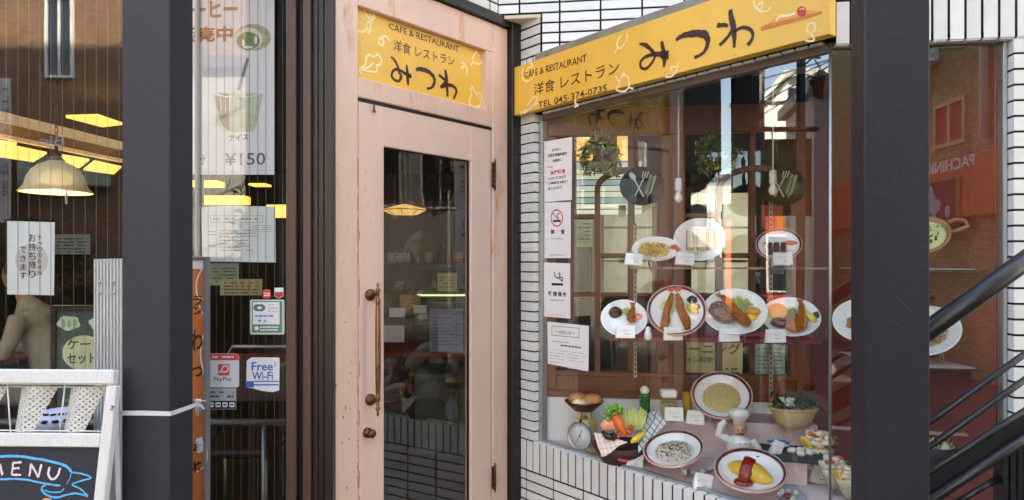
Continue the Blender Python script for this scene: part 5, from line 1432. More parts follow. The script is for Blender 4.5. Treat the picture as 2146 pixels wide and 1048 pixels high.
# middle shelf
t, r = dish(1308, 672, 2.96, 97, .80, 'plain white plate with black noodles and one fried shrimp, leftmost of the middle shelf')
nd = MB()
for k in range(9):
    q_ = r * (.27 - .022 * k); nd.tube([(-.38 * r + q_ * math.cos(a), .40 * r + q_ * math.sin(a) * 1.0, .006 + .0028 * k + .002 * math.sin(4 * a + k)) for a in [2 * math.pi * j / 22 for j in range(23)]], .0042, 6, caps=False)
part('noodles', nd, m_brownsauce, t, kind='stuff')
m = MB(); fried(m, (.26 * r, -.18 * r, .018), (.36 * r, .62 * r, .018), .020, .010); part('fried_shrimp', m, m_fry, t); part('tail', tailfan((.38 * r, .5 * r, .016), (.38 * r, .64 * r, .018)), m_shrimp, t)
part('salad', strands(50, .25 * r, .2 * r, .003, .0014, 4, cx=.15 * r, cy=.40 * r, dome=.01), m_cab, t, kind='stuff'); part('salmon', MB().ell((.60 * r, .15 * r, .010), (.20 * r, .18 * r, .010), 12, jit=.04), m_tom, t)
t, r = dish(1418, 656, 2.92, 122, .86, 'maroon rimmed plate with two fried prawns leaning together on the middle shelf', m_rim)
for x in (-1, 1):
    m = MB(); fried(m, (x * .40 * r - .04 * r, -.72 * r, .022), (x * .09 * r - .08 * r, .66 * r, .022), .021, .012); o = part('fried_prawn', m, m_fry, t)
    part('tail', tailfan((x * .10 * r - .08 * r, .5 * r, .024), (x * .09 * r - .08 * r, .72 * r, .028)), m_shrimp, o); part('tail', tailfan((x * .16 * r - .08 * r, .5 * r, .024), (x * .17 * r - .08 * r, .76 * r, .028)), m_shrimp, o)
part('parsley', MB().ell((.52 * r, .45 * r, .018), (.17 * r, .13 * r, .018), 12, jit=.22), m_dleaf, t); part('lemon', MB().ell((.52 * r, .06 * r, .014), (.26 * r, .09 * r, .014), 12, rot=Euler((0, 0, -.6))), m_lemon, t)
part('potato', MB().ell((.68 * r, .2 * r, .012), (.12 * r, .12 * r, .012), 10), m_potato, t); part('salad', strands(80, .5 * r, .25 * r, .003, .0013, 6, cx=-.1 * r, cy=.2 * r, dome=.008), m_cab, t, kind='stuff')
t, r = dish(1540, 659, 2.88, 130, .74, 'large white plate with hamburger steak, fried prawn and cabbage on the middle shelf', oval=.9)
part('hamburger_steak', MB().ell((-.36 * r, -.02 * r, .020), (.50 * r, .38 * r, .026), 18, rot=Euler((0, 0, -.6)), jit=.05), m_brownsauce, t)
part('mushrooms', bits(120, .36 * r, .30 * r, .030, .040, .0042, 9, cx=-.24 * r, cy=-.16 * r, long=1.6, dome=.014), mat('mushroom_sauce', 'a86a3c', .3, .35, 30, coat=.4), t, kind='stuff')
m = MB(); fried(m, (.40 * r, -.56 * r, .036), (-.40 * r, .50 * r, .042), .023, .012); o = part('fried_prawn', m, m_fry, t); part('tail', tailfan((-.4 * r, .4 * r, .036), (-.46 * r, .48 * r, .04)), m_shrimp, o)
part('cabbage', strands(150, .38 * r, .22 * r, .004, .0013, 6, cx=.12 * r, cy=.30 * r, dome=.03), m_cab, t, kind='stuff')
part('potato', MB().ell((.54 * r, .04 * r, .018), (.26 * r, .15 * r, .018), 12, jit=.04), m_potato, t); part('egg', MB().ell((.48 * r, -.16 * r, .012), (.20 * r, .12 * r, .012), 12), m_lemon, t)
t, r = dish(1657, 670, 2.84, 116, .70, 'white plate with gratin, cutlet and fried shrimp, rightmost of the middle shelf', roll=-4, oval=.86)
part('gratin', MB().ell((-.48 * r, .20 * r, .012), (.40 * r, .38 * r, .016), 16, jit=.04), mat('gratin_yellow', 'e6c878', .4, .2, 14, col2='b0702c', thr=.6), t)
part('sauce', MB().ell((-.34 * r, -.30 * r, .022), (.34 * r, .22 * r, .018), 14, jit=.12), m_brownsauce, t); part('cutlet', MB().ell((.12 * r, -.26 * r, .022), (.32 * r, .40 * r, .024), 16, jit=.07), m_fry, t)
m = MB(); fried(m, (.44 * r, -.52 * r, .028), (.30 * r, .56 * r, .032), .020, .010); o = part('fried_shrimp', m, m_fry, t); part('tail', tailfan((.28 * r, .4 * r, .03), (.27 * r, .55 * r, .034)), m_shrimp, o)
part('lemon', MB().ell((.64 * r, .10 * r, .016), (.32 * r, .14 * r, .018), 12, rot=Euler((0, 0, -.8))), m_lemon, t); part('parsley', MB().ell((.82 * r, .18 * r, .018), (.11 * r, .13 * r, .018), 10, jit=.25), m_dleaf, t)
part('cucumber', MB().ell((.05 * r, .30 * r, .014), (.10 * r, .16 * r, .010), 10).ell((-.06 * r, .26 * r, .012), (.08 * r, .14 * r, .010), 10), m_leaf, t); part('salad', strands(70, .4 * r, .3 * r, .003, .0013, 6, cx=.25 * r, cy=.2 * r, dome=.01), m_cab, t, kind='stuff')
# riser plate
t, r = dish(1512, 835, 3.02, 124, .79, 'maroon rimmed plate of yellow rice pilaf standing on the riser', m_rim)
part('pilaf', bits(1500, .62 * r, .62 * r, .003, .008, .0021, 3, long=1.7, dome=.018), m_rice, t, kind='stuff'); part('mound', MB().ell((0, 0, .0), (.60 * r, .60 * r, .017), 20), m_rice, t)
# floor plates
t, r = dish(1413, 950, 2.84, 126, .60, 'maroon rimmed plate of rice with dark flakes lying tilted near the glass', m_rim, roll=11, stand=False)
part('rice', bits(1200, .68 * r, .64 * r, .003, .007, .0022, 7, long=1.6, dome=.008), m_white, t, kind='stuff')
part('mushrooms', bits(110, .62 * r, .55 * r, .010, .014, .0028, 17, long=1.3, dome=.006), mat('grey_flakes', '8a8060', .5, .4, 60), t, kind='stuff'); part('seaweed', bits(46, .5 * r, .45 * r, .012, .016, .0030, 19, cy=.1 * r, dome=.006, long=1.5), m_black, t, kind='stuff')
part('mound', MB().ell((0, 0, .0), (.64 * r, .60 * r, .009), 20), m_white, t)
t, r = dish(1572, 996, 2.60, 146, .62, 'maroon rimmed plate with yellow omelette and ketchup, nearest to the glass', m_rim, stand=False)
om = MB(); prof = []
n = 22
for i in range(n + 1):
    t_ = i / n; prof.append((max(.001, math.sin(math.pi * t_) ** .62), t_ * 2 - 1))
om.lathe([(a_, b_) for a_, b_ in prof], n=22, wob=lambda a, z: 1 + .03 * math.sin(7 * z + a))
for i, v in enumerate(om.v):
    x = v.z * .68 * r; y = v.x * .33 * r; z = v.y * .034 + .014; v2 = Matrix.Rotation(-.42, 3, 'Z') @ Vector((x, y + .05 * r * math.cos(v.z * 2), max(0.001, z))); om.v[i] = v2
part('omelette', om, m_egg, t)
k_ = MB(); k_.tube([(.08 * r, .36 * r, .040), (.0, .25 * r, .050), (-.07 * r, .02 * r, .052), (-.12 * r, -.22 * r, .034), (-.20 * r, -.42 * r, .012)], [.014, .024, .021, .024, .018], 14, flat=.35); k_.ell((-.18 * r, -.40 * r, .008), (.27 * r, .17 * r, .009), 16, jit=.02)
part('ketchup', k_, m_ketch, t)
# right bay dishes
t, r = dish(1806, 676, 2.42, 112, .80, 'white plate half cut off by the wide steel post', oval=.9)
part('meat', MB().ell((-.1 * r, -.1 * r, .014), (.45 * r, .3 * r, .016), 12, jit=.15), m_crust, t)
t, r = dish(1940, 700, 2.36, 132, .78, 'white oval plate of fried rice seen right of the wide post', roll=12)
part('fried_rice', bits(700, .60 * r, .55 * r, .004, .010, .0028, 4, long=1.5, dome=.02), mat('fried_rice', 'b07a48', .5, .35, 60), t, kind='stuff')
pn = plate_frame(1938, 494, 2.34, .80, 10)
t = thing('handled_pan', 'small brown handled gratin dish with green herbs on the right bay shelf', 'dish', pn)
rp_ = 48 * 2.34 / F
part('pan', MB().lathe([(.001, -.02), (rp_ * .8, -.02), (rp_, .008), (rp_ * .93, .010), (rp_ * .82, -.004), (.001, -.006)], n=32), mat('brown_earthenware', 'a9764f', .3, .2, 14), t)
part('handle', MB().tube([(rp_ * .95, .04, 0), (rp_ * 1.25, .045, .004), (rp_ * 1.55, .03, .006), (rp_ * 1.6, .005, .006), (rp_ * 1.3, -.002, .004), (rp_ * .95, -.005, 0)], .007, 8), mat('brown_earthenware', 'a9764f', .3, .2, 14), t)
part('gratin', MB().ell((0, 0, -.002), (rp_ * .8, rp_ * .8, .012), 20), mat('herb_gratin', 'cfcf8c', .5, .15, 20, col2='5f7a3a', thr=.6, scale2=40), t)
part('herbs', bits(40, rp_ * .6, rp_ * .6, .008, .014, .004, 4), m_dleaf, t, kind='stuff')
c = at(1945, 945, 2.42)
t = thing('black_bowl', 'black bowl of garlic and green stems low in the right bay', 'bowl', base=tuple(c))
part('bowl', MB().lathe([(.001, -.05), (.05, -.05), (.085, -.02), (.098, .03), (.092, .03), (.08, -.01), (.001, -.02)], c, 28), m_black, t)
for k in range(4): part('garlic', MB().lathe([(.001, -.012), (.016, -.008), (.020, .004), (.012, .016), (.003, .026), (.001, .03)], c + Vector((.02 + .035 * math.cos(k * 1.6), .03 * math.sin(k * 1.6) - .03, .02)), 10), mat('garlic', 'd9cfa8', .5, .1, 20), t)
gs_ = MB()
for k in range(5): gs_.tube([c + Vector((-.01 + .014 * k, -.05, .0)), c + Vector((.0 + .013 * k, -.06, .03)), c + Vector((.01 + .02 * k, -.04, .055))], [.005, .005, .003], 6)
part('stems', gs_, mat('pale_green_stem', '7da955', .5, .2), t, kind='stuff')
struct('bay_floor_cloth', MB().prism([tuple(FRR.w(.02, GD_ + .035, 0).xy), tuple(FRR.w(sr_ - .01, GD_ + .035, 0).xy), tuple(FRR.w(sr_ - .07, .5, 0).xy), tuple(FRR.w(.02, .5, 0).xy)], 'z', .538, .545), m_lilac)

# price cards
def card(px, py, Y, lab, rot=0, tilt=0, w_=40, h_=28):
    if py > 930: Y = (.88 if px != 1629 else .775) * F / (py - HY)
    c = at(px, py, Y); a = w_ * Y / F / 2; h = h_ * Y / F / 2
    M = T(c) @ Matrix.Rotation(R(rot), 4, 'Z') @ Matrix.Rotation(R(tilt), 4, 'Y') @ Matrix.Rotation(R(-10), 4, 'X')
    t = thing('price_card', lab, 'price card', M, (0, 0, -h), 'small white price cards in the show window')
    part('front', MB().box(-a, a, -.0006, .0006, -h, h), m_card, t)
    part('back', MB().add([(-a, .0008, h), (a, .0008, h), (a, .028, -h), (-a, .028, -h)], [(0, 1, 2, 3)]), m_card, t)
    w = MB(); r_ = random.Random(int(px)); 
    for k, (z0_, x0_, x1_, hh) in enumerate(((.25, -.65, .6, .06), (.0, -.6, .35, .06), (-.45, -.1, .45, .12))):
        x = x0_
        while x < x1_:
            l = r_.uniform(.05, .16)
            w.add([(x * a, -.0012, (z0_) * h), (min(x + l, x1_) * a, -.0012, z0_ * h), (min(x + l, x1_) * a, -.0012, (z0_ + hh) * h), (x * a, -.0012, (z0_ + hh) * h)], [(0, 1, 2, 3)]); x += l + .05
    part('print', w, m_printl, t)
for a in ((1329, 543, 2.90, 'price card at the left foot of the spaghetti plate', 0, 6, 36, 24), (1436, 542, 2.88, 'price card at the left foot of the sandwich plate', 0, 5, 38, 25), (1641, 542, 2.83, 'price card in front of the dark toast', 0, 0, 40, 26),
          (1311, 695, 2.86, 'price card under the plate of black noodles', 0, 1, 39, 26), (1411, 699, 2.84, 'price card between the two fried prawns', 0, 0, 38, 27), (1529, 702, 2.80, 'price card at the foot of the hamburger steak plate', 0, -1, 41, 27), (1626, 704, 2.77, 'price card at the foot of the gratin plate', 0, 0, 41, 27),
          (1413, 868, 3.0, 'price card standing in front of the spice jar', 0, 1, 38, 28), (1458, 875, 2.96, 'price card at the left foot of the pilaf plate', 0, 6, 36, 28), (1331, 966, 2.86, 'price card between the vegetable basket and the flaked rice plate', 0, 8, 34, 30),
          (1474, 1010, 2.70, 'price card left of the omelette plate', 0, 12, 38, 34), (1629, 941, 2.62, 'strongly tilted price card leaning on the black tray', 0, 26, 22, 34), (1676, 975, 2.52, 'price card in front of the black tray', 0, 16, 36, 34), (1720, 997, 2.44, 'price card nearest the right end on the woven mat', 0, 16, 38, 36)):
    card(*a)
# salt shaker between plates
c = at(1358, 702, 2.9)
t = thing('salt_shaker', 'small white shaker between the first two plates of the middle shelf', 'shaker', base=tuple(c)); part('body', MB().lathe([(.012, 0), (.018, .01), (.017, .03), (.010, .045), (.012, .055), (.001, .060)], (c.x, c.y, 1.102), 16), m_china, t)

# ---------------------------------------------------------------- things on the display floor
# kitchen scale, turned with the slanted window
c = at(1224, 945, 3.205); c.z = .536
MS = T(c) @ Matrix.Rotation(math.atan2(-.72, .69) * .80, 4, 'Z')
t = thing('kitchen_scale', 'cream kitchen scale with round dial and bread rolls on its pan', 'scale', MS)
m_cream2 = mat('cream_enamel', 'dcc98b', .35, .08, 8)
bx_ = MB(); bx_.prism([(-.058, 0), (.058, 0), (.05, .02), (.045, .13), (.03, .155), (-.03, .155), (-.045, .13), (-.05, .02)], 'y', -.03, .05)
part('body', bx_, m_cream2, t); part('foot', MB().box(-.065, .065, -.045, .06, 0, .014, .004), m_cream2, t)
dl_ = part('dial_rim', MB(xf=T((0, -.034, .078)) @ Matrix.Rotation(R(90), 4, 'X')).lathe([(.062, -.004), (.0665, -.001), (.0665, .012), (.061, .013), (.060, .004)], n=36), m_alu, t)
part('dial_face', MB(xf=T((0, -.036, .078)) @ Matrix.Rotation(R(90), 4, 'X')).lathe([(.0615, 0), (.0615, .003)], n=36), mat('dial_white', 'dfe5e8', .4, .02), dl_)
w = MB()
for k in range(24):
    a = k * math.pi / 12; r0_, r1_ = (.047, .054) if k % 3 else (.043, .054)
    w.bar((r0_ * math.sin(a), -.0402, .078 + r0_ * math.cos(a)), (r1_ * math.sin(a), -.0402, .078 + r1_ * math.cos(a)), .0016, .0008, up=(0, 1, 0))
w.bar((-.020, -.041, .04), (.014, -.041, .11), .0022, .001, up=(0, 1, 0)); w.ell((0, -.041, .078), (.005, .002, .005), 8)
part('dial_print', w, m_print, dl_)
part('knob', MB().ell((0, -.03, .150), (.008, .008, .006), 8), m_black, t)
for x in (-.022, .030): part('pan_post', MB().box(x - .006, x + .006, -.006, .012, .155, .195, .001), m_cream2, t)
part('pan', MB().lathe([(.001, .195), (.05, .195), (.082, .225), (.095, .238), (.092, .241), (.078, .228), (.048, .200), (.001, .199)], n=28), m_brassd, t)
for i, (x, y, z_, s_, lab) in enumerate(((-.034, .0, .243, 1.0, 'golden bread roll at the left of the scale pan'), (.042, .006, .245, 1.05, 'golden bread roll at the right of the scale pan'), (.002, -.045, .231, .8, 'pale cut bread roll at the front of the scale pan'))):
    p = MS @ Vector((x, y, z_))
    o = solo('bread_roll', MB().ell((0, 0, 0), (.048 * s_, .040 * s_, .032 * s_), 16, jit=.025), m_bread if i == 2 else mat('roll_crust', 'c98c52', .4, .2, 8, col2='e4c28c', thr=.55, soft=.2, scale2=14), lab, 'bread', T(p), group='bread rolls on the scale')
# vegetable basket
c = at(1304, 948, 3.02); c.z = .537
t = thing('basket', 'dark oval basket holding vegetables with checked napkins tucked in', 'basket', base=tuple(c))
part('body', MB().lathe([(.001, 0), (.08, 0), (.112, .05), (.130, .082), (.123, .085), (.10, .05), (.001, .035)], c, 28, wob=lambda a, z: 1 + .06 * math.cos(2 * a)), mat('dark_wicker', '4a3428', .6, .4, 40, bump=.8, bscale=50), t)
def grid_mat(name, c1, c2, sc1, width, rot=0):
    m = mat(name, c1, .85, .03, 10); nt = m.node_tree; N = nt.nodes; L = nt.links; b = N['Principled BSDF']
    tc = N.new('ShaderNodeTexCoord'); mp = N.new('ShaderNodeMapping'); mp.inputs['Rotation'].default_value = (0, rot, 0); mp.inputs['Scale'].default_value = (sc1,) * 3; L.new(tc.outputs['Object'], mp.inputs[0])
    f = N.new('ShaderNodeVectorMath'); f.operation = 'FRACTION'; L.new(mp.outputs[0], f.inputs[0]); s = N.new('ShaderNodeSeparateXYZ'); L.new(f.outputs[0], s.inputs[0])
    l = []
    for ax in (0, 2):
        q_ = N.new('ShaderNodeMath'); q_.operation = 'LESS_THAN'; q_.inputs[1].default_value = width; L.new(s.outputs[ax], q_.inputs[0]); l.append(q_)
    mx = N.new('ShaderNodeMath'); mx.operation = 'MAXIMUM'; L.new(l[0].outputs[0], mx.inputs[0]); L.new(l[1].outputs[0], mx.inputs[1])
    mi = N.new('ShaderNodeMix'); mi.data_type = 'RGBA'; mi.inputs[6].default_value = lin(c1); mi.inputs[7].default_value = lin(c2); L.new(mx.outputs[0], mi.inputs[0]); L.new(mi.outputs[2], b.inputs['Base Color'])
    return m
def cloth(m, pts4, nu=10, nv=10, bulge=.01, seed=1):
    r_ = random.Random(seed); a, b, c_, d = [Vector(p) for p in pts4]; vs = []
    for i in range(nu + 1):
        for j in range(nv + 1):
            u, v = i / nu, j / nv; p = (a * (1 - u) + b * u) * (1 - v) + (d * (1 - u) + c_ * u) * v
            vs.append(p + Vector((0, -bulge * math.sin(math.pi * u) * math.sin(math.pi * v) + .004 * math.sin(u * 9 + seed) * v, .004 * math.sin(v * 8 + u * 5))))
    n_ = nv + 1
    fs = [(i * n_ + j, (i + 1) * n_ + j, (i + 1) * n_ + j + 1, i * n_ + j + 1) for i in range(nu) for j in range(nv)]
    o_ = len(vs)
    return m.add(vs + [v + Vector((0, .003, 0)) for v in vs], fs + [tuple(x + o_ for x in f[::-1]) for f in fs], True)
solo('napkin', cloth(MB(), [at(1338, 950, 2.88), at(1396, 886, 2.97), at(1380, 860, 3.06), at(1332, 868, 3.06)], bulge=.012), grid_mat('blue_check_cloth', 'dfe8e4', '46597c', 46, .16, R(45)), 'white napkin with a blue diamond check right of the vegetables', 'napkin')
solo('napkin', cloth(MB(), [at(1244, 907, 2.98), at(1316, 925, 2.90), at(1262, 958, 2.90), at(1258, 950, 2.92)], bulge=.006, seed=3), grid_mat('cream_check_cloth', 'ead9c8', 'c59a8e', 50, .10, R(15)), 'cream checked napkin folded over the front of the basket', 'napkin')
m_car = mat('carrot', 'e06a2c', .4, .15, 20, bump=.3, bscale=60)
def veg(nm, mb, m, lab, cat, grp=None): return solo(nm, mb, m, lab, cat, group=grp)
veg('carrot', MB().tube([at(1287, 868, 2.97), at(1298, 888, 2.94), at(1311, 915, 2.91)], [.024, .026, .007], 12), m_car, 'orange carrot standing in the middle of the vegetable basket', 'carrot')
veg('salmon_slice', MB().ell(at(1276, 892, 2.95), (.040, .014, .028), 12, jit=.06), m_tom, 'pink salmon coloured slice left of the carrot', 'vegetable')
veg('tomato', MB().ell(at(1318, 905, 2.93), (.016, .016, .014), 12), m_shrimp, 'small red tomato right of the carrot foot', 'tomato')
veg('lemon', MB().ell(at(1337, 917, 2.90), (.040, .016, .014), 14, rot=Euler((0, R(-35), 0))), m_lemon, 'yellow lemon wedge at the right of the vegetable basket', 'lemon')
lf = MB()
for k in range(44):
    p = at(1283 + rnd.uniform(-16, 20), 864 + rnd.uniform(-14, 16), 2.97 + rnd.uniform(-.03, .03)); lf.ell(p, (.012, .006, .010), 8, rot=Euler((rnd.uniform(0, 3), rnd.uniform(0, 3), 0)), jit=.25)
veg('lettuce', lf, mat('lettuce_green', '6fae42', .5, .3, 20), 'curly green lettuce at the back left of the vegetable basket', 'lettuce')
cl = thing('celery_sticks', 'pale yellow green vegetable sticks fanned at the back of the basket', 'vegetable', base=tuple(at(1322, 905, 2.97)))
for k in range(9): part('stick', MB().tube([at(1312 + k * 4, 908 - k, 2.96), at(1311 + k * 5, 882, 2.97), at(1310 + k * 5.2 + 2, 853 + (k % 3) * 4, 2.98)], [.007, .0065, .005], 8), mat('celery', 'cfdc84', .45, .15, 30), cl)
eg = MB(); eg.tube([at(1262, 905, 2.95), at(1272, 914, 2.93), at(1290, 918, 2.92)], [.006, .016, .013], 12); veg('aubergine', eg, mat('dark_green_skin', '1c2a24', .25, .2), 'dark green pepper lying at the front of the basket', 'vegetable')
lf = MB()
for k in range(5): lf.ell(at(1282 + k * 3, 908 + (k % 2) * 8, 2.92), (.012, .004, .004), 8, rot=Euler((0, .5 * k, .3)))
for i_, (x_, y_) in enumerate(((1296, 912), (1322, 896), (1308, 902))): veg('red_pepper', MB().ell(at(x_, y_, 2.925), (.012, .010, .013), 8, jit=.1), m_shrimp, ['small red piece in front of the carrot foot', 'small red piece beside the celery sticks', 'small red piece between carrot and sticks'][i_], 'vegetable')
veg('garnish_leaf', lf, m_dleaf, 'dark leaves hanging over the cream napkin', 'leaf')
# green float, jar, juice
zr = rz1 + .0015
def gobj(name, lab, cat, px, Y): c = at(px, 0, Y); c.z = zr; return thing(name, lab, cat, base=tuple(c)), c
t, c = gobj('melon_float', 'green melon soda in a tall glass topped with a scoop of ice cream', 'drink', 1351, 3.13)
part('soda', MB().lathe([(.016, .004), (.022, .03), (.024, .06), (.026, .105), (.0285, .118), (.001, .118)], c, 20), mat('melon_soda', '1f7a33', .15, .15, 14, coat=.6), t)
part('glass', MB().lathe([(.020, 0), (.020, .003), (.024, .03), (.026, .06), (.028, .105), (.031, .125)], c, 20, cap=False), g_clear, t); part('ice_cream', MB().ell(c + Vector((0, 0, .133)), (.022, .022, .021), 16, jit=.02), mat('ice_cream', 'f1ecd4', .5, .04), t)
t, c = gobj('spice_jar', 'square glass jar with white lid and pale yellow contents', 'jar', 1401, 3.10)
part('glass', MB().box(c.x - .038, c.x + .038, c.y - .03, c.y + .03, c.z, c.z + .105, .008), g_clear, t); part('contents', MB().box(c.x - .034, c.x + .034, c.y - .026, c.y + .026, c.z + .004, c.z + .085, .006), mat('jar_contents', 'a99d5e', .4, .15, 30), t)
part('lid', MB().box(c.x - .036, c.x + .036, c.y - .029, c.y + .029, c.z + .106, c.z + .145, .008), m_china, t)
t, c = gobj('orange_juice', 'tall tumbler of orange juice behind the pilaf plate', 'drink', 1441, 3.12)
part('juice', MB().lathe([(.020, .004), (.024, .13), (.001, .13)], c, 20), mat('orange_juice', 'e8a020', .3, .08, 10), t); part('glass', MB().lathe([(.022, 0), (.026, .15)], c, 20, cap=False), g_clear, t)
# wicker basket of flowers
c = at(1663, 893, 2.98); c.z = zr
t = thing('flower_basket', 'oval wicker basket with white flowers and dark leaves on the riser', 'basket', base=tuple(c))
def wv(a, z): return 1 + .02 * math.cos(34 * a)
bk = MB(xf=T(c) @ Matrix.Diagonal((1.25, .8, 1, 1)) @ T(-c)); bk.lathe([(.001, 0), (.052, 0), (.064, .03), (.074, .06), (.083, .082), (.078, .082), (.06, .03), (.001, .02)], c, 68, wob=wv)
part('wicker', bk, mat('wicker', 'e6d09a', .6, .2, 50, bump=.8, bscale=120, stretch=(1, 1, 4)), t)
rm = MB(); rm.tube([(c.x + .104 * math.cos(a), c.y + .066 * math.sin(a), c.z + .083 + .002 * math.sin(a * 20)) for a in [2 * math.pi * k / 40 for k in range(41)]], .0055, 6)
part('rim', rm, mat('wicker', 'c9ad74', .6, .2), t)
fl = MB(); r_ = random.Random(4)
for k in range(60): fl.ell(c + Vector((r_.uniform(-.09, .09), r_.uniform(-.05, .05), .09 + r_.uniform(0, .05))), (.016, .004, .009), 6, rot=Euler((r_.uniform(0, 3), r_.uniform(0, 3), r_.uniform(0, 3))))
part('foliage', fl, m_dleaf, t, kind='stuff')
fl = MB()
for k in range(36): fl.ell(c + Vector((-.045 + r_.uniform(-.03, .03), -.03 + r_.uniform(-.02, .02), .115 + r_.uniform(-.012, .018))), (.008, .006, .006), 6, jit=.2)
part('white_flowers', fl, mat('white_petal', 'dfe8cf', .6, .1), t, kind='stuff')
fl = MB()
for k in range(14): a = c + Vector((.03 + .03 * r_.random(), 0, .1)); fl.tube([a, a + Vector((r_.uniform(-.02, .05), r_.uniform(-.02, .02), .04)), a + Vector((r_.uniform(-.02, .08), r_.uniform(-.03, .03), r_.uniform(.05, .10)))], .0012, 4)
part('red_twigs', fl, mat('red_twig', '6f2b2c', .6, .2), t, kind='stuff')
# chef figurine
c = at(1549, 950, 2.83); c.z = .538
H_ = .285
b_ = MB(); k = H_
b_.tube([(0, 0, .05 * k), (0, 0, .22 * k), (0, 0, .40 * k), (0, 0, .52 * k), (0, 0, .60 * k)], [.15 * k, .165 * k, .19 * k, .18 * k, .09 * k], 16, flat=.85)
b_.tube([(-.17 * k, 0, .53 * k), (-.30 * k, -.02 * k, .60 * k), (-.27 * k, -.03 * k, .74 * k), (-.20 * k, -.03 * k, .82 * k)], [.065 * k, .06 * k, .05 * k, .04 * k], 10)
b_.tube([(.17 * k, 0, .53 * k), (.26 * k, -.04 * k, .42 * k), (.24 * k, -.12 * k, .33 * k), (.08 * k, -.20 * k, .32 * k)], [.065 * k, .06 * k, .05 * k, .04 * k], 10)
for sx in (-1, 1): b_.tube([(sx * .09 * k, 0, .12 * k), (sx * .10 * k, -.02 * k, .0)], [.10 * k, .08 * k], 10)
t = thing('chef_figurine', 'white chef figurine with toque and one arm raised, standing by the omelette', 'figurine', T(c) @ Matrix.Rotation(R(-8), 4, 'Z'))
m_porc = mat('white_porcelain', 'e6e4dc', .3, .05, 12, coat=.4)
part('body', blob('body', b_, .0045, 2), m_porc, t)
b_ = MB(); b_.ell((0, -.01 * k, .68 * k), (.095 * k, .095 * k, .115 * k), 14); b_.ell((0, -.11 * k, .67 * k), (.02 * k, .03 * k, .025 * k), 8); b_.tube([(0, 0, .56 * k), (0, 0, .63 * k)], [.06 * k, .06 * k], 10)
for sx in (-1, 1): b_.ell((sx * .095 * k, 0, .68 * k), (.015 * k, .02 * k, .03 * k), 8)
part('head', blob('head', b_, .0026, 1), mat('figurine_skin', 'c79a74', .4, .1), t)
f_ = MB(); f_.tube([(-.06 * k, -.105 * k, .64 * k), (0, -.125 * k, .65 * k), (.06 * k, -.105 * k, .64 * k)], [.003 * k, .009 * k, .003 * k], 6)
for sx in (-1, 1): f_.ell((sx * .036 * k, -.102 * k, .70 * k), (.009 * k, .005 * k, .012 * k), 8)
part('moustache_and_eyes', f_, m_black, t)
b_ = MB(); b_.lathe([(.085 * k, .75 * k), (.09 * k, .83 * k), (.14 * k, .88 * k), (.155 * k, .94 * k), (.11 * k, .985 * k), (.001, 1.0 * k)], (0, 0, 0), 24, wob=lambda a, z: 1 + .05 * math.cos(8 * a) * (z > .8 * k))
part('toque', b_, m_porc, t)
part('apron_tie', MB().tube([(.21 * k * math.cos(a), .185 * k * math.sin(a) - .006 * k, .30 * k - .02 * k * math.cos(a)) for a in [2 * math.pi * j / 24 for j in range(25)]], .010 * k, 6), m_black, t)
bt = MB()
for z_ in (.38, .45, .52): bt.ell((-.03 * k, -.21 * k + (z_ - .38) * .10 * k, z_ * k), (.010 * k,) * 3, 6).ell((.05 * k, -.205 * k + (z_ - .38) * .10 * k, z_ * k), (.010 * k,) * 3, 6)
part('button', bt, m_print, t, kind='stuff')
# black tray with rice balls, dish
c = at(1650, 955, 2.74)
t = thing('black_tray', 'black tray holding white rice balls and a blue rimmed saucer', 'tray', T(c) @ Matrix.Rotation(R(-14), 4, 'Z'))
part('tray', MB().box(-.13, .13, -.10, .10, 0, .008, .003).box(-.13, .13, -.10, -.094, .008, .018).box(-.13, .13, .094, .10, .008, .018).box(-.13, -.124, -.094, .094, .008, .018).box(.124, .13, -.094, .094, .008, .018), m_black, t)
part('stand', MB().box(-.07, .07, -.04, .08, -(c.z - .541), -.001, .003), m_lilac, t)
for i, (x, y) in enumerate(((.02, .02), (.055, .03), (.085, .0), (.05, -.02))): solo('rice_ball', MB().ell((0, 0, .008), (.019, .014, .013), 10, jit=.16), m_white, ['white rice ball at the left of the black tray', 'white rice ball at the back of the black tray', 'white rice ball at the right of the black tray', 'white rice ball at the front of the black tray'][i], 'rice ball', T(c) @ Matrix.Rotation(R(-14), 4, 'Z') @ T((x, y, .01)), group='rice balls on the tray')
p = T(c) @ T((-.005, .075, .02))
t = thing('saucer', 'white saucer with blue brushwork at the back of the black tray', 'dish', p); part('dish', MB().lathe([(.001, 0), (.03, 0), (.052, .014), (.050, .016), (.03, .004), (.001, .003)], n=28), m_china, t)
part('blue_print', MB().lathe([(.034, .0065), (.047, .0142)], n=28, cap=False), m_blue, t)
# woven mat
w = at(1700, 1000, 2.45)
mt = MB(); mp_ = [FRR.w(-.16, .05, 0), FRR.w(.10, .05, 0), FRR.w(.08, .30, 0), FRR.w(-.10, .34, 0)]
mt.prism([tuple(p.xy) for p in [at(1628, 0, 2.46), at(1742, 0, 2.30), at(1790, 0, 2.45), at(1748, 0, 2.90), at(1650, 0, 2.92)]], 'z', .5355, .539)
solo('woven_mat', mt, grid_mat('woven_white', 'c9ced6', '8a90a0', 70, .25), 'pale woven mat with small dashes under the desserts', 'mat')
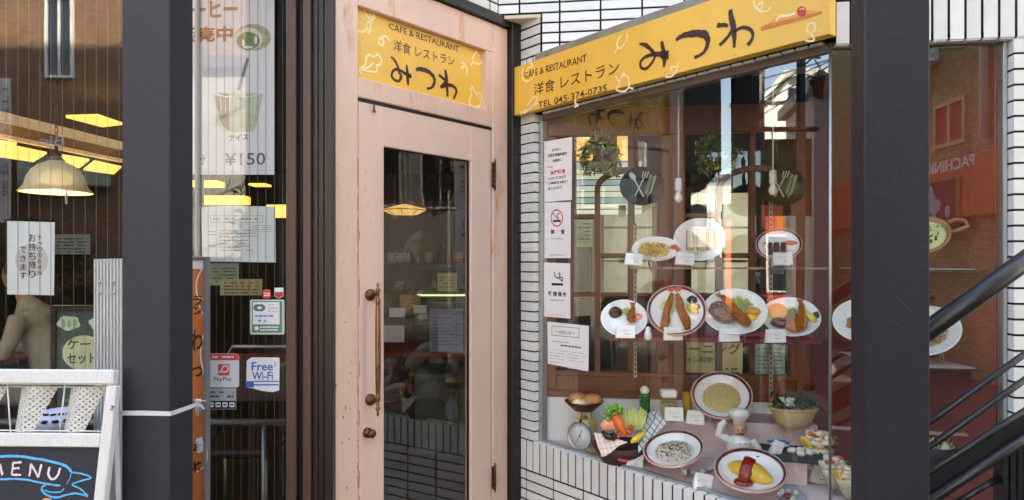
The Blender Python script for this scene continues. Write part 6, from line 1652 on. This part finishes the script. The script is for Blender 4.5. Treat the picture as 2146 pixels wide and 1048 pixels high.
# parfaits
def parfait(px, Y, k, lab, top=m_lemon, c3=m_shrimp):
    c = at(px, 0, Y); c.z = .5395
    t = thing('parfait', lab, 'dessert', T(c) @ Matrix.Diagonal((k, k, k, 1)))
    c = Vector((0, 0, 0))
    part('glass', MB().lathe([(.026, 0), (.026, .003), (.006, .008), (.006, .018), (.022, .035), (.032, .06), (.045, .085)], c, 24, cap=False), g_clear, t)
    part('filling', MB().lathe([(.004, .02), (.019, .036), (.029, .06), (.040, .084), (.001, .088)], c, 20), mat('custard', 'e3d9b4', .4, .2, 40), t)
    cr_ = MB()
    for j in range(14): cr_.ell(c + Vector((.020 * math.cos(j * 1.3) * (j > 1), .020 * math.sin(j * 1.3) * (j > 1), .094 + .0028 * j)), (.016, .016, .009), 10, jit=.06)
    part('cream', cr_, mat('ice_cream', 'f1ecd4', .5, .04), t)
    fr_ = MB(); r_ = random.Random(int(px))
    for j in range(7): fr_.ell(c + Vector((r_.uniform(-.035, .012), -.02 + r_.uniform(-.008, .01), .115 + r_.uniform(-.012, .022))), (.009, .007, .006), 8, rot=Euler((r_.random(), r_.random(), 0)), jit=.1)
    part('fruit', fr_, c3, t, kind='stuff')
    sl = MB()
    for j in range(3): sl.ell(c + Vector((-.036 + .004 * j, .004 * j, .100 - .004 * j)), (.005, .020, .022), 12, rot=Euler((0, -.5, .3)))
    sl.ell(c + Vector((.020, -.026, .108)), (.010, .005, .010), 8)
    part('fruit_slice', sl, top, t, kind='stuff')
    lf_ = MB()
    for j in range(4): lf_.ell(c + Vector((.028 + .004 * j, -.018, .105 + .007 * (j % 3))), (.010, .004, .004), 8, rot=Euler((0, -.9 + .5 * j, 0)))
    part('leaf', lf_, m_leaf, t, kind='stuff')
parfait(1716, 2.78, 1.5, 'tall fruit parfait with cream and red fruit at the right end of the display')
parfait(1748, 2.58, 1.15, 'small egg cream dessert just right of the tall parfait', mat('white_petal', 'dfe8cf', .6, .1))
parfait(1776, 2.50, 1.05, 'creamy dessert with orange fruit partly behind the glass joint', m_lemon, m_tom)
# small artificial flowers on the floor
def sprig(px, py, Y, n_, seed, lab):
    r_ = random.Random(seed); c = at(px, py, Y); c.z = .538
    t = thing('flower_sprig', lab, 'flowers', base=tuple(c)); a = MB(); b = MB()
    for _ in range(n_):
        p = c + Vector((r_.uniform(-.05, .05), r_.uniform(-.03, .03), r_.uniform(.01, .035)))
        a.tube([c + Vector((r_.uniform(-.03, .03), 0, .002)), (c + p) / 2 + Vector((0, 0, .01)), p], .0012, 4)
        for j in range(5): b.ell(p + Vector((.006 * math.cos(j * 1.26), -.002, .006 * math.sin(j * 1.26))), (.005, .003, .005), 6)
    part('stems', a, m_dleaf, t, kind='stuff'); part('petals', b, mat('petal_white', 'e4e2da', .6, .05), t, kind='stuff')
sprig(1452, 1000, 2.80, 5, 1, 'sprig of small white flowers left of the omelette price card'); sprig(1490, 990, 2.85, 6, 2, 'sprig of small white flowers beside the omelette plate rim'); sprig(1648, 1035, 2.55, 5, 3, 'faded sprig of flowers at the right of the omelette plate')
solo('berry', MB().ell(at(1651, 1040, 2.55), (.014, .014, .013), 12), m_ketch, 'dark red berry at the lower right of the omelette plate', 'berry')
solo('chopsticks', MB().bar(at(1296, 963, 2.9), at(1316, 967, 2.88), .012, .008), m_redcloth, 'dark red wrapped chopstick rest beside the basket foot', 'chopsticks')

# ---------------------------------------------------------------- hanging things in the display
def wreath(px, py, Y, rpx, lab, seed):
    r_ = random.Random(seed); c = at(px, py, Y); rad = rpx * Y / F
    t = thing('wreath', lab, 'wreath', base=tuple(c))
    tw = MB()
    for j in range(3): tw.tube([c + Vector((rad * .75 * math.cos(a) * (1 + .03 * math.sin(5 * a + j)), .01 * math.sin(3 * a + j * 2), rad * .8 * math.sin(a))) for a in [2 * math.pi * k / 30 for k in range(31)]], .004, 5)
    part('twigs', tw, m_woodd, t, kind='stuff')
    lv = MB(); fl_ = MB()
    for k in range(520):
        a = r_.uniform(0, 2 * math.pi); q = rad * (.70 + .14 * math.sin(3 * a + seed) + r_.gauss(0, .16 + .08 * math.sin(5 * a))); p = c + Vector((q * math.cos(a), r_.uniform(-.03, .03), q * math.sin(a) * 1.02))
        s = r_.uniform(.009, .024); d = Vector((r_.gauss(0, 1), r_.gauss(0, .7), r_.gauss(0, 1))).normalized(); u = d.orthogonal().normalized()
        (lv if k % 7 else fl_).add([p - d * s, p + u * s * .45, p + d * s, p - u * s * .45, p + d.cross(u) * s * .2], [(0, 1, 4), (1, 2, 4), (2, 3, 4), (3, 0, 4)])
    part('leaves', lv, mat('wreath_leaf', '66773a', .6, .4, 40), t, kind='stuff'); part('blossom', fl_, mat('wreath_yellow', 'd8b860', .6, .3, 40), t, kind='stuff')
    part('hook', MB().cyl(c + Vector((0, 0, rad * .85)), Vector((c.x, c.y, 2.36)), .001, n=4), m_black, t)
wreath(1256, 325, 3.14, 44, 'leafy green wreath hanging over the left partition pane', 3)
wreath(1500, 322, 3.04, 44, 'leafy wreath with yellow blossoms hanging at the middle of the partition', 8)
def bulb(px, y0, y1, Y, lab):
    a = at(px, y0, Y); b = at(px, y1, Y); t = thing('hanging_bulb', lab, 'light bulb', base=tuple(b))
    part('cord', MB().cyl(Vector((a.x, a.y, 2.36)), b, .0035, n=8), m_whitew, t); part('socket', MB().lathe([(.008, .004), (.014, .0), (.0155, -.03), (.0155, -.05), (.010, -.058)], b, 16), m_whitew, t)
    part('glass_bulb', MB().lathe([(.010, -.056), (.013, -.066), (.018, -.078), (.018, -.09), (.012, -.102), (.001, -.106)], b, 16), mat('milk_glass', 'e8e6da', .2, .03, coat=.5), t)
bulb(1422, 200, 375, 2.95, 'unlit white bulb on a long cord left of the sandwich plate'); bulb(1620, 240, 358, 2.85, 'unlit white bulb on a cord in front of the right frying pan')
def fpan(px, py, Y, rp, hy, lab, c_, n_):
    c = at(px, py, Y); k = Y / F; r = rp * k
    t = thing('frying_pan', lab, 'frying pan', base=tuple(c))
    part('pan', MB(xf=T(c) @ Matrix.Diagonal((1, 1, .88, 1)) @ Matrix.Rotation(R(90), 4, 'X')).lathe([(.001, -.012), (r * .86, -.012), (r, .020), (r * .97, .020), (r * .84, -.006), (.001, -.006)], n=36), mat('pan_' + c_, c_, .35, .15, 8), t)
    top = at(px - 11, hy, Y)
    part('handle', MB().tube([c + Vector((-9 * k, 0, r * .8)), c + Vector((-10 * k, -.005, r * .8 + (top.z - c.z) * .25)), top + Vector((0, 0, -.02)), top], [.012, .010, .016, .006], 10, flat=.5), m_woodd, t)
    d = MB(xf=T(c + Vector((0, .004, 0)))); m_o = mat('pan_art', 'c3cdc5', .6, .1)
    d.bar((-.35 * r, -.004, .42 * r), (.12 * r, -.004, -.45 * r), .006, .003, up=(0, 1, 0)).bar((.15 * r, -.004, .42 * r), (-.28 * r, -.004, -.45 * r), .005, .003, up=(0, 1, 0)).ell((-.38 * r, -.004, .46 * r), (.013, .003, .022), 12, rot=Euler((0, -.6, 0)))
    for j in (-1, 0, 1): d.bar((.15 * r + j * .010, -.004, .40 * r), (.24 * r + j * .012, -.004, .68 * r), .004, .003, up=(0, 1, 0))
    part('crossed_fork_and_spoon', d, m_o, t)
    d = MB(xf=T(c + Vector((0, .003, 0))))
    d.tube([(.62 * r, -.004, .5 * r), (.5 * r, -.004, .0), (.30 * r, -.004, -.5 * r)], .003, 5)
    for j in range(9):
        z_ = .4 * r - j * .10 * r; x_ = .58 * r - j * .03 * r
        d.ell((x_ + .10 * r, -.004, z_ + .01), (.012, .002, .0035), 8, rot=Euler((0, -.8, 0))).ell((x_ - .10 * r, -.004, z_ + .01), (.012, .002, .0035), 8, rot=Euler((0, .8 + math.pi, 0)))
    part('herb_sprig', d, mat('pan_art_green', 'a3b294', .6, .1), t)
    part('hook', MB().cyl(top, Vector((top.x, top.y, 2.36)), .0015, n=5), m_black, t)
fpan(1343, 391, 3.10, 46, 262, 'black decorative frying pan hanging by its handle in front of the left arch', '0f0c0b', 1)
fpan(1637, 391, 2.95, 48, 280, 'olive brown decorative frying pan hanging behind the right bulb', '3a331c', 2)
# ---------------------------------------------------------------- the street seen in the reflections
def brick_mat(name, c1, c2, mortar, sx=1.0):
    m = bpy.data.materials.new(name); m.use_nodes = True; nt = m.node_tree; N = nt.nodes; L = nt.links; b = N['Principled BSDF']
    tc = N.new('ShaderNodeTexCoord'); mp = N.new('ShaderNodeMapping'); mp.inputs['Rotation'].default_value = (R(90), 0, 0); mp.inputs['Scale'].default_value = (sx,) * 3; L.new(tc.outputs['Object'], mp.inputs[0])
    bt = N.new('ShaderNodeTexBrick'); bt.inputs['Scale'].default_value = 4.4; bt.inputs['Color1'].default_value = lin(c1); bt.inputs['Color2'].default_value = lin(c2); bt.inputs['Mortar'].default_value = lin(mortar); bt.inputs['Mortar Size'].default_value = .018
    L.new(mp.outputs[0], bt.inputs['Vector']); L.new(bt.outputs[0], b.inputs['Base Color']); b.inputs['Roughness'].default_value = .9
    bp = N.new('ShaderNodeBump'); bp.inputs['Strength'].default_value = .6; bp.inputs['Distance'].default_value = .02; bp.invert = True; L.new(bt.outputs['Fac'], bp.inputs['Height']); L.new(bp.outputs[0], b.inputs['Normal'])
    return m
m_brick = brick_mat('brown_brick', '8f6c52', '6b4f3e', '9c8b78')
m_brickp = brick_mat('tan_brick', 'b3a074', '7d6a48', 'cdbf9c', 1.2)
m_dwin = mat('window_dark', '2a3238', .1, .1, 3, coat=.5)
m_roofd = mat('dark_roof', '3a3c40', .7, .1)
m_plaster = mat('white_plaster', 'dcdcd6', .85, .04, 2, bump=.1)
m_grey = mat('grey_plaster', '9a9b98', .85, .08, 2, bump=.1)
YO = -7.0                                 # face of the buildings across the street
FO = Fr((0, YO), (-1, 0))                 # faces +Y; s runs to -X
YV = 2 * 2.665 - YO                       # how deep they seem in the storefront glass
vx = lambda px: (px - CX) / F * YV
vz = lambda py: EYE + (HY - py) / F * YV
def house(name, lab, x0, x1, y0, y1, z1, m, wins, roof=.25, front='y', cat='building', rm=None):
    t = thing(name, lab, cat, base=((x0 + x1) / 2, (y0 + y1) / 2, 0))
    part('walls', MB().box(x0, x1, y0, y1, -.1, z1), m, t)
    part('roof', MB().box(x0 - .15, x1 + .15, y0 - .15, y1 + .15, z1 + .002, z1 + roof, .02), rm or m_roofd, t)
    for (a0_, a1_, b0, b1) in wins:
        if front == 'y':
            f = MB(); f.box(a0_ - .05, a1_ + .05, y1 - .02, y1 + .05, b0 - .05, b0).box(a0_ - .05, a1_ + .05, y1 - .02, y1 + .05, b1, b1 + .05).box(a0_ - .05, a0_, y1 - .02, y1 + .05, b0, b1).box(a1_, a1_ + .05, y1 - .02, y1 + .05, b0, b1).box((a0_ + a1_) / 2 - .02, (a0_ + a1_) / 2 + .02, y1 - .02, y1 + .045, b0, b1)
            pane = MB().box(a0_, a1_, y1 + .002, y1 + .015, b0, b1)
        else:
            f = MB(); X = x1; f.box(X - .02, X + .05, a0_ - .05, a1_ + .05, b0 - .05, b0).box(X - .02, X + .05, a0_ - .05, a1_ + .05, b1, b1 + .05).box(X - .02, X + .05, a0_ - .05, a0_, b0, b1).box(X - .02, X + .05, a1_, a1_ + .05, b0, b1)
            pane = MB().box(X + .002, X + .015, a0_, a1_, b0, b1)
        o = part('window_frame', f, m_whitew, t); part('pane', pane, m_dwin, o)
    return t
# brick house across the street (left storefront)
bx0, bx1 = vx(-700), vx(352)
house('brick_building', 'brown brick building across the street mirrored in the left storefront', bx0, bx1, -14, YO, 10.5, m_brick, [(vx(103), vx(150), vz(158), vz(2)), (vx(-330), vx(-250), vz(158), vz(2))])
sgb = thing('shop_lettering', 'pale letters on the brick wall mirrored behind the lampshade', 'sign', FO.M, (-vx(100), 0, vz(300)))
w = MB(); text_box(w, 'Big', -vx(136), -vx(84), vz(312), vz(284), -.04, .02); part('lettering', w, m_whitew, sgb)
vb = thing('banner_sign', 'tall narrow white banner with dark vertical writing mirrored at far left', 'sign', FO.M, (-vx(32), 0, vz(470)))
part('panel', MB().box(-vx(52), -vx(12), -.35, -.32, vz(470), vz(175), .01), mat('banner_white', 'd2d0d4', .6, .05), vb)
w = MB()
for i, ch in enumerate('こだわり料理'): text_box(w, ch, -vx(49), -vx(36), vz(225 + i * 38), vz(195 + i * 38), -.36, .01)
for i, ch in enumerate('大人気定食'): text_box(w, ch, -vx(32), -vx(16), vz(225 + i * 40), vz(192 + i * 40), -.36, .02)
part('lettering', w, m_print, vb)
aw = thing('shop_awning', 'pale green board above a hedge mirrored behind the lampshade foot', 'awning', base=(vx(150), YO + .2, vz(395)))
part('board', MB().box(vx(60), vx(240), YO + .1, YO + .3, vz(395), vz(332), .02), mat('pale_green_board', '9fb0a4', .7, .05), aw)
def foliage(name, lab, cat, cx, cy, cz, rx, ry, rz, n, size, seed, trunk=None, kind=None, cm='55702f'):
    r_ = random.Random(seed); t = thing(name, lab, cat, base=(cx, cy, trunk or cz - rz))
    lv = MB(); clumps = [Vector((r_.gauss(0, .42), r_.gauss(0, .42), r_.gauss(0, .42))) for _ in range(18)]
    for _ in range(n):
        q_ = r_.choice(clumps) + Vector((r_.gauss(0, .17), r_.gauss(0, .17), r_.gauss(0, .17)))
        p = Vector((cx + q_.x * rx, cy + q_.y * ry, cz + q_.z * rz)); s = size * r_.uniform(.6, 1.3)
        d = Vector((r_.gauss(0, 1), r_.gauss(0, 1), r_.gauss(0, 1))).normalized(); u = d.orthogonal().normalized()
        lv.add([p - d * s, p + u * s * .5, p + d * s, p - u * s * .5], [(0, 1, 2), (0, 2, 3)])
    part('crown' if trunk is not None else 'foliage', lv, mat('foliage_' + cm, cm, .7, .4, 6), t, kind='stuff')
    if trunk is not None:
        tr_ = MB(); tr_.tube([(cx, cy, trunk), (cx + .05, cy, cz - rz * .5), (cx, cy, cz)], [.13, .09, .03], 8)
        for k in range(5): a = k * 1.3; tr_.tube([(cx + .03, cy, cz - rz * .5 + k * .1), (cx + rx * .5 * math.cos(a), cy + ry * .5 * math.sin(a), cz + rz * .2)], [.05, .012], 6)
        part('trunk', tr_, mat('bark', '4b3d31', .9, .3, 10, bump=.5), t)
    return t
foliage('hedge', 'dark rounded hedge mirrored low in the left storefront', 'hedge', vx(155), YO + 1.0, .95, 1.25, .6, 1.0, 5000, .07, 5, cm='2f4420')
# bright white building and tree mirrored behind the poster
house('white_building', 'pale building mirrored behind the pink poster', vx(356), vx(640), -20, YO - .2, 5.0, mat('pale_render', '8e8c88', .85, .1, 2), [])
foliage('street_tree', 'dark leafy tree mirrored beside the brown frame, right of the poster', 'tree', -3.95, YO + .8, 2.9, .62, .7, 1.9, 5200, .07, 9, trunk=0, cm='33502a')
house('far_building', 'long pale building behind the street trees across the road', vx(660), 1.2, -18, YO - .3, 5.6, m_grey, [(-2.6 + 1.3 * k, -1.8 + 1.3 * k, 2.6, 4.0) for k in range(3)])
# pachinko parlour, mirrored in the narrow bay window
def vR(px, py, Y): return FRR.mirror(at(px, py, Y))
p0, p1 = vR(2098, 0, 8.2), vR(1935, 0, 9.9)
FPk = Fr((p0.x, p0.y), ((p1 - p0).x, (p1 - p0).y))
if (FRR.mirror(Vector((0, 0, EYE))) - FPk.o).dot(FPk.n) < 0: FPk = Fr((p1.x, p1.y), ((p0 - p1).x, (p0 - p1).y))
def pk(px, py):
    """mirrored photo point on the parlour wall: (s, z)"""
    v0 = FRR.mirror(Vector((0, 0, EYE))); v1 = vR(px, py, 9.0); d = v1 - v0
    t = (FPk.o - Vector((v0.x, v0.y, 0))).dot(FPk.n) / d.dot(FPk.n); p = v0 + d * t
    return (Vector((p.x, p.y, 0)) - FPk.o).dot(FPk.d), p.z
ss = [pk(x, 300)[0] for x in (2098, 1940)]
sa0, sa1 = min(ss), max(ss)
pkb = thing('pachinko_parlour', 'tan brick parlour with an orange sign band mirrored in the right bay window', 'building', FPk.M, ((sa0 + sa1) / 2, 0, 0))
part('walls', MB().box(sa0 - 4, sa1 + 6, .0, 3, -.1, 9.5), m_brickp, pkb)
zO1, zO0 = pk(2060, 322)[1], pk(2060, 452)[1]
part('sign_band', MB().box(sa0 - .3, sa1 + 6, -.12, -.002, zO0, zO1, .01), mat('parlour_orange', 'c96a38', .5, .2, 3), pkb)
w = MB(); a, b = pk(2068, 340)[0], pk(1948, 340)[0]
text_box(w, 'PACHINKO', min(a, b), max(a, b), pk(2040, 352)[1], pk(2040, 326)[1], -.125, .03)
part('lettering', w, m_whitew, pkb)
wz0, wz1 = pk(2000, 295)[1], pk(2000, 215)[1]; a, b = sorted((pk(1968, 250)[0], pk(2025, 250)[0]))
o = part('window_frame', MB().box(a - .06, b + .06, -.04, 0, wz0 - .06, wz0).box(a - .06, b + .06, -.04, 0, wz1, wz1 + .06).box(a - .06, a, -.04, 0, wz0, wz1).box(b, b + .06, -.04, 0, wz0, wz1).box((a + b) / 2 - .03, (a + b) / 2 + .03, -.04, 0, wz0, wz1), mat('tan_stone', 'cdbb8e', .7, .1), pkb)
part('pane', MB().box(a, b, -.02, -.002, wz0, wz1), mat('red_curtain', '9a3f35', .6, .4, 4), o)
a = pk(2080, 200)[0]; part('downpipe', MB().cyl((a, -.08, pk(2080, 290)[1]), (a, -.08, 9.4), .05, n=10), m_whitew, pkb)
a, b = sorted((pk(1948, 400)[0], pk(2038, 400)[0])); z0_, z1_ = pk(2030, 470)[1], pk(2030, 370)[1]
o = part('show_panel', MB().box(a, b, -.16, -.122, z0_, z1_, .01), mat('tan_frame', 'a77a3c', .5, .1), pkb)
part('poster', MB().box(a + .06, b - .08, -.165, -.161, z0_ + .08, z1_ - .02), m_black, o)
w = MB(); r_ = random.Random(2)
for k in range(9): w.ell((a + .2 + (b - a - .4) * r_.random(), -.168, z0_ + .15 + (z1_ - z0_ - .3) * r_.random()), (.07, .004, .09), 8)
part('pale_figures', w, mat('pale_blue_art', '9fb0c4', .6, .1), o)
a, b = sorted((pk(1930, 100)[0], pk(1974, 100)[0])); part('projecting_sign', MB().box(a, b, -1.0, 0, pk(1960, 135)[1], pk(1960, 92)[1] + .3, .02), m_plaster, pkb)

# things mirrored in the slanted show window: the street running off to the left
def vC(px, py, Y): return FC.mirror(at(px, py, Y))
def vtube(m, pts, Y, r, n=8): m.tube([vC(x, y, Y) for x, y in pts], r, n)
Yl = 7.5; kl = Yl / F
ls = thing('lamp_post', 'dark ornate street lamp post with a hanging board mirrored in the show window', 'street lamp', base=tuple(vC(1670, 545, Yl).xy) + (0,))
b0 = vC(1671, 545, Yl); ps = MB(); ps.cyl((b0.x, b0.y, 0), (b0.x, b0.y, vC(1671, 60, Yl).z), 9 * kl, n=12); ps.lathe([(.16, 0), (.16, .1), (.11, .2), (.09, .6)], (b0.x, b0.y, 0), 16)
part('post', ps, m_steel2, ls)
ar = MB(); vtube(ar, [(1671, 120), (1690, 118), (1712, 118)], Yl, 2.5 * kl); vtube(ar, [(1671, 150), (1700, 160), (1712, 140), (1700, 122)], Yl, 1.5 * kl); ar.bar(vC(1590, 270, Yl), vC(1708, 270, Yl), 8 * kl, 10 * kl)
part('arm', ar, m_steel2, ls)
def lantern(px, py, lab_):
    c = vC(px, py, Yl); k = kl
    part('lantern', MB().lathe([(3 * k, -34 * k), (12 * k, -30 * k), (17 * k, -6 * k), (22 * k, 10 * k), (20 * k, 13 * k), (4 * k, 26 * k), (.001, 30 * k)], c, 6, smooth=False), mat('smoked_lantern', '6f6460', .3, .15, 4), ls)
    cg = MB()
    for j in range(6):
        a = j * math.pi / 3; cg.tube([c + Vector((12 * k * math.cos(a), 12 * k * math.sin(a), -30 * k)), c + Vector((22.5 * k * math.cos(a), 22.5 * k * math.sin(a), 10 * k))], 1.2 * k, 5)
    part('cage', cg, m_steel2, ls)
lantern(1714, 172, 0)
hb = thing('hanging_board', 'brown wooden board sign hung from the lamp post arm', 'sign', base=tuple(vC(1645, 450, Yl)))
cs_ = [vC(x, y, Yl) for x, y in ((1598, 292), (1692, 292), (1692, 452), (1598, 452))]; nb = (cs_[1] - cs_[0]).cross(cs_[3] - cs_[0]).normalized() * .03
hbm = MB().add([p + nb for p in cs_] + [p - nb for p in cs_], [(0, 1, 2, 3), (7, 6, 5, 4)] + [(i_, (i_ + 1) % 4, 4 + (i_ + 1) % 4, 4 + i_) for i_ in range(4)])
part('board', hbm, mat('tan_wood_sign', '7d5c30', .6, .25, 3, bump=.2), hb)
lk = MB(); vtube(lk, [(1612, 275), (1612, 292)], Yl, 1.6 * kl, 6); vtube(lk, [(1680, 275), (1680, 292)], Yl, 1.6 * kl, 6); part('link', lk, m_steel2, hb, kind='stuff')
# black bollard-like post with ball top
b1 = vC(1575, 545, 6.2); bp_ = thing('street_post', 'black cast post with a ball finial mirrored left of the lamp post', 'post', base=(b1.x, b1.y, 0)); zt4 = vC(1575, 252, 6.2).z
part('shaft', MB().lathe([(.09, 0), (.09, .12), (.055, .2), (.05, zt4 - .75), (.085, zt4 - .7), (.085, zt4 - .1), (.03, zt4 - .05), (.03, zt4)], (b1.x, b1.y, 0), 16), m_steel2, bp_); part('finial', MB().ell((b1.x, b1.y, zt4 + .06), (.075, .075, .08), 14), m_steel2, bp_)
up_ = thing('utility_pole', 'concrete utility pole with transformers and wires mirrored against the sky', 'utility pole', base=tuple(vC(1588, 545, 16).xy) + (0,))
b2 = vC(1590, 545, 16); ztp_ = vC(1588, 120, 16).z; part('pole', MB().cyl((b2.x, b2.y, 0), (b2.x, b2.y, ztp_ + .6), .14, .09, 12), m_concrete, up_)
part('transformer', MB().cyl((b2.x, b2.y + .35, ztp_ - .9), (b2.x, b2.y + .35, ztp_ - .1), .2, n=14), m_grey, up_)
cm_ = MB(); cm_.bar((b2.x, b2.y - .9, ztp_), (b2.x, b2.y + .9, ztp_), .08, .08).bar((b2.x, b2.y - .7, ztp_ - 1.1), (b2.x, b2.y + .7, ztp_ - 1.1), .08, .08); part('cross_arm', cm_, m_grey, up_)
wi = MB()
for k in range(7):
    a = Vector((b2.x, b2.y - .9 + .3 * k, ztp_ - (k % 2) * 1.05)); b = Vector((22, -3.2 + .5 * k, 6.0 + .35 * k)); P = [a.lerp(b, i / 14) + Vector((0, 0, -1.0 * math.sin(math.pi * i / 14))) for i in range(15)]
    wi.tube(P, .018, 5)
for k in range(4):
    a = Vector((b2.x, b2.y, ztp_ - .5 - .3 * k)); b = Vector((-5 + 5.5 * k, YO, 7.2 + .4 * k)); wi.tube([a.lerp(b, i / 8) + Vector((0, 0, -.5 * math.sin(math.pi * i / 8))) for i in range(9)], .014, 5)
solo('overhead_wires', wi, m_black, 'bundle of black overhead wires strung along the street', 'wires', kind='stuff')
# buildings closing the street to the left
w4 = vC(1640, 300, 20)
house('white_tower', 'bright white building with tall windows mirrored at the top of the show window', w4.x - 6, w4.x, w4.y - 3.4, w4.y - .1, vC(1640, 165, 20).z, m_plaster, [(w4.y - 1.5 + k * .9, w4.y - 1.0 + k * .9, 5 - 2.8 * j, 6.6 - 2.8 * j) for k in range(2) for j in range(2)], front='x', rm=m_plaster)
g4 = vC(1690, 300, 13)
house('grey_building', 'grey panelled building with a balcony mirrored beside the orange side wall', g4.x - 2.5, g4.x, g4.y - 6.5, g4.y - .1, vC(1720, 195, 13).z, m_grey, [(g4.y - 5.5 + 1.5 * k, g4.y - 4.7 + 1.5 * k, 1.2 + 2.6 * j, 2.6 + 2.6 * j) for k in range(3) for j in range(2)], front='x', rm=m_grey)
house('far_building', 'pale four storey block closing the far left end of the street', -34, -27, -6, 3.5, 4.9, m_plaster, [(-5 + 1.6 * k, -4 + 1.6 * k, 1.0 + 1.9 * j, 2.0 + 1.9 * j) for k in range(5) for j in range(2)], front='x')
rs = house('red_shop', 'low red fronted shop at the left end of the street', -21, -16, -5, -.2, 2.9, mat('red_facade', 'b5553d', .7, .1), [(-4.4, -2.8, .6, 2.1), (-2.2, -.7, .6, 2.1)], front='x')
sgn = thing('shop_lettering', 'white lettering over the low red fronted shop', 'sign', Fr((-15.99, -2.5), (0, 1)).M, (0, 0, 2.3)); w = MB()
part('board', MB().box(-1.6, 1.6, -.03, .0, 2.25, 2.75), mat('orange_board', 'd98a4a', .6, .05), sgn)
house('far_building', 'cream end building beyond the lamp post with small windows', -27, -20, 3.6, 12, 5.4, mat('cream_plaster', 'cfc7b2', .85, .05), [(4 + 1.4 * k, 4.8 + 1.4 * k, 1.2 + 2.2 * j, 2.5 + 2.2 * j) for k in range(5) for j in range(2)], front='x')
house('corner_building', 'brick corner building far right across the street', 11, 20, -12, -4, 7.5, m_brick, [])

nb_ = thing('sky_block_canopy', 'added dark brown canopy blocking the mirrored sky left of the sky strip', 'canopy', base=(-8, 2.2, 2.6))
part('fascia', MB().box(-9.5, -7, 1.62, 2.6, 2.75, 6.5, .02), m_darkbrown, nb_)  # made-up box, put here to block the sky in the window reflection
for k in range(5): part('bracket', MB().bar((-9.2 + .5 * k, 2.62, 2.3), (-9.2 + .5 * k, 1.7, 2.74), .05, .05, up=(1, 0, 0)), m_steel2, nb_)
house('rear_building', 'pale building seen through the back windows of the restaurant', -3, 7, 13, 17, 3.4, mat('tan_plaster', '8f8570', .8, .2, 1), [(.5 + 1.2 * k, 1.2 + 1.2 * k, .4, 2.2) for k in range(5)])
